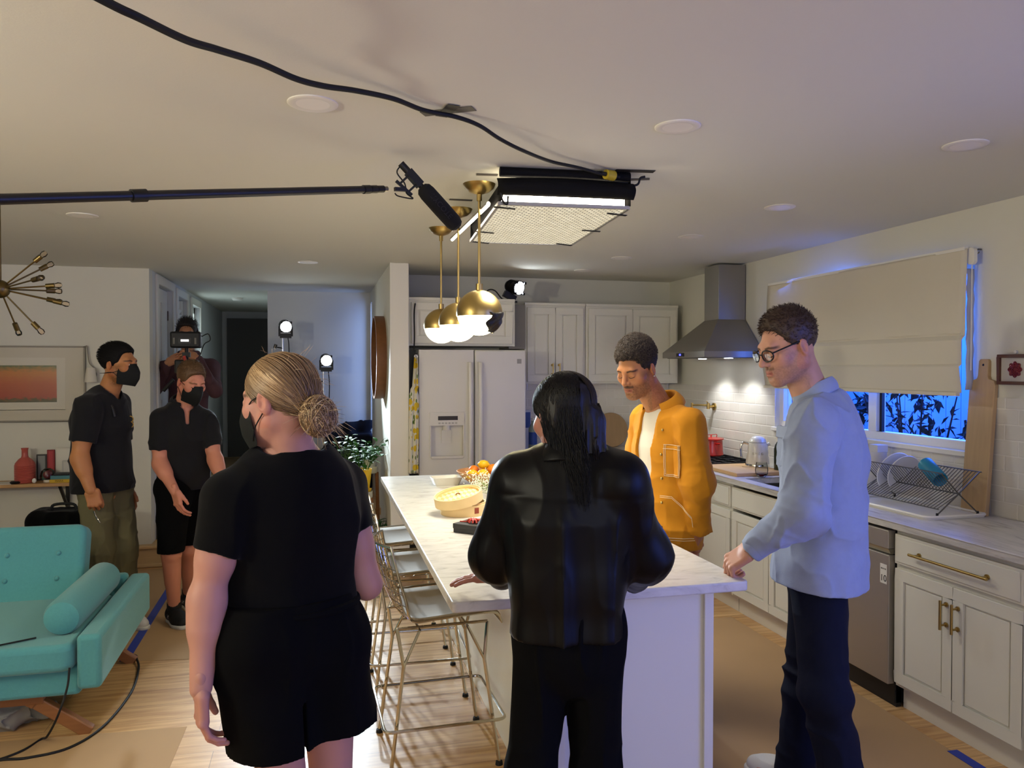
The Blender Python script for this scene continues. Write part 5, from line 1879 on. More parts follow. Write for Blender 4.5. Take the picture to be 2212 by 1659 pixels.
for s in 'LR':
    a = J['ank' + s]; a0 = V3(a[0], a[1], 0)
    shoe('shoe', must, a0 - f * .06, a0 + f * .20, m_sneak, m_sole_w, h=.075)
m_curl = mat('hair_curly', '#2b231d', .7, spec=.3, bump=1., bscale=420)
hr = short_hair(must, Rh, hc, hs, m_curl, grow=.012, top=.036, front=-.040, hair_z=.062, n=0, disp=lambda X: folds(X, [(.0035, (150, 150, 150), 2, 0), (.002, (300, 300, 300), 4, 0)]), h=.0033)
n = 3200; r = np.random.RandomState(4)
hv = np.empty(len(hr.data.vertices) * 3, np.float32); hr.data.vertices.foreach_get('co', hv); hv = hv.reshape(-1, 3)
hn = np.empty(len(hv) * 3, np.float32); hr.data.vertex_normals.foreach_get('vector', hn); hn = hn.reshape(-1, 3)
L_ = (hv - hc) @ Rh / hs
ok = np.nonzero(L_[:, 2] > .045)[0]
i = r.choice(ok, n)
t = np.linspace(0, 1, 9)
x = np.cross(hn[i], r.randn(n, 3)); x /= np.linalg.norm(x, axis=1, keepdims=True); y = np.cross(hn[i], x)
A = t[None] * 7 + r.uniform(0, 6, (n, 1))
S = hv[i][:, None] + hn[i][:, None] * (t * .008 - .002)[None, :, None] + (x[:, None] * np.cos(A)[..., None] + y[:, None] * np.sin(A)[..., None]) * .0028
strands('hair_curls', S, .0007, mat('hair_curl_tips', '#4a3d32', .6), hr)
lashes(must, Rh, hc, hs)
MB().ball(tuple(np.asarray(hc) + Rh @ V3(.080, .006, -.034) * hs), .004, 8, 6).build('ear_stud', m_chrome, must)

# ================= man in black tee and olive trousers
J = JOINTS['man_olive']; f = J['f']; lat = np.cross([0, 0, 1], f)
skin = lin('#ad7448')
hc = J['head']; Rh = basis((.94, -.38, 0), pitch=.02); hs = 1.05
olv = body_mesh('person', J, head_prims(True, 1.06, 1.05, lids='open'), hc, Rh, hs,
    [(J['wrR'], hand_frame((.25, -.05, -.97), (.2, -1, 0)), hand_prims(-1, curl=(1.1, 1.3, .8), thumb=(.2, -.3, -.1)), 1.0), (J['wrL'], hand_frame((.3, 0, -.95), (.3, 1, 0)), hand_prims(1, curl=(.5, .6, .4)), 1.)],
    skin, lambda X: face_paint(X, skin, lin('#8f5344'), lin('#15100c'), lin('#2a1d15'), .6), g=1.15, neck_r=.060, h=.006)
tag(olv, 'dark-haired man in black tee, black mask and olive trousers beside the teal sofa', 'person')
P = []
P += torso_prims(J, (.200, .180, .182, .150), 1.30)
SL = sleeve(J, 'L', .70, .082, .074, .050) + sleeve(J, 'R', .70, .082, .074, .050)
for s in 'LR': P.append(rc(J['sh' + s], J['neck'] - V3(0, 0, .04), .070, .064, k=.06))
nk = J['neck']
P.append(rc(nk - V3(0, 0, .06) + f * .02, nk + V3(0, 0, .1) + f * .06, .064, .066, k=.006, op='s'))
P.append(pl((0, 0, J['pelvis'][2] - .055), (0, 0, -1)))
P += SL
tb = garment('t_shirt', P, .006, m_greytee, olv, [(.006, (8, 8, 6), 71, 1), (.003, (20, 20, 12), 72, 0)])
Rf = basis(f)
MB().tube([tuple(J['upper'] + Rf @ V3(x, y, z)) for x, y, z in ((-.045, -.105, .075), (-.035, -.130, .03), (-.025, -.140, -.03))], [.004, .011, .013], 8).build('sunglasses', m_black, tb)
m_gold = mat('print_gold', '#b99544', .5)
b = MB()
for dz in (0, .035): b.tube([tuple(J['chest'] + Rf @ V3(.118 + .014 * math.cos(a), -.108 - .012 * math.cos(a), -.02 + dz + .019 * math.sin(a))) for a in [2 * PI * i / 18 for i in range(18)]], .003, 6, closed=True)
b.build('shirt_print', m_gold, tb)
P = [rc(J['hipL'] + V3(0, 0, .03), J['hipR'] - V3(0, 0, .0), .106, .106, k=.05)]
for s in 'LR': P += leg_cloth(J, s, (.102, .088, .080), stop=2)[0]
P.append(pl((0, 0, .03), (0, 0, -1)))
P.append(pl((0, 0, J['pelvis'][2] + .08), (0, 0, 1)))
garment('trousers', P, .006, mat('olive_chino', '#645f44', .85, spec=.2, bump=.3, bscale=900, crease=.4, cscale=8), olv, [(.007, (8, 8, 6), 81, 1), (.004, (17, 17, 12), 82, 1)])
for s, d in (('R', f), ('L', f)):
    a = J['ank' + s]; a0 = V3(a[0], a[1], 0)
    shoe('shoe', olv, a0 - f * .07, a0 + d * .21, m_sneak, m_sole_w, h=.075)
short_hair(olv, Rh, hc, hs, mat('hair_jet', '#0b0908', .75, spec=.2), grow=.014, top=.016, front=-.040, hair_z=.064, burn=-.016, n=4200, length=.016, flow=(0, 1.3, .1), seed=5, back_z=-.075)
eyes(olv, Rh, hc, hs)
kn_mask(olv, Rh, hc, hs, m_mask, straps='band')
hk = J['wrR'] + V3(.02, -.02, -.12)
MB().tube([tuple(hk), tuple(hk + V3(.01, 0, -.03)), tuple(hk + V3(.035, -.01, -.07))], .004, 6).build('key_clip', m_chrome, olv)

# ================= man in the black polo and shorts
J = JOINTS['man_polo']; f = J['f']; lat = np.cross([0, 0, 1], f)
skin = lin('#c4836a')
hc = J['head']; Rh = basis((.62, -.78, 0), pitch=.34); hs = 1.0
plo = body_mesh('person', J, head_prims(True, 1.0, 1.05), hc, Rh, hs,
    [(J['wrR'], hand_frame((.25, -.12, -.96), (-.75, -.6, 0)), hand_prims(-1, curl=(.3, .45, .3), thumb=(.4, -.3, -.2)), .95), (J['wrL'], hand_frame((.2, -.3, -.93), (.8, .3, 0)), hand_prims(1, curl=(.3, .4, .3)), .95)],
    skin, lambda X: face_paint(X, skin, lin('#a0584c'), lin('#6a4a30'), lin('#7a5038'), .35), g=1.08, neck_r=.058, h=.006)
tag(plo, 'short-haired man in black polo, mask and shorts looking down near the steps', 'person')
P = []
SL = sleeve(J, 'L', .72, .076, .067, .048) + sleeve(J, 'R', .72, .076, .067, .048)
P += torso_prims(J, (.158, .152, .165, .140), 1.35)
P.append(el(J['waist'] + f * .05 + V3(0, 0, -.03), (.13, .10, .11), R=basis(f), k=.06))
for s in 'LR': P.append(rc(J['sh' + s], J['neck'] - V3(0, 0, .035), .066, .062, k=.06))
nk = J['neck']; Rf = basis(f)
P.append(rc(nk - V3(0, 0, .05) + f * .015, nk + V3(0, 0, .1) + f * .05, .060, .064, k=.006, op='s'))
P.append(bx(nk + Rf @ V3(0, -.10, -.06), (.012, .06, .07), R=Rf, rr=.004, k=.01, op='s'))
P.append(pl((0, 0, J['pelvis'][2] - .02), (0, 0, -1)))
P += SL
garment('polo_shirt', P, .006, m_greytee, plo, [(.006, (8, 8, 7), 91, 1), (.003, (20, 20, 14), 92, 0)])
collar(plo, m_greytee, nk + V3(0, 0, .008) + f * .008, unit(V3(0, 0, 1) + f * .35), -f, .069, .036, .035, .5, .02, flare=.014)
P = [rc(J['hipL'] + V3(0, 0, .03), J['hipR'] + V3(0, 0, .03), .108, .108, k=.05)]
for s in 'LR':
    h, n = J['hip' + s], J['knee' + s]
    P.append(rc(h, n + (n - h) * .04, .105, .082, k=.05))
P += [pl((0, 0, J['kneeR'][2] - .0), (0, 0, -1)), pl((0, 0, J['pelvis'][2] + .09), (0, 0, 1))]
garment('shorts', P, .006, m_blackpant, plo, [(.006, (9, 9, 6), 95, 1)])
for s in 'RL':
    a = J['ank' + s]; a0 = V3(a[0], a[1], 0)
    d = unit(f + lat * .15)
    so = shoe('shoe', plo, a0 - d * .07, a0 + d * .20, m_shoe_b, m_sole_w, h=.10)
    pq = a0 - d * .05 + V3(0, 0, .075)
    side = unit(np.cross([0, 0, 1], d)) * -1
    R = Matrix(np.stack([d, V3(0, 0, 1), np.cross(d, V3(0, 0, 1))], 1).tolist())
    text('shoe_lettering', 'HOKA', .034, m_sole_w, Vector(a0 + d * .055 + side * .0475 + V3(0, 0, .052)), R, so, .001)
    MB().cyl(tuple(a0 + V3(0, 0, .05)), tuple(a0 + V3(0, 0, .135)), .045).build('sock', m_black, plo)
short_hair(plo, Rh, hc, hs, mat('hair_sandy', '#5a4128', .55), grow=.008, top=.022, front=-.046, hair_z=.068, n=2000, length=.012, flow=(0, -.2, .5), seed=6)
lashes(plo, Rh, hc, hs)
kn_mask(plo, Rh, hc, hs, m_mask)

# ================= cameraman on the hallway floor
J = JOINTS['cameraman']; f = J['f']; lat = np.cross([0, 0, 1], f)
skin = lin('#ad7a5c')
hc = J['head']; Rh = basis((.05, -1, 0), pitch=.05); hs = 1.0
cmn = body_mesh('person', J, head_prims(True), hc, Rh, hs,
    [(J['wrR'], hand_frame((.75, -.4, .3), (-.3, -.9, .2)), hand_prims(-1, curl=(.6, .7, .5)), .95), (J['wrL'], hand_frame((-.7, -.5, .3), (.5, -.7, .4)), hand_prims(1, curl=(.7, .8, .5)), .95)],
    skin, lambda X: face_paint(X, skin, lin('#8f5344'), lin('#20160f'), lin('#3a2a20'), .5), g=1.05, h=.007)
tag(cmn, 'camera operator in a maroon sweater and headphones behind the viewfinder', 'person')
P = []
for s in 'LR':
    a, e, w = J['sh' + s], J['el' + s], J['wr' + s]
    P += [rc(a, e, .072, .060, k=.03), rc(e, w - (w - e) * .08, .058, .042, k=.03)]
P += torso_prims(J, (.165, .16, .17, .14), 1.35)
for s in 'LR': P.append(rc(J['sh' + s], J['neck'] - V3(0, 0, .04), .064, .062, k=.06))
P.append(pl((0, 0, J['pelvis'][2] - .02), (0, 0, -1)))
sw = garment('sweater', P, .007, mat('maroon_knit', '#4e3138', .9, bump=.4, bscale=500), cmn, [(.006, (9, 9, 8), 101, 1)])
MB().tube([tuple(J['neck'] + (lat * math.cos(a) - f * math.sin(a)) * .075 + V3(0, 0, .02)) for a in [2 * PI * i / 20 for i in range(20)]], .026, 10, closed=True).build('hood', MATS['maroon_knit'], sw)
P = [rc(J['hipL'], J['hipR'], .11, .11, k=.05)]
for s in 'LR': P += leg_cloth(J, s, (.10, .075, .065), stop=2)[0]
P.append(pl((0, 0, HF + .02), (0, 0, -1)))
garment('jeans', P, .008, mat('navy_denim', '#12162b', .85), cmn, [(.005, (9, 9, 7), 105, 1)])
for s in 'RL':
    a = J['ank' + s]; a0 = V3(a[0], a[1], HF)
    shoe('shoe', cmn, a0 - f * .07, a0 + f * .2, m_shoe_b, m_sole_w)
short_hair(cmn, Rh, hc, hs, mat('hair_dark', '#1c1412', .5), grow=.016, top=.03, n=1200, length=.03, flow=(.2, .2, .5), seed=9)
hp = empty('headphones', tuple(hc), 0); hp.parent = cmn
def HP(b, name, m):
    o = b.build(name, m, hp); o.matrix_parent_inverse = Matrix.Translation(-Vector(hc)); return o
for s in (1, -1):
    HP(MB().lathe([(.0, -.02), (.034, -.018), (.04, 0), (.034, .018), (0, .02)], tuple(np.asarray(hc) + Rh @ V3(s * .092, .01, -.01)), 20, Matrix(Rh.tolist()) @ rotm(0, PI / 2, 0)), 'ear_cup', m_black)
HP(MB().tube([tuple(np.asarray(hc) + Rh @ V3(math.sin(a) * .095, .012, -.01 + math.cos(a) * .135)) for a in np.linspace(-PI / 2, PI / 2, 16)], .008, 8), 'headband', m_black)
# the operator's camera: a thing of its own, held in his hands
ck = empty('film_camera', (-1.04, 6.70, 1.66), 0, 'black film camera with electronic viewfinder held by the operator', 'camera')
m_cam = mat('camera_black', '#0f1011', .5, spec=.4)
MB().box(-.085, .085, -.06, .10, -.05, .06).build('body', m_cam, ck, smooth=False, bevel=.012)
MB().lathe([(.0, .0), (.046, 0), (.046, .05), (.052, .055), (.052, .10), (.044, .10), (.040, .085), (0, .08)], (.03, -.06, .0), 28, rotm(PI / 2)).build('lens', m_cam, ck)
b = MB().box(-.115, .115, -.07, .035, .155, .285)
vf = b.build('viewfinder', m_cam, ck, smooth=False, bevel=.014)
MB().box(-.05, .045, -.074, -.07, .190, .232).build('screen_bezel', m_black, vf, smooth=False)
MB().box(-.032, .028, -.0755, -.074, .205, .222).build('screen', emis('monitor_white', '#e8e8e2', .7), vf, smooth=False)
for x in (-.09, .07): MB().box(x, x + .014, -.073, -.07, .185, .235).build('label_strip', mat('label_grey', '#6e6c62', .6), vf, smooth=False)
MB().cyl((0, 0, .05), (0, 0, .16), .014).obox((0, -.01, .10), (.03, .02, .02)).build('top_handle', m_cam, ck)
MB().tube(spline([(.115, 0, .25), (.165, -.01, .27), (.18, -.01, .22), (.13, 0, .18), (.09, 0, .05)], 6), .004, 6).build('cable', m_cam, ck)
MB().cyl((-.10, .0, -.10), (-.18, .02, -.19), .014).build('grip_rod', m_cam, ck)
MB().tube([(-.01, -.06, .09), (.0, -.065, .05)], .012, 8).build('red_button', mat('red_plastic', '#b3372a', .4), ck)
# ---------------------------------------------------------------- lamps and film gear
m_globe = emis('globe_glow', '#ffeeb6', 9.5)
m_foil = mat('black_foil', '#2b2723', .45, .6, bump=1., bscale=60)
def pendant(x, y, z, label, foil=False):
    r = empty('globe_pendant', (x, y, CEIL), 0, label, 'pendant lamp', 'brass globe pendants over the island')
    MB().lathe([(.0, -.048), (.012, -.046), (.045, -.034), (.066, -.018), (.074, 0)], n=36).build('ceiling_cup', m_brass, r)
    zc = z - CEIL
    MB().cyl((0, 0, -.045), (0, 0, zc + .105), .0062, n=12).build('rod', m_brass, r)
    MB().cyl((0, 0, zc + .100), (0, 0, zc + .132), .016, n=20).cyl((0, 0, -.075), (0, 0, -.045), .012, n=16).build('rod_socket', m_brass, r)
    R = .1035
    MB().lathe([(R * math.sin(a) if a > 0 else 0, zc + R * math.cos(a)) for a in [PI * .545 * i / 16 for i in range(17)]], n=40).build('brass_dome', m_brass, r, solid=.002)
    MB().lathe([((R - .003) * math.sin(a), zc + (R - .003) * math.cos(a)) for a in [PI * (.53 + .47 * i / 14) for i in range(14)]] + [(0, zc - R + .003)], n=40).build('glass_globe', m_globe, r)
    if foil:
        def S(u, v):
            a = -1.35 + u * 2.0 + .12 * math.sin(v * 9); t = PI * (.50 + .30 * v) + .03 * math.sin(u * 11)
            q = R + .004 + .004 * math.sin(u * 17 + v * 9)
            return (q * math.sin(t) * math.cos(a), q * math.sin(t) * math.sin(a), zc + q * math.cos(t))
        MB().grid(S, 18, 12).build('foil_wrap', m_foil, r, solid=.0012)
    return r
pendant(.703, 3.433, 1.90, 'nearest brass globe pendant, with black foil taped on its side', True)
pendant(.707, 3.995, 1.89, 'middle brass globe pendant of the three over the island')
pendant(.703, 4.558, 1.90, 'farthest brass globe pendant over the island, toward the fridge')

# the film light taped flat to the ceiling
fl = empty('film_light', (1.035, 3.59, CEIL), math.radians(-4), 'film light panel with black fabric skirt and egg-crate hung on the ceiling', 'film light')
m_cloth = mat('black_fabric', '#0c0b0b', .8, spec=.2, crease=.3, cscale=9)
m_alu = mat('aluminium_bare', '#b9b6b0', .35, 1.0)
m_bright = emis('tube_glow', '#fff0d6', 9)
W, D_ = .278, .49
MB().box(-.19, W, -D_, D_, -.075, -.012).build('housing', m_black, fl, smooth=False, bevel=.008)
def grid_mat():
    m = bpy.data.materials.new('egg_crate'); m.use_nodes = True
    nt = m.node_tree; N = nt.nodes.new; L = nt.links.new
    b = nt.nodes['Principled BSDF']
    tc = N('ShaderNodeTexCoord')
    br = N('ShaderNodeTexBrick'); br.offset = .5
    for k, v in (('Scale', 1), ('Brick Width', .030), ('Row Height', .022), ('Mortar Size', .004), ('Mortar Smooth', .4)): br.inputs[k].default_value = v
    br.inputs['Color1'].default_value = (*lin('#d0c9b2'), 1); br.inputs['Color2'].default_value = (*lin('#bdb59c'), 1); br.inputs['Mortar'].default_value = (*lin('#77715f'), 1)
    L(tc.outputs['Object'], br.inputs['Vector'])
    L(br.outputs['Color'], b.inputs['Base Color'])
    L(br.outputs['Color'], b.inputs['Emission Color'])
    b.inputs['Emission Strength'].default_value = .42
    b.inputs['Roughness'].default_value = .4
    return m
gm = grid_mat()
MB().box(-W + .004, W - .004, -D_ + .004, D_ - .004, -.152, -.147).build('egg_crate', gm, fl, smooth=False)
b = MB()
for x in (-W, W): b.bar((x, -D_, -.148), (x, D_, -.148), .012, .014)
for y in (-D_, D_): b.bar((-W, y, -.148), (W, y, -.148), .012, .014)
b.build('crate_frame', m_alu, fl, smooth=False)
MB().box(-W + .012, W - .012, -D_ + .018, -D_ + .022, -.140, -.080).build('lit_panel', m_bright, fl, smooth=False)
MB().grid(lambda u, v: (-W - .012 + u * (2 * W + .03), -D_ - .012 - .030 * math.sin(v * PI) - .012 * math.sin(u * PI), -.050 - v * .066 + .008 * math.sin(u * PI) * (1 if v < .5 else -.2)), 16, 8).build('fabric_skirt', m_cloth, fl, solid=.003)
MB().tube([(-W, -D_ - .012, -.022), (W, -D_ - .012, -.022)], .020, 12).build('rolled_skirt', m_cloth, fl)
MB().grid(lambda u, v: (-W + .004 + .012 * math.sin(v * PI), -D_ + u * 2 * D_, -.065 - v * .08), 10, 6).build('side_skirt', m_cloth, fl, solid=.003)
MB().grid(lambda u, v: (W + .008, -D_ + u * 2 * D_, -.03 - v * .11), 6, 3).build('side_skirt', m_cloth, fl, solid=.003)
MB().grid(lambda u, v: (-W + u * 2 * W, D_ + .006, -.03 - v * .11), 6, 3).build('back_skirt', m_cloth, fl, solid=.003)
# bare tube lamp strapped along the left side
tl = MB()
n = 14
tl.grid(lambda u, v: (-.293 + u * -.067 + .010 * math.cos(PI * .05 + v * PI * 1.0), -.282 + u * .95, -.110 + .014 * math.sin(PI * .05 + v * PI * 1.0)), 2, 14)
tl.build('tube_reflector', m_alu, fl, solid=.002)
MB().tube([(-.293, -.28, -.112), (-.360, .667, -.112)], .0075, 12).build('tube_lamp', m_bright, fl)
b = MB()
for (x, y, a) in ((W - .02, -D_ + .10, .1), (W - .02, .02, -.1), (W - .05, D_ - .04, .2), (-W + .03, -D_ + .05, 0), (-W + .03, .15, 0), (-W + .05, D_ - .03, .1)):
    bb = MB().obox((x, y, -.157), (.045, .011, .0012), rotm(0, .06, a))
    bb.build('tape_strip', m_rubber, fl, smooth=False)
MB().tube(spline([(W + .01, -D_ - .02, -.06), (W + .035, -D_ - .02, -.05), (W + .045, -D_ - .02, -.025), (W + .065, -D_ - .02, -.018)], 5), .005, 6).build('loose_strap', m_rubber, fl)
MB().tube(spline([(-W + .02, -D_ - .01, -.06), (-W + .0, -D_ - .02, -.09), (-W + .01, -D_ - .02, -.14), (-W + .03, -D_ - .015, -.155), (-W + .035, -D_ - .01, -.12)], 6), .004, 6).build('cable_loop', m_rubber, fl)

m_tape = mat('gaffer_tape', '#2a2622', .5)
m_tape2 = mat('gaffer_tape_worn', '#55504a', .55)
def ctape(a, b, w, label, m=m_tape, z=2.478):
    a = Vector((*a, z)); c = Vector((*b, z))
    return tag(MB().bar(a, c, w, .0016).build('ceiling_tape', m, smooth=False), label, 'tape', 'gaffer tape on the ceiling')
ctape((.330, 2.530), (.482, 2.435), .045, 'long gaffer tape piece crossing the cable between the recessed light and the film light', m_tape2)
ctape((.392, 2.535), (.415, 2.415), .040, 'short crosswise gaffer tape piece under the same cable crossing', m_tape, 2.4765)
ctape((1.205, 3.050), (1.372, 3.030), .040, 'gaffer tape strip past the yellow plug, flat on the ceiling')
ctape((1.315, 3.19), (1.405, 3.15), .032, 'short gaffer tape piece at the right corner of the film light', m_tape2)
ctape((.655, 3.256), (.745, 3.244), .030, 'gaffer tape piece at the left front corner of the film light', m_tape2)
ctape((.622, 3.768), (.735, 3.764), .028, 'thin gaffer tape strip behind the nearest brass ceiling cup')

cab = empty('power_cable', (.32, 2.425, 2.465), 0, 'thick black power cable snaking along the ceiling to the film light', 'cable')
pts = [(-.60, 1.30, 2.345), (-.412, 1.653, 2.36), (-.355, 1.734, 2.37), (-.285, 1.854, 2.385), (-.228, 1.942, 2.395), (-.142, 2.046, 2.41), (-.056, 2.137, 2.42), (.016, 2.203, 2.43), (.107, 2.272, 2.44), (.219, 2.348, 2.455), (.32, 2.425, 2.462), (.431, 2.479, 2.462), (.518, 2.531, 2.45), (.607, 2.607, 2.44), (.716, 2.708, 2.44), (.869, 2.869, 2.445), (1.013, 2.96, 2.45), (1.13, 3.02, 2.455)]
pts = [(a - .32, b - 2.425, c - 2.465 + .006 * math.sin(i * 1.7)) for i, (a, b, c) in enumerate(pts)]
sp = spline(pts, 8)
MB().tube(sp, [.0095 - .0035 * i / len(sp) for i in range(len(sp))], 10).build('cord', m_rubber, cab)
pg = Vector((1.13 - .32, 3.02 - 2.425, -.010)); pd = Vector((.10, .045, 0)).normalized()
MB().cyl(pg, pg + pd * .03, .009).cyl(pg + pd * .07, pg + pd * .12, .010).build('connector', m_black, cab)
MB().cyl(pg + pd * .028, pg + pd * .072, .020, .022).build('yellow_plug', mat('plug_yellow', '#b8a02c', .4), cab)

# boom pole and microphone
bp = empty('boom_pole', (.163, 2.962, 2.321), 0, 'long black boom pole reaching in under the ceiling', 'boom pole')
O = Vector((.163, 2.962, 2.321))
def bo(*p): return Vector(p) - O
a, b_ = bo(-1.55, 1.731, 1.906), bo(.163, 2.962, 2.321)
d = (b_ - a).normalized()
MB().cyl(a, b_, .0150, .0138, 16).build('tube', mat('carbon_black', '#17171a', .4, spec=.5), bp)
j = a + (b_ - a) * ((-.512 + 1.55) / (.163 + 1.55))
MB().cyl(j - d * .022, j + d * .022, .019).build('collar', m_black, bp)
b = MB()
for i in range(3): b.cyl(b_ + d * (i * .034), b_ + d * (i * .034 + .031), .0165 - i * .0015)
b.build('lock_sleeves', m_black, bp)
MB().cyl(b_ + d * .10, b_ + d * .118, .010).build('steel_thread', m_steel, bp)
mk = empty('boom_microphone', (.38, 3.033, 2.357), 0, 'shotgun microphone in black foam windscreen on the boom pole tip', 'microphone')
O = Vector((.38, 3.033, 2.357))
A = bo(.390, 3.033, 2.362); Bq = bo(.540, 3.052, 2.211)
md = (Bq - A).normalized()
prof = [(.0, 0), (.018, .002), (.030, .014), (.0335, .035), (.034, .12), (.033, .185), (.027, .205), (.014, .214), (0, .2155)]
q = md.to_track_quat('Z', 'Y').to_matrix()
MB().lathe(prof, A, 24, q).build('windscreen', mat('foam_black', '#0e0c0d', .95, bump=.6, bscale=600), mk)
txq = Matrix((md, (md.cross(Vector((0, -1, 0)))).normalized(), Vector((0, -1, 0)))).transposed()
text('windscreen_lettering', 'RYCOTE', .030, mat('print_charcoal', '#242226', .9), A + md * .11 + Vector((0, -.0345, 0)), txq, mk)
MB().cyl(A - md * .112, A + md * .01, .0115).cyl(A - md * .115, A - md * .072, .014).build('microphone_body', m_black, mk)
b = MB()
sd_ = Vector((0, 1, 0)); nn = md.cross(sd_).normalized()
if nn.x > 0: nn = -nn
b.bar(A - md * .075, A - md * .005, .034, .030)
b.bar(A - md * .080 + nn * .060, A - md * .0 + nn * .052, .012, .010)
for t in (-.062, -.018): b.bar(A + md * t, A + md * t + nn * .058, .010, .008)
b.bar(bo(.285, 3.017, 2.342), A - md * .03 + nn * .055, .016, .014)
b.build('shock_mount', m_black, mk, smooth=False)
MB().tube(spline([A - md * .11, A - md * .10 + nn * .035, A - md * .05 + nn * .042, A - md * .02 + nn * .062, A + nn * .058 + md * .012, bo(.30, 3.015, 2.315), bo(.285, 3.012, 2.325)], 7), .0028, 6).build('cable', m_rubber, mk)

# fresnel heads
m_fres = mat('fresnel_black', '#121214', .35, .3)
def fresnel(parent, c, to, s=1.):
    c = Vector(c); d = (Vector(to) - c).normalized()
    q = d.to_track_quat('Z', 'Y').to_matrix()
    h = MB().lathe([(.0, -.115), (.046, -.11), (.052, -.09), (.052, -.02), (.060, -.015), (.062, .03), (.054, .032), (.052, .008), (0, .006)], c, 24, q)
    for k in range(3): h.lathe([(.053, -.085 + k * .02), (.058, -.084 + k * .02), (.058, -.078 + k * .02), (.053, -.077 + k * .02)], c, 24, q)
    ho = h.build('lamp_head', m_fres, parent)
    MB().lathe([(.0, .024), (.030, .022), (.054, .014)], c, 24, q).build('lens', emis('fresnel_glow', '#eef6ff', 30), ho)
    b = MB()
    for k in range(4):
        a = PI / 4 + k * PI / 2
        b.obox(c + d * .036 + q @ Vector((math.cos(a) * .064, math.sin(a) * .064, 0)), (.010, .010, .014), q)
    b.build('barn_clip', m_fres, ho, smooth=False)
    return ho
def light_stand(x, y, z, to, label):
    r = empty('light_stand', (x, y, HF), 0, label, 'film light', 'fresnel lights on stands in the passage')
    c = (0, 0, z - HF)
    fresnel(r, c, Vector(to) - Vector((x, y, HF)))
    MB().obox((.0, 0, z - HF - .095), (.055, .035, .022)).bar((-.06, 0, z - HF - .10), (-.06, 0, z - HF), .012, .02).bar((.06, 0, z - HF - .10), (.06, 0, z - HF), .012, .02).build('yoke', m_fres, r, smooth=False)
    MB().cyl((-.03, 0, z - HF - .30), (-.03, 0, z - HF - .09), .009).cyl((-.03, 0, .28), (-.03, 0, z - HF - .29), .013).build('pole', m_chrome, r)
    MB().cyl((-.03, 0, z - HF - .22), (-.085, 0, z - HF - .21), .006).obox((-.10, 0, z - HF - .20), (.016, .005, .020), rotm(0, .3, 0)).build('lock_knob', m_black, r)
    for k in range(3):
        a = .5 + k * 2 * PI / 3
        MB().cyl((-.03, 0, .32), (-.03 + .26 * math.cos(a), .26 * math.sin(a), .008), .008).build('leg', m_chrome, r)
    MB().tube(spline([(.02, .02, z - HF - .10), (.03, .03, z - HF - .3), (.01, .02, .5), (.05, .05, .02)], 6), .005, 6).build('cord', m_rubber, r)
    return r
light_stand(-.327, 8.1, 2.073, (.45, 3.6, 1.2), 'taller light stand with lit fresnel lamp in the passage')
light_stand(.069, 8.15, 1.735, (.4, 4.0, 1.1), 'shorter light stand with lit fresnel lamp beside the navy cloth')
cs = empty('cabinet_fresnel', (1.60, 6.36, 2.207), 0, 'small black fresnel lamp standing on top of the fridge cabinet', 'film light')
fresnel(cs, (.02, -.03, .125), (.9, -1.75, -.30))
MB().obox((-.035, .01, .055), (.055, .03, .025), rotm(0, .5, 0)).build('ballast', m_fres, cs, smooth=False)
MB().cyl((-.01, 0, .0), (-.01, 0, .09), .007).build('spigot', m_chrome, cs)
MB().cyl((-.01, 0, .0), (-.01, 0, .012), .04).build('base_plate', m_fres, cs)
MB().tube(spline([(-.03, .0, .02), (-.10, .0, .03), (-.16, .02, .10), (-.22, .03, .10), (-.27, .02, .02), (-.45, .02, .01), (-.78, .03, .01), (-.855, -.14, -.06), (-.865, -.20, -.30), (-.872, -.215, -.42)], 7), .0055, 6).build('cord', m_rubber, cs)

# sputnik chandelier at the left edge
sp = empty('sputnik_chandelier', (-1.52, 4.3, 2.04), 0, 'sputnik chandelier with bare clear bulbs at the left edge', 'chandelier')
m_abr = mat('aged_brass', '#6f5f3c', .35, 1.0)
MB().ball((0, 0, 0), .045, 20, 14).build('hub', m_abr, sp)
MB().cyl((0, 0, .03), (0, 0, CEIL - 2.04), .007).lathe([(.0, CEIL - 2.04 - .02), (.06, CEIL - 2.04 - .012), (.062, CEIL - 2.04)]).build('stem', m_abr, sp)
m_bulb = glassmat('bulb_glass', '#fff6e8', .02, .35)
rnd = random.Random(12)
dirs = [(.97, .05, .10), (.88, .1, -.20), (.70, -.05, .62), (.72, .30, .50), (.55, -.4, .10), (.45, .1, -.55), (.62, .35, .02), (-.9, .1, .2), (-.7, -.3, .5), (-.8, .2, -.3), (-.3, .6, .5), (-.2, -.7, -.2), (.1, .5, -.7), (-.5, -.2, -.7), (.2, -.8, .35), (.85, .35, -.18)]
for k, dv in enumerate(dirs):
    dv = Vector(dv).normalized()
    L_ = (.20, .235, .21)[k % 3]
    a = MB().cyl(dv * .03, dv * L_, .004, n=8).build('arm', m_abr, sp)
    MB().cyl(dv * L_, dv * (L_ + .038), .012, .013, 12).build('socket', m_abr, a)
    MB().lathe([(.010, 0), (.012, .008), (.0155, .02), (.012, .033), (.0, .038)], dv * (L_ + .036), 14, dv.to_track_quat('Z', 'Y').to_matrix()).build('bulb', m_bulb, a)

# added torchiere around the left fill lamp, out of view
to = empty('fill_lamp', (-2.7, 1.2, 0), 0, 'unseen torchiere added left of the camera as fill light', 'floor lamp')
MB().lathe([(0, 0), (.14, 0), (.14, .02), (.02, .035), (0, .035)]).build('base', m_abr, to)
MB().cyl((0, 0, .03), (0, 0, 1.72), .012).build('pole', m_abr, to)
MB().lathe([(.02, 1.70), (.09, 1.74), (.16, 1.84), (.165, 1.84), (.09, 1.735), (.02, 1.695)], cap=False).build('bowl_shade', m_abr, to)
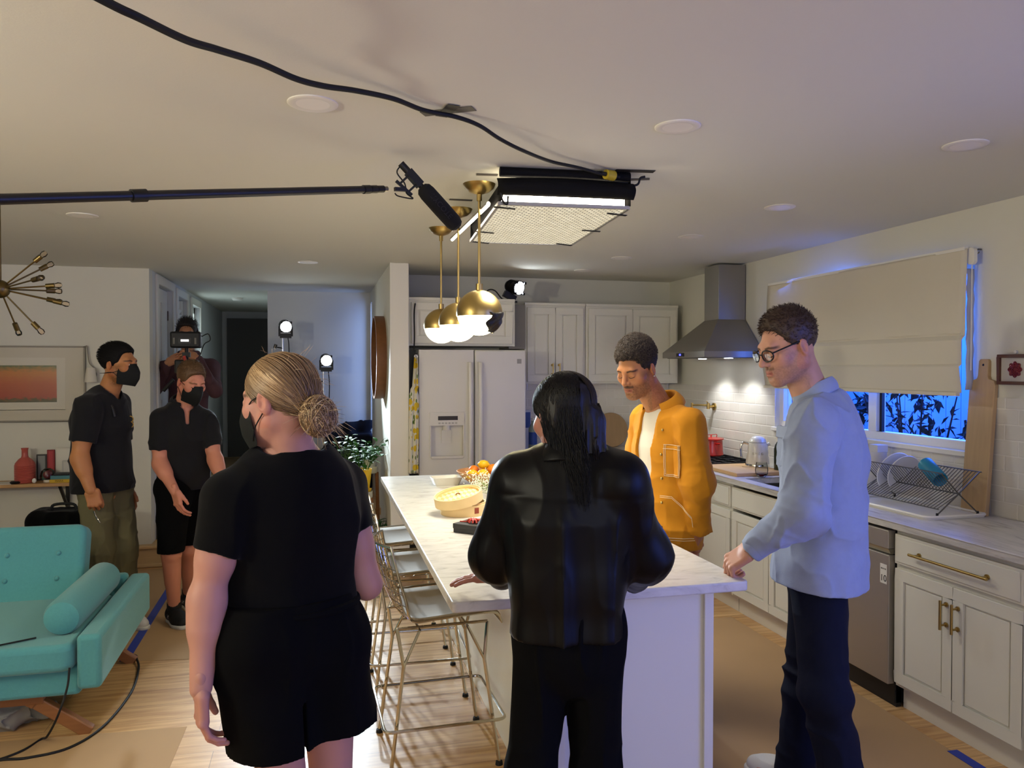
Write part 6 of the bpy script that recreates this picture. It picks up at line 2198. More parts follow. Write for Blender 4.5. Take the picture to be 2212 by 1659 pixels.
# ---------------------------------------------------------------- wire stools
m_wire = mat('stool_chrome', '#c9c5bc', .12, 1.0)
m_pad = mat('seat_pad', '#a0937e', .6, spec=.3)
def shell_pt(u, v):
    """u across 0..1, v from the front lip 0 to the top of the back 1; seat faces +x"""
    y = (u - .5)
    prof = [(.235, .600), (.20, .615), (.08, .598), (-.05, .590), (-.13, .600), (-.185, .645), (-.225, .73), (-.255, .83), (-.275, .925)]
    t = v * (len(prof) - 1); i = min(int(t), len(prof) - 2); t -= i
    p0 = prof[max(i - 1, 0)]; p1 = prof[i]; p2 = prof[i + 1]; p3 = prof[min(i + 2, len(prof) - 1)]
    def cr(a, b, c, d): return .5 * (2 * b + (c - a) * t + (2 * a - 5 * b + 4 * c - d) * t * t + (3 * b - a - 3 * c + d) * t ** 3)
    x = cr(p0[0], p1[0], p2[0], p3[0]); z = cr(p0[1], p1[1], p2[1], p3[1])
    w = .44 + .06 * math.sin(v * PI) - .10 * max(0, v - .7) / .3
    e = abs(y) * 2
    z += .055 * e ** 2.2 * math.sin(min(1, v * 1.5) * PI) * (1 if v < .7 else .3)
    x += .06 * e ** 2 * max(0, min(1, (v - .45) / .3))
    return (x, y * w, z)
def make_stool(label):
    r = empty('wire_stool', (0, 0, 0), 0, label, 'bar stool', 'chrome wire stools along the island')
    b = MB()
    nu, nv = 13, 17
    for i in range(1, nu): b.tube([shell_pt(i / nu, j / 24) for j in range(25)], .0021, 5)
    for j in range(1, nv): b.tube([shell_pt(i / 16, j / nv) for i in range(17)], .0021, 5)
    b.build('wire_shell', m_wire, r)
    rim = [shell_pt(0, j / 30) for j in range(31)] + [shell_pt(i / 14, 1) for i in range(1, 14)] + [shell_pt(1, 1 - j / 30) for j in range(31)] + [shell_pt(1 - i / 14, 0) for i in range(1, 14)]
    MB().tube(rim, .0055, 8, closed=True).build('rim', m_wire, r)
    def P(u, v):
        p = shell_pt(.06 + u * .88, .03 + v * .50); return (p[0], p[1], p[2] + .010)
    MB().grid(P, 12, 12).build('seat_pad', m_pad, r, solid=.012)
    for sx in (1, -1):
        for sy in (1, -1):
            f = Vector((sx * .225, sy * .212, .0)); k = Vector((sx * .168, sy * .188, .44)); t = Vector((sx * .10, sy * .17, .578)); t2 = Vector((sx * .19, sy * .15, .585))
            l = MB().tube([f + Vector((0, 0, .012)), k, t2], .0075, 8).tube([k, t], .006, 8).build('leg', m_wire, r)
            MB().cyl(f, f + Vector((0, 0, .014)), .016, .014).build('glide', m_rubber, l)
    b = MB()
    for sy in (1, -1): b.tube([(-.19, sy * .15, .585), (.19, sy * .15, .585)], .0065, 8)
    for x in (-.10, .10): b.tube([(x, -.17, .578), (x, .17, .578)], .006, 8)
    b.build('seat_frame', m_wire, r)
    MB().tube([(x, y, .20) for x, y in rrect(.50, .47, .03, 4)], .0065, 8, closed=True).build('footrest', m_wire, r)
    return r
s0 = make_stool('nearest chrome wire bar stool at the island, between the two women')
s0.location = (.488, 3.315, 0); s0.rotation_euler.z = .03
for (x, y, a, l) in ((.485, 4.02, -.02, 'middle one of the chrome wire bar stools at the island'), (.485, 4.70, .02, 'farthest chrome wire bar stool, at the plant end of the island')):
    c = copy_tree(s0); c.location = (x, y, 0); c.rotation_euler.z = a; c['label'] = l

# ---------------------------------------------------------------- sofa
m_teal = mat('teal_wool', '#53969a', .9, spec=.2, bump=.5, bscale=420, sheen=.25, var=.08, vscale=90)
m_teak = mat('teak', '#8a5a34', .45, var=.2, vscale=5, stretch=(2, 14, 14))
sf = empty('sofa', (-1.9, 4.2, 0), 0, 'teal mid-century sofa with buttoned back, bolster and wooden legs', 'sofa')
def sfp(b, name, m=m_teal, par=None, **k):
    for i, v in enumerate(b.v): b.v[i] = (v[0] + 1.9, v[1] - 4.2, v[2])
    return b.build(name, m, par or sf, **k)
sfp(MB().box(-2.85, -1.03, 3.74, 4.70, .21, .34), 'base', bevel=.02, seg=3)
for x0, x1 in ((-1.035, -.935), (-2.95, -2.85)):
    b = MB().prism([(3.70, .245), (3.70, .485), (4.72, .50), (4.72, .285)], 'x', x0, x1)
    sfp(b, 'armrest', bevel=.022, seg=4)
for x0, x1 in ((-1.94, -1.045), (-2.84, -1.95)):
    b = MB().prism(rrect(x1 - x0, .80, .05, 5, (x0 + x1) / 2, 4.075), 'z', .335, .455)
    sfp(b, 'seat_cushion', bevel=.028, seg=4)
    xc = (x0 + x1) / 2 - .085
    R = rotm(-.30)
    M = MB(); hw_ = (x1 - x0) / 2 - .085
    M.prism(rrect(2 * hw_, .42, .05, 5), 'y', -.07, .07)
    ce = Vector((xc, 4.56, .60))
    M.v = [tuple(ce + R @ Vector(v)) for v in M.v]
    bc = sfp(M, 'back_cushion', bevel=.03, seg=4)
    bt = MB()
    for ux in (-.24, .0, .24):
        for uz in (.06, -.07): bt.ball(ce + R @ Vector((ux, -.070, uz)), .013, 12, 8)
    sfp(bt, 'buttons', m_teal, bc)
for x in (-1.125, -2.76):
    prof = [(0, 0), (.045, .004), (.072, .020), (.082, .05), (.083, .40), (.082, .72), (.070, .752), (.04, .765), (0, .768)]
    sfp(MB().lathe(prof, (x, 3.80, .532), 28, rotm(-PI / 2)), 'bolster')
sfp(MB().box(-2.86, -1.05, 4.68, 4.76, .30, .50), 'back_frame', bevel=.02)
for s_, y0 in (('f', 3.80), ('r', 4.66)):
    for x, sg in ((-1.26, 1), (-2.60, -1)):
        b = MB()
        yb = y0 + (.04 if s_ == 'f' else .04)
        vs = []
        for (cx, cz, w, h) in ((x - sg * .06, .215, .075, 0), (x + sg * .03, .16, .070, 0), (x + sg * .245, .0, .034, 0)):
            vs.append((cx, cz, w))
        pts = [Vector((v[0], yb, v[1])) for v in vs]
        for i in range(2): b.bar(pts[i], pts[i + 1], .042, vs[i][2] * .8)
        sfp(b, 'leg', m_teak, smooth=False, bevel=.006)
sfp(MB().box(-2.70, -1.20, 3.815, 3.865, .155, .215), 'front_rail', m_teak, smooth=False, bevel=.006)

# bag under the sofa
bg = empty('canvas_bag', (-1.50, 3.97, 0), 0, 'grey canvas bag with cream letters lying under the sofa', 'bag')
P = [rc((-.28, 0, .075), (.12, .0, .07), .072, .068, k=0), rc((.10, .02, .06), (.26, .05, .05), .05, .03, k=.05), pl((0, 0, .004), (0, 0, -1))]
V, Q = iso(P, .007, disp=lambda X: folds(X, [(.012, (16, 16, 16), 3, 1)]))
bo_ = npmesh('body', V, Q, mat('bag_canvas', '#8b897e', .9, bump=.3, bscale=500, crease=.6, cscale=10), bg)
text('bag_lettering', 'TAVI', .075, mat('cream_print', '#d6d2bf', .8), Vector((.06, -.078, .075)), Matrix(((0, -1, 0), (0, 0, -1), (1, 0, 0))), bg, .002)

# black case behind the sofa
cs_ = empty('equipment_case', (-1.72, 5.92, 0), 0, 'black soft equipment case standing behind the teal sofa', 'bag')
P = [bx((0, 0, .34), (.22, .14, .33), rr=.07, k=0)]
V, Q = iso(P, .012, disp=lambda X: folds(X, [(.014, (7, 7, 7), 3, 1)]))
npmesh('shell', V, Q, m_blackcloth, cs_)
MB().tube(spline([(-.08, 0, .66), (-.06, 0, .71), (.06, 0, .71), (.08, 0, .66)], 5), .010, 8).build('handle', m_rubber, cs_)

# cords on the floor
tag(MB().tube(spline([(-1.75, 3.50, .006), (-1.45, 3.60, .006), (-1.309, 3.638, .006), (-1.203, 3.632, .006), (-1.06, 3.686, .006), (-.97, 3.875, .006), (-.935, 4.235, .006), (-.965, 4.55, .008), (-1.0, 4.68, .02), (-1.05, 4.80, .008), (-1.25, 4.86, .006)], 8), .006, 8).build('floor_cable', m_rubber), 'black cord lying in a wide curve on the floor beside the sofa', 'cord')
tag(MB().tube(spline([(-1.60, 3.60, .463), (-1.36, 3.72, .462), (-1.22, 3.80, .461)], 8) , .004, 6).build('seat_cable', m_rubber), 'thin black cord lying across the teal seat cushion', 'cord')
tag(MB().tube(spline([(-1.052, 3.672, .36), (-1.056, 3.650, .28), (-1.088, 3.630, .17), (-1.15, 3.70, .06), (-1.205, 3.80, .007), (-1.253, 3.70, .006), (-1.36, 3.62, .006), (-1.7, 3.45, .006)], 8), .005, 6).build('hanging_cable', m_rubber), 'black cord hanging down the front corner of the teal sofa', 'cord')

# ---------------------------------------------------------------- floor papers and tape
m_kraft = mat('kraft_paper', '#ad8d68', .8, spec=.2, var=.06, vscale=3, bump=.15, bscale=40)
def paper(poly, z, label):
    return tag(MB().prism(poly, 'z', z, z + .0012).build('floor_paper', m_kraft, smooth=False), label, 'floor paper', 'brown floor protection paper')
paper([(-.60, 3.785), (-2.6, 3.90), (-2.6, 1.2), (-.66, 1.2)], .0005, 'brown floor paper sheet in front of the teal sofa')
paper([(-1.07, 4.715), (-.20, 4.60), (-.16, 6.84), (-1.10, 6.84)], .0005, 'brown floor paper sheet under the man in shorts')
paper([(-2.9, 4.93), (-1.075, 4.80), (-1.102, 6.84), (-2.9, 6.84)], .002, 'brown floor paper sheet under the man in olive trousers')
paper([(1.43, 4.61), (2.648, 4.60), (2.632, 1.2), (1.43, 1.2)], .0005, 'brown floor paper sheet in the aisle between island and dishwasher')
paper([(-1.34, 7.30), (-.54, 7.30), (-.56, 11.8), (-1.34, 11.8)], HF + .0005, 'brown floor paper sheet along the hallway floor')
m_blue = mat('blue_tape', '#2c3f9e', .6)
def btape(a, b, label, z=.0035):
    return tag(MB().bar((*a, z), (*b, z), .05, .0012).build('floor_tape', m_blue, smooth=False), label, 'tape', 'blue tape on the floor')
btape((-1.075, 4.72), (-1.104, 6.80), 'long blue tape strip joining two paper sheets near the steps')
btape((2.628, 2.35), (2.640, 2.745), 'short blue tape strip at the right edge near the white cabinets')
btape((-.86, 5.80), (-.60, 5.76), 'short blue tape strip behind the black sneakers', .0035)

# ---------------------------------------------------------------- art, console, wall things on the left
ar = empty('framed_art', (-2.43, 6.98, 1.53), 0, 'framed orange and red abstract print on the left wall', 'picture')
m_fr_ = mat('frame_grey', '#8d8578', .5)
b = MB()
x0, x1, z0, z1 = -.62, .578, -.31, .302
for p in ((x0, x1, z1 - .012, z1), (x0, x1, z0, z0 + .012), (x0, x0 + .012, z0, z1), (x1 - .012, x1, z0, z1)): b.box(p[0], p[1], -.03, 0, p[2], p[3])
b.build('frame', m_fr_, ar, smooth=False, bevel=.002)
MB().box(x0 + .012, x1 - .012, -.016, -.002, z0 + .012, z1 - .012).build('mat_board', mat('mat_board', '#cfc7b6', .8), ar, smooth=False)
MB().box(x0 + .15, x1 - .15, -.0175, -.016, z0 + .095, z1 - .095).box(x0 + .15, x1 - .15, -.0175, -.016, z0 + .095, z0 + .099).build('mat_step', mat('mat_inner', '#d8d1c1', .8), ar, smooth=False)
def art_mat():
    m = bpy.data.materials.new('abstract_print'); m.use_nodes = True
    nt = m.node_tree; N = nt.nodes.new; L = nt.links.new
    b = nt.nodes['Principled BSDF']
    tc = N('ShaderNodeTexCoord'); sx = N('ShaderNodeSeparateXYZ'); L(tc.outputs['Generated'], sx.inputs[0])
    n = N('ShaderNodeTexNoise'); n.inputs['Scale'].default_value = 22; n.inputs['Detail'].default_value = 6
    mp = N('ShaderNodeMapping'); mp.inputs['Scale'].default_value = (1, 1, .8)
    L(tc.outputs['Generated'], mp.inputs[0]); L(mp.outputs[0], n.inputs['Vector'])
    ma = N('ShaderNodeMath'); ma.operation = 'MULTIPLY_ADD'; ma.inputs[1].default_value = .28
    L(n.outputs['Fac'], ma.inputs[0]); L(sx.outputs['Z'], ma.inputs[2])
    sb = N('ShaderNodeMath'); sb.operation = 'SUBTRACT'; sb.inputs[1].default_value = .14; L(ma.outputs[0], sb.inputs[0])
    cr = N('ShaderNodeValToRGB'); L(sb.outputs[0], cr.inputs[0])
    e = cr.color_ramp.elements
    e[0].position = 0; e[0].color = (*lin('#4a4424'), 1); e[1].position = 1; e[1].color = (*lin('#4c5a2a'), 1)
    for p, c in ((.07, '#5a4a22'), (.13, '#a43a1c'), (.5, '#b3501c'), (.82, '#bd6f1e'), (.93, '#8a6a24')):
        k = e.new(p); k.color = (*lin(c), 1)
    L(cr.outputs[0], b.inputs['Base Color']); b.inputs['Roughness'].default_value = .35
    return m
MB().box(x0 + .21, x1 - .212, -.0185, -.0175, z0 + .158, z1 - .157).build('print', art_mat(), ar, smooth=False)
MB().box(x0 + .012, x1 - .012, -.024, -.022, z0 + .012, z1 - .012).build('glazing', glassmat('art_glass'), ar, smooth=False)
sc_ = empty('wall_sconce', (-1.80, 6.98, 1.60), 0, 'small white wall sconce behind the man in the black tee', 'wall lamp')
MB().lathe([(.045, -.06), (.032, .05), (.030, .055)], (0, -.07, 0), 24).build('shade', mat('shade_white', '#d8d0c0', .7), sc_, solid=.002)
MB().cyl((0, 0, 0), (0, -.07, .03), .006).cyl((0, 0, 0), (0, -.012, 0), .03).build('arm', m_fr_, sc_)
MB().tube(spline([(.02, -.02, .05), (-.02, -.03, .10), (-.035, -.025, .22), (-.045, -.02, .235)], 6), .005, 6).build('cord', m_fr_, sc_)

cn = empty('console_shelf', (-2.45, 6.84, 0), 0, 'slim wooden console shelf under the framed print', 'shelf')
MB().box(-.60, .56, -.12, .13, .725, .752).build('top_board', m_wood, cn, smooth=False, bevel=.004)
for x in (-.50, .46): MB().box(x - .012, x + .012, .10, .13, .50, .725).bar((x, .115, .52), (x, -.08, .722), .02, .02).build('bracket', m_black, cn, smooth=False)
vz = empty('ribbed_vase', (-2.253, 6.82, .752), 0, 'coral ribbed vase with slim neck on the console', 'vase')
pr = [(.0, 0), (.066, 0)]
for i in range(12): pr += [(.075, .008 + i * .0115), (.071, .0145 + i * .0115)]
pr += [(.068, .155), (.045, .185), (.026, .20), (.022, .215), (.022, .255), (.027, .272), (.022, .272), (.018, .25)]
MB().lathe(pr, n=32).build('body', mat('coral_glaze', '#b8564a', .35), vz)
for z in (.05, .10): pass
def shelf_thing(name, label, cat, b, m, loc, grp_=None, rz=0, **k):
    o = b.build(name, m, **k); o.location = loc; o.rotation_euler.z = rz
    return tag(o, label, cat, grp_)
def pic_frame(x, w, h, c1, c2, label, rz=0., y=6.92):
    r = empty('photo_frame', (x, y, .752), rz, label, 'photo frame', 'frames standing on the console')
    MB().box(-w / 2, w / 2, -.008, .008, 0, h).build('frame', mat('frame_' + c1.strip('#'), c1, .5), r, smooth=False, bevel=.002)
    MB().box(-w / 2 + .012, w / 2 - .012, -.0095, -.008, .012, h - .012).build('picture', mat('pic_' + c2.strip('#'), c2, .5), r, smooth=False)
pic_frame(-2.165, .075, .21, '#3b3a38', '#8a8d88', 'dark frame with grey picture beside the coral vase')
pic_frame(-2.098, .055, .245, '#8e1f22', '#b0353a', 'narrow red frame between the grey and white ones')
pic_frame(-2.00, .13, .26, '#cfc9bb', '#d8d3c6', 'tall white frame on the console behind the standing man')
pic_frame(-1.955, .10, .16, '#b9b6ae', '#c9c5bb', 'small pale frame in front of the white one', y=6.88)
shelf_thing('glass_dome', 'small glass dome over a red ball on the console', 'dome', MB().lathe([(.052, 0), (.054, .03), (.045, .065), (.02, .085), (0, .088)], n=28), glassmat('dome_glass', '#c9e0dc', .02, .3), (-2.09, 6.81, .776))
shelf_thing('red_ball', 'red ball inside the glass dome', 'ball', MB().ball((0, 0, .034), .034), mat('ball_red', '#a8323a', .5), (-2.09, 6.81, .776))
shelf_thing('candle', 'short white candle under the dome', 'candle', MB().cyl((0, 0, 0), (0, 0, .024), .03), mat('wax', '#d8cbbb', .5), (-2.09, 6.81, .752))
o = shelf_thing('yellow_book', 'yellow book lying flat at the end of the console', 'book', MB().box(-.075, .075, -.055, .055, 0, .026), mat('book_yellow', '#c9a21c', .5), (-1.985, 6.80, .752), 'books lying on the console', smooth=False, bevel=.002)
text('spine_lettering', 'MARA', .022, mat('book_print', '#6e5a12', .6), Vector((-.005, -.0555, .013)), Matrix(((1, 0, 0), (0, 0, -1), (0, 1, 0))), o)
shelf_thing('blue_book', 'blue-green book lying on the yellow book', 'book', MB().box(-.07, .07, -.05, .05, 0, .028), mat('book_teal', '#4a7f86', .5), (-1.985, 6.80, .778), 'books lying on the console', smooth=False, bevel=.002)
shelf_thing('black_tray', 'small black tray on the blue-green book', 'tray', MB().box(-.055, .055, -.04, .04, 0, .018), m_black, (-1.98, 6.80, .806), smooth=False, bevel=.004)
shelf_thing('round_trinket', 'dark round trinket left of the vase', 'ornament', MB().lathe([(0, 0), (.035, .004), (.04, .014), (.03, .022), (0, .02)]), m_black, (-2.30, 6.76, .752))
shelf_thing('paper_sheet', 'white paper sheet at the left end of the console', 'paper', MB().box(-.11, .11, -.08, .08, 0, .003), mat('paper_white', '#d8d4ca', .8), (-2.44, 6.80, .752), smooth=False, rz=.1)
shelf_thing('white_egg', 'small white egg ornament beside the vase', 'ornament', MB().ball((0, 0, .02), (.016, .016, .02)), m_trim, (-2.17, 6.76, .752))

# ---------------------------------------------------------------- passage: mirror, plants, navy cloth
mr = empty('round_mirror', (.545, 6.84, 1.747), 0, 'round mirror with deep wooden band on the passage side of the wall', 'mirror')
MB().lathe([(.345, 0), (.345, -.085), (.36, -.085), (.36, 0), (.345, 0)], (0, 0, 0), 64, rotm(0, PI / 2, 0)).build('wooden_band', mat('mirror_wood', '#7c4f2c', .5, var=.2, vscale=4, stretch=(8, 2, 8)), mr)
MB().lathe([(0, -.012), (.345, -.012)], (0, 0, 0), 48, rotm(0, PI / 2, 0)).build('glass', mat('mirror_glass', '#d8d8d8', .03, 1.0), mr)
m_leaf = mat('plant_leaf', '#2c5a1c', .6, spec=.25, var=.3, vscale=14)
m_leaf2 = mat('plant_leaf_pale', '#456a28', .6, spec=.25, var=.25, vscale=14)
def leaf_at(b, p, d, up, L_, w):
    d = Vector(d).normalized(); up = Vector(up)
    s = d.cross(up).normalized(); n = s.cross(d)
    vs = []
    for t, ww, dz in ((0, .1, 0), (.3, .9, .10), (.6, .85, .12), (1, .0, -.05)):
        c = Vector(p) + d * (t * L_) + n * (dz * L_ * .6)
        vs += [c - s * (ww * w), c + s * (ww * w)]
    b.add(vs, [(0, 1, 3, 2), (2, 3, 5, 4), (4, 5, 7, 6)])
def potted(loc, pr, pz, m_pot, seed, label, n, L0, hgt, spread, mm, name='potted_plant', saucer=None):
    r = empty(name, loc, 0, label, 'plant', 'potted plants on the stools by the wall')
    MB().lathe([(0, .002), (pr * .72, 0), (pr, pz), (pr * .93, pz), (pr * .90, pz - .01), (0, pz - .012)], n=32).build('pot', m_pot, r)
    MB().lathe([(0, pz - .010), (pr * .88, pz - .012)], n=20).build('soil', mat('potting_soil', '#2a1e14', .95), r)
    rnd = random.Random(seed); b = MB(); st = MB()
    for i in range(n):
        a = rnd.uniform(0, 2 * PI); q = spread * math.sqrt(rnd.random())
        top = Vector((q * math.cos(a), q * math.sin(a) * .6, pz + hgt * rnd.uniform(.35, 1)))
        base = Vector((q * .25 * math.cos(a), q * .25 * math.sin(a), pz - .01))
        mid = (base + top) / 2 + Vector((0, 0, hgt * .15))
        P_ = spline([base, mid, top], 4)
        st.tube(P_, [.0022] * len(P_), 4)
        for k in range(4):
            p = P_[-1 - 2 * k] if k < 4 else top
            ang = rnd.uniform(0, 2 * PI)
            dv = Vector((math.cos(ang), math.sin(ang), rnd.uniform(-.5, .6)))
            leaf_at(b, p, dv, (0, 0, 1), L0 * rnd.uniform(.6, 1.2), L0 * .24)
    st.build('stems', mm, r); b.build('foliage', mm, r, fix=False)
    return r
m_yellow = mat('yellow_glaze', '#e0b21c', .35)
m_whitepot = mat('white_glaze', '#d2cec2', .4)
def stool_stand(x, y, h, rr, label):
    r = empty('plant_stool', (x, y, 0), 0, label, 'stool', 'plant stools by the wall')
    MB().lathe([(0, h - .012), (rr * .96, h - .012), (rr, h), (rr, h + .045), (rr - .008, h + .045), (rr - .01, h + .004), (0, h + .002)], n=36).build('tray_top', m_whitepot, r)
    for k in range(3):
        a = -.4 + k * 2 * PI / 3
        MB().cyl((rr * .9 * math.cos(a), rr * .9 * math.sin(a), h - .005), (rr * 1.15 * math.cos(a), rr * 1.15 * math.sin(a), 0), .016, .013).build('leg', m_teak, r)
    return r
stool_stand(.335, 6.42, .600, .085, 'lower white-topped plant stool holding the yellow pot')
stool_stand(.415, 6.78, .760, .075, 'higher white-topped plant stool near the wall end')
MB_ = MB().lathe([(0, 0), (.07, 0), (.078, .02), (.07, .02), (0, .012)], n=28)
shelf_thing('yellow_saucer', 'yellow saucer under the yellow pot', 'saucer', MB_, m_yellow, (.335, 6.42, .645))
potted((.335, 6.42, .658), .080, .17, m_yellow, 4, 'leafy green plant in a bright yellow pot', 26, .075, .24, .20, m_leaf)
potted((.415, 6.78, .764), .062, .10, m_whitepot, 8, 'trailing plant in a small white pot by the wall', 16, .075, .10, .13, m_leaf)
potted((.20, 6.95, .0), .10, .72, mat('grey_planter', '#55565a', .6), 15, 'airy plant in a tall dark planter behind the yellow pot', 26, .06, .36, .17, m_leaf2)
potted((.47, 6.60, .0), .06, .12, mat('dark_pot', '#2b2b2b', .5), 21, 'dark leafy plant on the floor between the plant stools', 16, .08, .28, .11, m_leaf)
nv = empty('navy_cloth', (.31, 8.48, HF), 0, 'navy blue cloth draped over a low bench in the passage', 'cloth')
P = [bx((0, 0, .30), (.235, .13, .30), rr=.04, k=0), rc((-.22, 0, .61), (.0, .0, .64), .06, .06, k=.05), rc((.0, 0, .66), (.21, 0, .69), .05, .05, k=.06), pl((0, 0, .002), (0, 0, -1))]
V, Q = iso(P, .012, disp=lambda X: folds(X, [(.012, (12, 12, 3), 3, 1)]))
npmesh('drape', V, Q, mat('navy_fabric', '#12182c', .9, crease=.4), nv)
# ---------------------------------------------------------------- things on the island
ZC = .9152
wb_ = empty('fruit_bowl', (1.02, 4.75, ZC), 0, 'wide wooden fruit bowl on the far part of the island', 'bowl')
MB().lathe([(0, 0), (.075, 0), (.085, .004), (.15, .048), (.192, .092), (.187, .094), (.145, .052), (.08, .012), (0, .010)], n=48).build('bowl', mat('bowl_wood', '#c08d5c', .5, var=.2, vscale=6, stretch=(10, 10, 2)), wb_)
m_lem = mat('lemon_skin', '#e8b414', .4, bump=.4, bscale=180)
m_org = mat('orange_skin', '#e07a14', .42, bump=.4, bscale=200)
def fruit(kind, x, y, z, label, rz=0.):
    r = empty(kind, (x, y, z), rz, label, kind, 'lemons in the bowl' if kind == 'lemon' else 'oranges in the bowl')
    if kind == 'lemon':
        pr = [(0, -.040), (.006, -.038), (.012, -.033), (.024, -.022), (.029, 0), (.024, .022), (.012, .033), (.006, .039), (0, .041)]
        MB().lathe(pr, (0, 0, 0), 20, rotm(.4 + rz, 1.2, 0)).build('flesh', m_lem, r)
    else:
        MB().ball((0, 0, 0), .035, 22, 14).build('flesh', m_org, r)
        MB().lathe([(0, .0365), (.004, .036), (.0045, .034)], n=8).build('stem_scar', m_leaf2, r)
for k, a in enumerate((('lemon', .905, 4.66, 1.000, 'lemon at the left end of the fruit bowl'), ('lemon', .972, 4.64, 1.004, 'front lemon next to the leftmost one in the bowl'),
          ('lemon', 1.00, 4.75, 1.046, 'topmost lemon of the fruit pile'), ('orange', 1.045, 4.68, 1.022, 'orange right of the topmost lemon'),
          ('lemon', 1.105, 4.72, 1.018, 'lemon wedged between the two oranges'), ('orange', 1.150, 4.70, 1.004, 'orange at the right end of the bowl'),
          ('orange', .95, 4.82, 1.0, 'orange at the back of the fruit bowl'), ('lemon', 1.09, 4.83, 1.0, 'lemon at the back of the fruit bowl'), ('orange', 1.02, 4.75, .975, 'orange buried under the topmost lemon'))):
    fruit(*a, rz=k * .7)
ds = empty('white_dish', (.775, 4.84, ZC), .1, 'white rectangular baking dish left of the fruit bowl', 'dish')
b = MB()
lo = rrect(.15, .10, .015, 3); hi = rrect(.19, .14, .02, 3); hi2 = rrect(.175, .125, .018, 3); lo2 = rrect(.14, .09, .012, 3)
k = len(lo)
vs = [(x, y, 0) for x, y in lo] + [(x, y, .05) for x, y in hi] + [(x, y, .05) for x, y in hi2] + [(x, y, .008) for x, y in lo2]
fs = [tuple(range(k - 1, -1, -1)), tuple(3 * k + i for i in range(k))]
for r_ in range(3): fs += [(r_ * k + i, r_ * k + (i + 1) % k, (r_ + 1) * k + (i + 1) % k, (r_ + 1) * k + i) for i in range(k)]
b.add(vs, fs).build('dish_body', mat('dish_white', '#dcd8ce', .25), ds)
fb = empty('white_flowers', (.93, 4.28, ZC), 0, 'bunch of tiny white baby\'s breath flowers lying behind the steamer', 'flowers')
rnd = random.Random(5)
st = MB(); bl = MB()
for i in range(60):
    a = rnd.uniform(0, 2 * PI); r_ = .14 * math.sqrt(rnd.random())
    t = Vector((r_ * math.cos(a), r_ * math.sin(a) * .9, rnd.uniform(.03, .13)))
    st.tube([(.06, -.10, .012), (t.x * .5, t.y * .5, t.z * .8), tuple(t)], [.0012, .001, .0007], 3)
    for k in range(11):
        c = t + Vector((rnd.gauss(0, .018), rnd.gauss(0, .018), rnd.gauss(0, .014)))
        c.z = max(c.z, .006)
        bl.ball(c, rnd.uniform(.0022, .0042), 5, 3)
st.build('stems', mat('stem_green', '#6f8a3e', .6), fb)
tag(bl.build('blossoms', mat('blossom_white', '#efe9cf', .6), fb, fix=False), kind='stuff')
tag(MB().tube([(.86, 4.02, .932), (.99, 4.06, .936)], .006, 8).tube([(.99, 4.06, .936), (1.10, 4.09, .936)], .004, 8).build('chopping_knife', m_black), 'dark-handled utensil lying behind the steamer', 'utensil')

bsx, bsy = .690, 3.86
m_bam = mat('bamboo', '#e2c48c', .55, var=.12, vscale=8)
m_bam2 = mat('bamboo_weave', '#e6cb92', .55)
bs = empty('bamboo_steamer', (bsx + .02, bsy, ZC), 0, 'round bamboo steamer basket on the island', 'steamer')
MB().lathe([(.112, 0), (.120, 0), (.120, .055), (.113, .055), (.112, 0)], n=48).build('outer_band', m_bam, bs)
MB().lathe([(0, .012), (.112, .012)], n=32).lathe([(.104, .002), (.112, .002), (.112, .062), (.105, .062), (.104, .002)], n=40).build('inner_band', m_bam, bs)
for a in (.4, 1.2, -2): MB().obox((.1205 * math.cos(-a), .1205 * math.sin(-a), .03), (.0012, .012, .014), rotm(0, 0, -a)).build('red_stamp', mat('stamp_red', '#8a3a22', .6), bs, smooth=False)
ld = empty('steamer_lid', (bsx - .012, bsy - .02, ZC + .083), 0, 'woven bamboo steamer lid resting tilted on its basket', 'lid')
ld.rotation_euler = (.10, -.20, 0)
MB().lathe([(.116, -.022), (.123, -.022), (.123, .026), (.115, .026), (.116, -.022)], n=56).build('rim_band', m_bam, ld)
MB().lathe([(.108, -.018), (.116, -.018), (.116, .022), (.109, .022), (.108, -.018)], n=48).build('inner_band', m_bam, ld)
def weave(u, v):
    r_ = v * .110; a = u * 2 * PI
    return (r_ * math.cos(a), r_ * math.sin(a), .016 - .006 * v * v)
def weave_mat():
    m = bpy.data.materials.new('bamboo_herringbone'); m.use_nodes = True
    nt = m.node_tree; N = nt.nodes.new; L = nt.links.new
    b = nt.nodes['Principled BSDF']
    tc = N('ShaderNodeTexCoord'); w = N('ShaderNodeTexWave'); w.wave_type = 'BANDS'; w.bands_direction = 'DIAGONAL'
    ck = N('ShaderNodeTexChecker'); ck.inputs['Scale'].default_value = 62
    mp = N('ShaderNodeMapping'); mp.inputs['Rotation'].default_value = (0, 0, .785); mp.inputs['Scale'].default_value = (1, .35, 1)
    L(tc.outputs['Object'], mp.inputs[0]); L(mp.outputs[0], ck.inputs['Vector'])
    ck.inputs['Color1'].default_value = (*lin('#efd9a6'), 1); ck.inputs['Color2'].default_value = (*lin('#d2ab6a'), 1)
    L(ck.outputs['Color'], b.inputs['Base Color']); b.inputs['Roughness'].default_value = .5
    bp = N('ShaderNodeBump'); bp.inputs['Strength'].default_value = .5; bp.inputs['Distance'].default_value = .002
    L(ck.outputs['Fac'], bp.inputs['Height']); L(bp.outputs['Normal'], b.inputs['Normal'])
    return m
MB().grid(weave, 48, 8).build('woven_top', weave_mat(), ld)
MB().tube(spline([(-.012, 0, .012), (-.006, 0, .022), (.006, 0, .022), (.012, 0, .012)], 4), .003, 6).build('loop_handle', m_teak, ld)

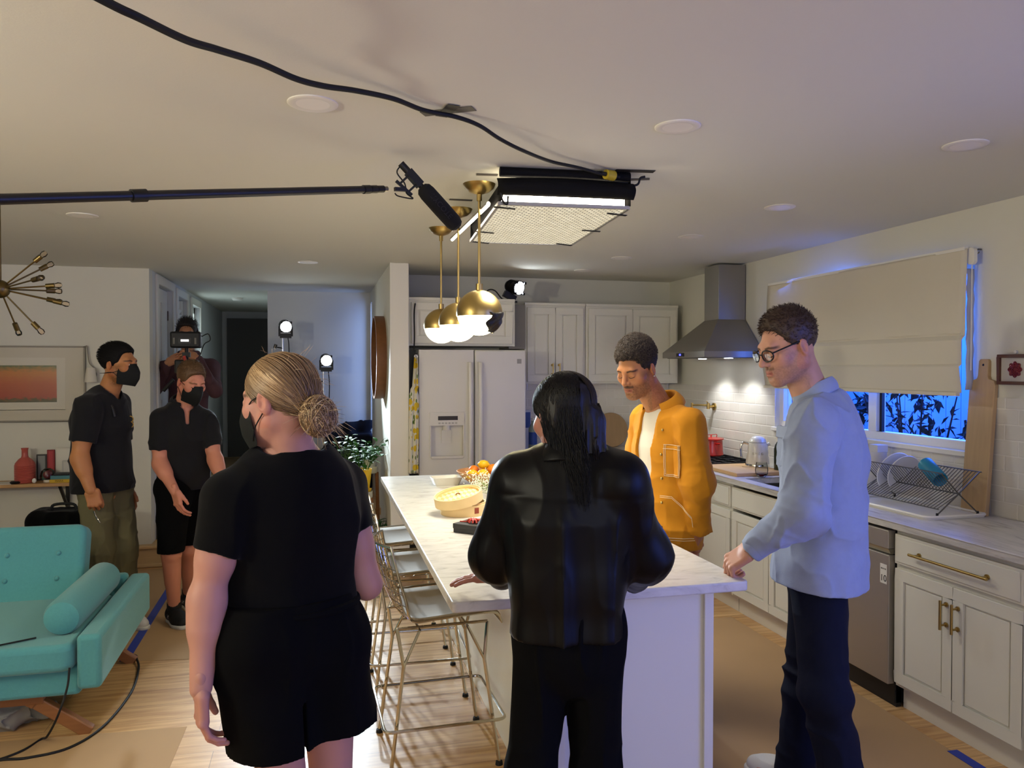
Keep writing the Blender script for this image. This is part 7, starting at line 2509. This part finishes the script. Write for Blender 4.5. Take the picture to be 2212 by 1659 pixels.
bxx = empty('gift_box', (.672, 3.405, ZC), -.80, 'flat black box with red bow on the island', 'box')
MB().box(-.075, .075, -.055, .055, 0, .030).build('tray', mat('box_black', '#2a2827', .55), bxx, smooth=False, bevel=.002)
MB().box(-.077, .077, -.057, .057, .018, .040).build('lid', MATS['box_black'], bxx, smooth=False, bevel=.002)
bw = MB()
rnd = random.Random(2)
for i in range(11):
    a = i * .57; r_ = rnd.uniform(.02, .04)
    bw.tube(spline([(0, 0, .042), (r_ * .6 * math.cos(a), r_ * .6 * math.sin(a), .056), (r_ * math.cos(a), r_ * math.sin(a), .044)], 4), .0042, 6)
bw.tube([(-.02, .0, .043), (-.07, -.01, .042)], .003, 6)
bw.build('red_bow', mat('bow_red', '#b03a2c', .5), bxx)

# ---------------------------------------------------------------- things on the counters
m_red = mat('red_enamel', '#b01a14', .22, spec=.6, coat=.4)
pt = empty('red_pot', (3.10, 5.72, .942), 0, 'red enamel pot with lid on the gas range', 'pot')
MB().lathe([(0, 0), (.090, 0), (.100, .008), (.094, .04), (.092, .125), (.098, .132), (.090, .132), (0, .12)], n=40).build('pot_body', m_red, pt)
MB().lathe([(.101, .130), (.101, .140), (.06, .148), (0, .150)], n=40).build('lid', m_red, pt)
b = MB()
b.tube(spline([(-.065, -.03, .146), (-.065, -.03, .166), (0, 0, .168), (.065, .03, .166), (.065, .03, .146)], 6), .003, 6).tube([(0, 0, .148), (0, 0, .168)], .006, 8)
b.build('lid_handle', m_red, pt)
for s in (1, -1): MB().tube(spline([(s * .035 - .05, -s * .085 - .02, .10), (s * .05 - .05, -s * .12 - .02, .105), (s * .0, -s * .125, .105), (s * .02, -s * .09, .10)], 5), .006, 6).build('side_handle', m_red, pt)
tpt = empty('teal_pot', (2.93, 5.93, .942), 0, 'small teal kettle behind the red pot', 'pot')
MB().lathe([(0, 0), (.07, 0), (.075, .01), (.07, .08), (.05, .10), (.052, .108), (.0, .118)], n=32).ball((0, 0, .124), .011, 10, 8).build('pot_body', mat('teal_enamel', '#2f8f92', .25, coat=.3), tpt)
MB().tube(spline([(.05, -.05, .02), (.10, -.06, .06), (.09, -.05, .11)], 5), .008, 8).build('side_handle', MATS['teal_enamel'], tpt)
kt = empty('electric_kettle', (3.10, 5.03, ZC + .024), 0, 'white retro electric kettle with chrome handle on the counter', 'kettle')
m_ket = mat('kettle_cream', '#d5d1c6', .2, spec=.5, coat=.3)
MB().lathe([(0, .018), (.082, .018), (.083, .03), (.070, .15), (.062, .172), (0, .174)], n=40).build('kettle_body', m_ket, kt)
MB().lathe([(.062, .175), (.055, .195), (.038, .212), (.015, .219), (0, .22)], n=40).build('lid', m_ket, kt)
MB().lathe([(0, 0), (.085, 0), (.086, .012), (.083, .018), (0, .018)], n=40).build('chrome_base', m_chrome, kt)
hd_ = Vector((-.94, .34, 0))
MB().tube(spline([hd_ * .062 + Vector((0, 0, .160)), hd_ * .10 + Vector((0, 0, .168)), hd_ * .118 + Vector((0, 0, .14)), hd_ * .115 + Vector((0, 0, .075)), hd_ * .112 + Vector((0, 0, .06))], 6), .0085, 8).build('handle', m_chrome, kt)
MB().tube(spline([-hd_ * .060 + Vector((0, 0, .150)), -hd_ * .085 + Vector((0, 0, .165))], 4), .014, 8).build('spout', m_ket, kt)
for i, ch in enumerate('SMEG'):
    a = -PI / 2 - .55 + (i - 1.5) * .28
    n = Vector((math.cos(a), math.sin(a), .1)).normalized(); t = Vector((-math.sin(a), math.cos(a), 0))
    R = Matrix((t, n.cross(t), n)).transposed()
    text('kettle_lettering', ch, .024, m_steel, Vector((.0765 * math.cos(a), .0765 * math.sin(a), .095)), R, kt, .0015)
bt_ = empty('oil_bottle', (3.13, 4.80, ZC), 0, 'dark green oil bottle with pourer behind the blue shirt', 'bottle')
MB().lathe([(0, 0), (.036, 0), (.037, .01), (.037, .17), (.030, .20), (.014, .225), (.0135, .265), (.015, .268), (0, .268)], n=28).build('glass_body', mat('bottle_green', '#1c2410', .12, spec=.6), bt_)
MB().cyl((0, 0, .265), (0, 0, .285), .012).cyl((0, 0, .285), (.012, 0, .335), .004).build('pourer', m_black, bt_)
cb = empty('chopping_board', (2.945, 4.95, ZC), 0, 'light wooden chopping board lying flat on the marble counter', 'chopping board')
MB().box(-.205, .20, -.25, .25, 0, .024).build('board', mat('board_maple', '#c39a68', .5, var=.12, vscale=4, stretch=(12, 1, 12)), cb, smooth=False, bevel=.003)
wg = empty('wine_glass', (2.90, 4.655, ZC), 0, 'stemless wine glass with a little red wine on the counter', 'glass')
m_glass = glassmat('clear_glass', '#f4f6f6', .0, .10)
MB().lathe([(0, .003), (.022, 0), (.040, .022), (.043, .05), (.034, .10), (.0325, .10), (.0415, .05), (.038, .024), (.02, .006), (0, .006)], n=32).build('bowl', m_glass, wg)
MB().lathe([(0, .0065), (.02, .0068), (.036, .023), (0, .024)], n=24).build('wine', mat('red_wine', '#5a0f1e', .1), wg)
rb = empty('round_board', (2.66, 6.835, ZC), 0, 'round wooden board leaning against the back tiles', 'chopping board')
MB().lathe([(0, -.011), (.158, -.011), (.162, -.006), (.162, .006), (.158, .011), (0, .011)], (0, -.02, .158), 48, rotm(PI / 2 - .17)).build('board', mat('board_beech', '#a98a62', .55, var=.15, vscale=3, stretch=(10, 2, 2)), rb)
bb_ = empty('soap_bottle', (1.84, 6.62, ZC), 0, 'clear bottle with blue label beside the fridge', 'bottle')
MB().lathe([(0, 0), (.036, 0), (.038, .01), (.038, .20), (.02, .235), (.014, .25), (.014, .27), (0, .27)], n=24).build('bottle_body', mat('clear_plastic', '#8d9a86', .2), bb_)
MB().lathe([(.0385, .06), (.0385, .17)], n=24).build('label_band', mat('label_blue', '#2e4c8c', .5), bb_)
MB().cyl((0, 0, .27), (0, 0, .295), .016).build('cap', m_white, bb_)
cp_ = empty('cereal_box', (1.80, 6.76, ZC), .2, 'blue and white carton behind the bottle beside the fridge', 'box')
MB().box(-.05, .05, -.03, .03, 0, .36).build('carton', mat('carton_white', '#c9cbd2', .5), cp_, smooth=False)
MB().box(-.045, .045, -.0312, -.03, .20, .34).build('label_panel', MATS['label_blue'], cp_, smooth=False)
ps = empty('pot_filler', (3.272, 5.98, 1.325), 0, 'brass pot filler tap on the tiles above the range', 'tap')
MB().cyl((0, 0, 0), (-.012, 0, 0), .032).cyl((0, 0, 0), (-.06, 0, 0), .012).build('wall_flange', m_brass, ps)
MB().tube([(-.06, 0, -.02), (-.06, 0, .03)], .014, 12).tube([(-.06, 0, .012), (-.16, .10, .012)], .009, 10).tube([(-.16, .10, .03), (-.16, .10, -.05)], .010, 10).build('swing_arm', m_brass, ps)
MB().tube([(-.06, 0, .03), (-.09, -.03, .045)], .005, 8).build('lever', m_brass, ps)

# drying rack on its tray
tr = empty('drain_tray', (3.03, 3.44, ZC), 0, 'white drain tray under the wire dish rack', 'tray')
b = MB().prism(rrect(.36, .62, .04, 4), 'z', 0, .006)
b.tube([(x, y, .012) for x, y in rrect(.36, .62, .04, 4)], .008, 6, closed=True)
b.build('tray_body', m_trim, tr)
dk = empty('dish_rack', (3.055, 3.44, ZC + .006), 0, 'folding steel wire dish rack on the counter under the window', 'dish rack')
m_rack = mat('rack_steel', '#7d7b76', .3, 1.0)
zD, yA, yB = .11, -.285, .285
foot1, foot2, topB, topA = Vector((-.125, 0, .012)), Vector((.115, 0, .012)), Vector((.125, 0, .215)), Vector((-.105, 0, .215))
Dv = Vector((0, 0, zD))
for y in (yA, yB):
    for a, b_ in ((foot1, topB), (foot2, topA)):
        f = MB().tube([a + Vector((0, y, 0)), Dv + Vector((0, y, 0)), b_ + Vector((0, y, 0))], .0035, 6).build('cross_leg', m_rack, dk)
        MB().cyl(a + Vector((0, y, -.012)), a + Vector((0, y, .008)), .006).build('foot_cap', m_rubber, f)
low = foot1 * .86 + Dv * .14 + Vector((-.02, 0, .015))
b = MB()
for p in (topA, topB, Dv, low): b.tube([p + Vector((0, yA - .01, 0)), p + Vector((0, yB + .01, 0))], .0032, 6)
for i in range(27):
    y = yA + (yB - yA) * i / 26
    for p in (topA, topB, low): b.tube([p + Vector((0, y, 0)), Dv + Vector((0, y, 0))], .0018, 4)
b.build('wire_shelf', m_rack, dk)
cu = empty('blue_tumbler', (3.09, 3.31, ZC + .175), 0, 'blue tumbler lying in the dish rack', 'cup')
MB().lathe([(.036, 0), (.038, .155), (.0, .156)], (-.045, -.05, -.005), 32, rotm(-1.15, 0, -.25), cap=False).build('cup_wall', mat('tumbler_blue', '#2f8aa8', .35), cu, solid=.003)
for k, (y, r_) in enumerate(((.20, .115), (.13, .105))):
    p = empty('plate', (3.085, 3.44 + y, ZC + .165), 0, ('white plate farthest back in the dish rack', 'white plate leaning second in the dish rack')[k], 'plate', 'plates in the dish rack')
    MB().lathe([(0, 0), (r_ * .6, 0), (r_, .014), (r_ * .98, .018), (r_ * .58, .005), (0, .005)], (0, 0, 0), 40, rotm(PI / 2 + .25)).build('disc', mat('plate_white', '#d9d8d8', .2), p)
jg = empty('white_jug', (3.17, 3.86, ZC), 0, 'white plastic jug behind the dish rack', 'jug')
MB().lathe([(0, 0), (.07, 0), (.072, .02), (.062, .16), (.045, .24), (.047, .25), (.040, .25), (.0, .04)], n=32).build('jug_body', mat('jug_white', '#d5d5da', .35), jg)
MB().box(-.035, .035, -.035, .035, .25, .29).tube(spline([(0, -.06, .20), (0, -.10, .18), (0, -.10, .09), (0, -.068, .06)], 5), .008, 8).build('jug_handle', MATS['jug_white'], jg)
bc_ = empty('brush_cup', (3.02, 3.84, ZC), 0, 'brass cup with a dish brush beside the rack', 'cup')
MB().lathe([(0, 0), (.032, 0), (.032, .075), (.029, .075), (.029, .005), (0, .005)], n=24).build('cup_wall', m_brass, bc_)
MB().tube([(.0, 0, .01), (.03, .02, .20)], .005, 6).build('brush_handle', m_trim, bc_)

tb_ = empty('paddle_board', (3.205, 3.222, ZC), 0, 'tall wooden paddle board leaning beside the window', 'chopping board')
lean = rotm(0, .075, 0)
b = MB()
oz = [(-.077, 0), (.077, 0), (.077, .655), (.068, .675), (.036, .685), (.030, .70), (.030, .775), (.022, .785), (-.022, .785), (-.030, .775), (-.030, .70), (-.036, .685), (-.068, .675), (-.077, .655)]
b.prism(oz, 'x', 0, .024)
b.v = [tuple(lean @ Vector(v)) for v in b.v]
b.build('board', mat('board_oak', '#b5966c', .5, var=.16, vscale=3.5, stretch=(10, 14, 1)), tb_, smooth=False, bevel=.003)
hl = MB().cyl((-.001, 0, .755), (-.0002, 0, .755), .006)
hl.v = [tuple(lean @ Vector(v)) for v in hl.v]
hl.build('hanging_hole', m_black, tb_)
tf = empty('framed_tile', (3.28, 3.045, 1.645), 0, 'small brown frame with red medallion on the right wall', 'picture')
b = MB()
for p in ((-.095, .095, .058, .074), (-.095, .095, -.074, -.058), (-.095, -.079, -.058, .058), (.079, .095, -.058, .058)): b.box(-.022, 0, p[0], p[1], p[2], p[3])
b.build('frame', mat('frame_walnut', '#5a3420', .45), tf, smooth=False, bevel=.002)
MB().box(-.010, -.002, -.079, .079, -.058, .058).build('mat_board', mat('mat_white', '#c9c3b8', .7), tf, smooth=False)
md_ = MB()
for r_, t in ((.034, .004), (.026, .006), (.016, .005)):
    md_.tube([(-.012, (r_ + .004 * math.cos(a * 8)) * math.cos(a), (r_ + .004 * math.cos(a * 8)) * math.sin(a)) for a in [2 * PI * i / 48 for i in range(48)]], t * .7, 6, closed=True)
md_.lathe([(0, .012), (.030, .010)], (0, 0, 0), 24, rotm(0, -PI / 2, 0))
md_.build('medallion', mat('medallion_red', '#7a2630', .25, .3), tf)
hk_ = MB().cyl((0, 0, .085), (-.012, 0, .085), .008)
hk_.build('wall_hook', m_trim, tf)
cn2 = empty('canister', (3.06, 2.66, ZC), 0, 'white ceramic canister at the right edge of the counter', 'canister')
MB().lathe([(0, 0), (.066, 0), (.070, .01), (.070, .15), (.073, .155), (.073, .165), (.02, .175), (0, .176)], n=36).build('jar', mat('canister_white', '#d3cec2', .35), cn2)

# ---------------------------------------------------------------- blind, apron
bd = empty('roman_blind', (3.20, 4.172, 2.26), 0, 'cream roman blind half lowered over the kitchen window', 'blind')
m_blind = mat('blind_linen', '#d2cab8', .85, spec=.2, bump=.35, bscale=500)
def blind(u, v):
    y = -.905 + u * 1.81
    z = -v * .735
    x = .0
    x -= .012 * max(0, math.sin(v * PI * 1.0)) + .008 * math.sin(u * 5)
    if v > .60: x -= .022 * min(1, (v - .60) / .03) * (1 if v < .79 else max(.25, 1 - (v - .79) * 4))
    if v > .80: x -= .018
    x += .004 * math.sin(u * 23 + v * 4)
    return (x, y, z)
MB().grid(blind, 40, 60).build('fabric', m_blind, bd, solid=.003)
MB().box(-.004, .055, -.89, .89, -.006, .012).build('head_rail', m_trim, bd, smooth=False, bevel=.002)
MB().box(-.042, -.014, -.885, .885, -.752, -.732).build('bottom_bar', m_blind, bd, smooth=False, bevel=.003)
b = MB().tube([(-.018, -.885, -.43), (-.018, .885, -.43)], .0035, 6)
b.build('rod_pocket', m_blind, bd)
MB().prism([(a, c) for a, c in rrect(.045, .085, .02, 5, -.915, -.04)], 'x', .01, .03).build('end_bracket', m_trim, bd, smooth=False)
MB().tube([(.03, -.905, -.05), (.03, -.905, -.62)], .003, 6).build('pull_cord', m_trim, bd)
MB().grid(lambda u, v: (.012 + .045 * u, -.892 - .004 * math.sin(v * 30), -.10 - v * .62), 3, 12).build('side_lining', mat('lining_pale', '#b9bccb', .8), bd, solid=.002)
for i, (y, z) in enumerate(((3.50, 2.272), (3.262, 2.258), (4.32, 2.275), (4.87, 2.272))):
    h = MB().cyl((0, 0, 0), (-.02, 0, .0), .004, n=8).tube(spline([(-.02, 0, 0), (-.03, 0, -.012), (-.022, 0, -.022), (-.012, 0, -.014)], 4), .0028, 6)
    shelf_thing('wall_hook', ('small wire hook on the wall above the blind', 'wire hook at the right end above the blind', 'wire hook above the middle of the blind', 'wire hook above the far end of the blind')[i], 'hook', h, m_steel, (3.28, y, z), 'hooks above the blind')
ap = empty('lemon_apron', (.745, 6.11, 1.74), 0, 'white apron with lemon print hanging beside the fridge', 'apron')
def apron_mat():
    m = bpy.data.materials.new('lemon_print'); m.use_nodes = True
    nt = m.node_tree; N = nt.nodes.new; L = nt.links.new
    b = nt.nodes['Principled BSDF']
    tc = N('ShaderNodeTexCoord')
    v = N('ShaderNodeTexVoronoi'); v.inputs['Scale'].default_value = 15; L(tc.outputs['Object'], v.inputs['Vector'])
    v2 = N('ShaderNodeTexVoronoi'); v2.inputs['Scale'].default_value = 26
    mp = N('ShaderNodeMapping'); mp.inputs['Location'].default_value = (3, 2, 1); mp.inputs['Scale'].default_value = (1.6, 1, .6)
    L(tc.outputs['Object'], mp.inputs[0]); L(mp.outputs[0], v2.inputs['Vector'])
    def step(src, t):
        s = N('ShaderNodeMath'); s.operation = 'LESS_THAN'; s.inputs[1].default_value = t; L(src, s.inputs[0]); return s.outputs[0]
    m1 = N('ShaderNodeMix'); m1.data_type = 'RGBA'; m1.inputs[6].default_value = (*lin('#dcd8c8'), 1); m1.inputs[7].default_value = (*lin('#5f7a34'), 1)
    L(step(v2.outputs['Distance'], .26), m1.inputs[0])
    m2 = N('ShaderNodeMix'); m2.data_type = 'RGBA'; m2.inputs[7].default_value = (*lin('#d8b828'), 1)
    L(step(v.outputs['Distance'], .38), m2.inputs[0]); L(m1.outputs[2], m2.inputs[6])
    L(m2.outputs[2], b.inputs['Base Color']); b.inputs['Roughness'].default_value = .85
    return m
def apron(u, v):
    w = .025 + .05 * min(1, v * 2.2)
    if v > .3: w = .075
    x = -.005 - .01 * v + (u - .5) * w * 1.0 - (.012 if v > .25 else 0)
    return (x, .012 * math.sin(u * 14 + v * 2) - .006, -v * .92)
MB().grid(apron, 26, 40).build('cloth', apron_mat(), ap, solid=.002)
MB().cyl((.0, .03, .01), (0, -.01, .012), .006).cyl((0, .03, .005), (0, .04, .005), .016).build('hook', m_steel, ap)
struct('gap_shade_board', MB().box(.684, .762, 6.30, 6.32, 0, 1.80), m_black)  # black board put in the gap to stand for its shade
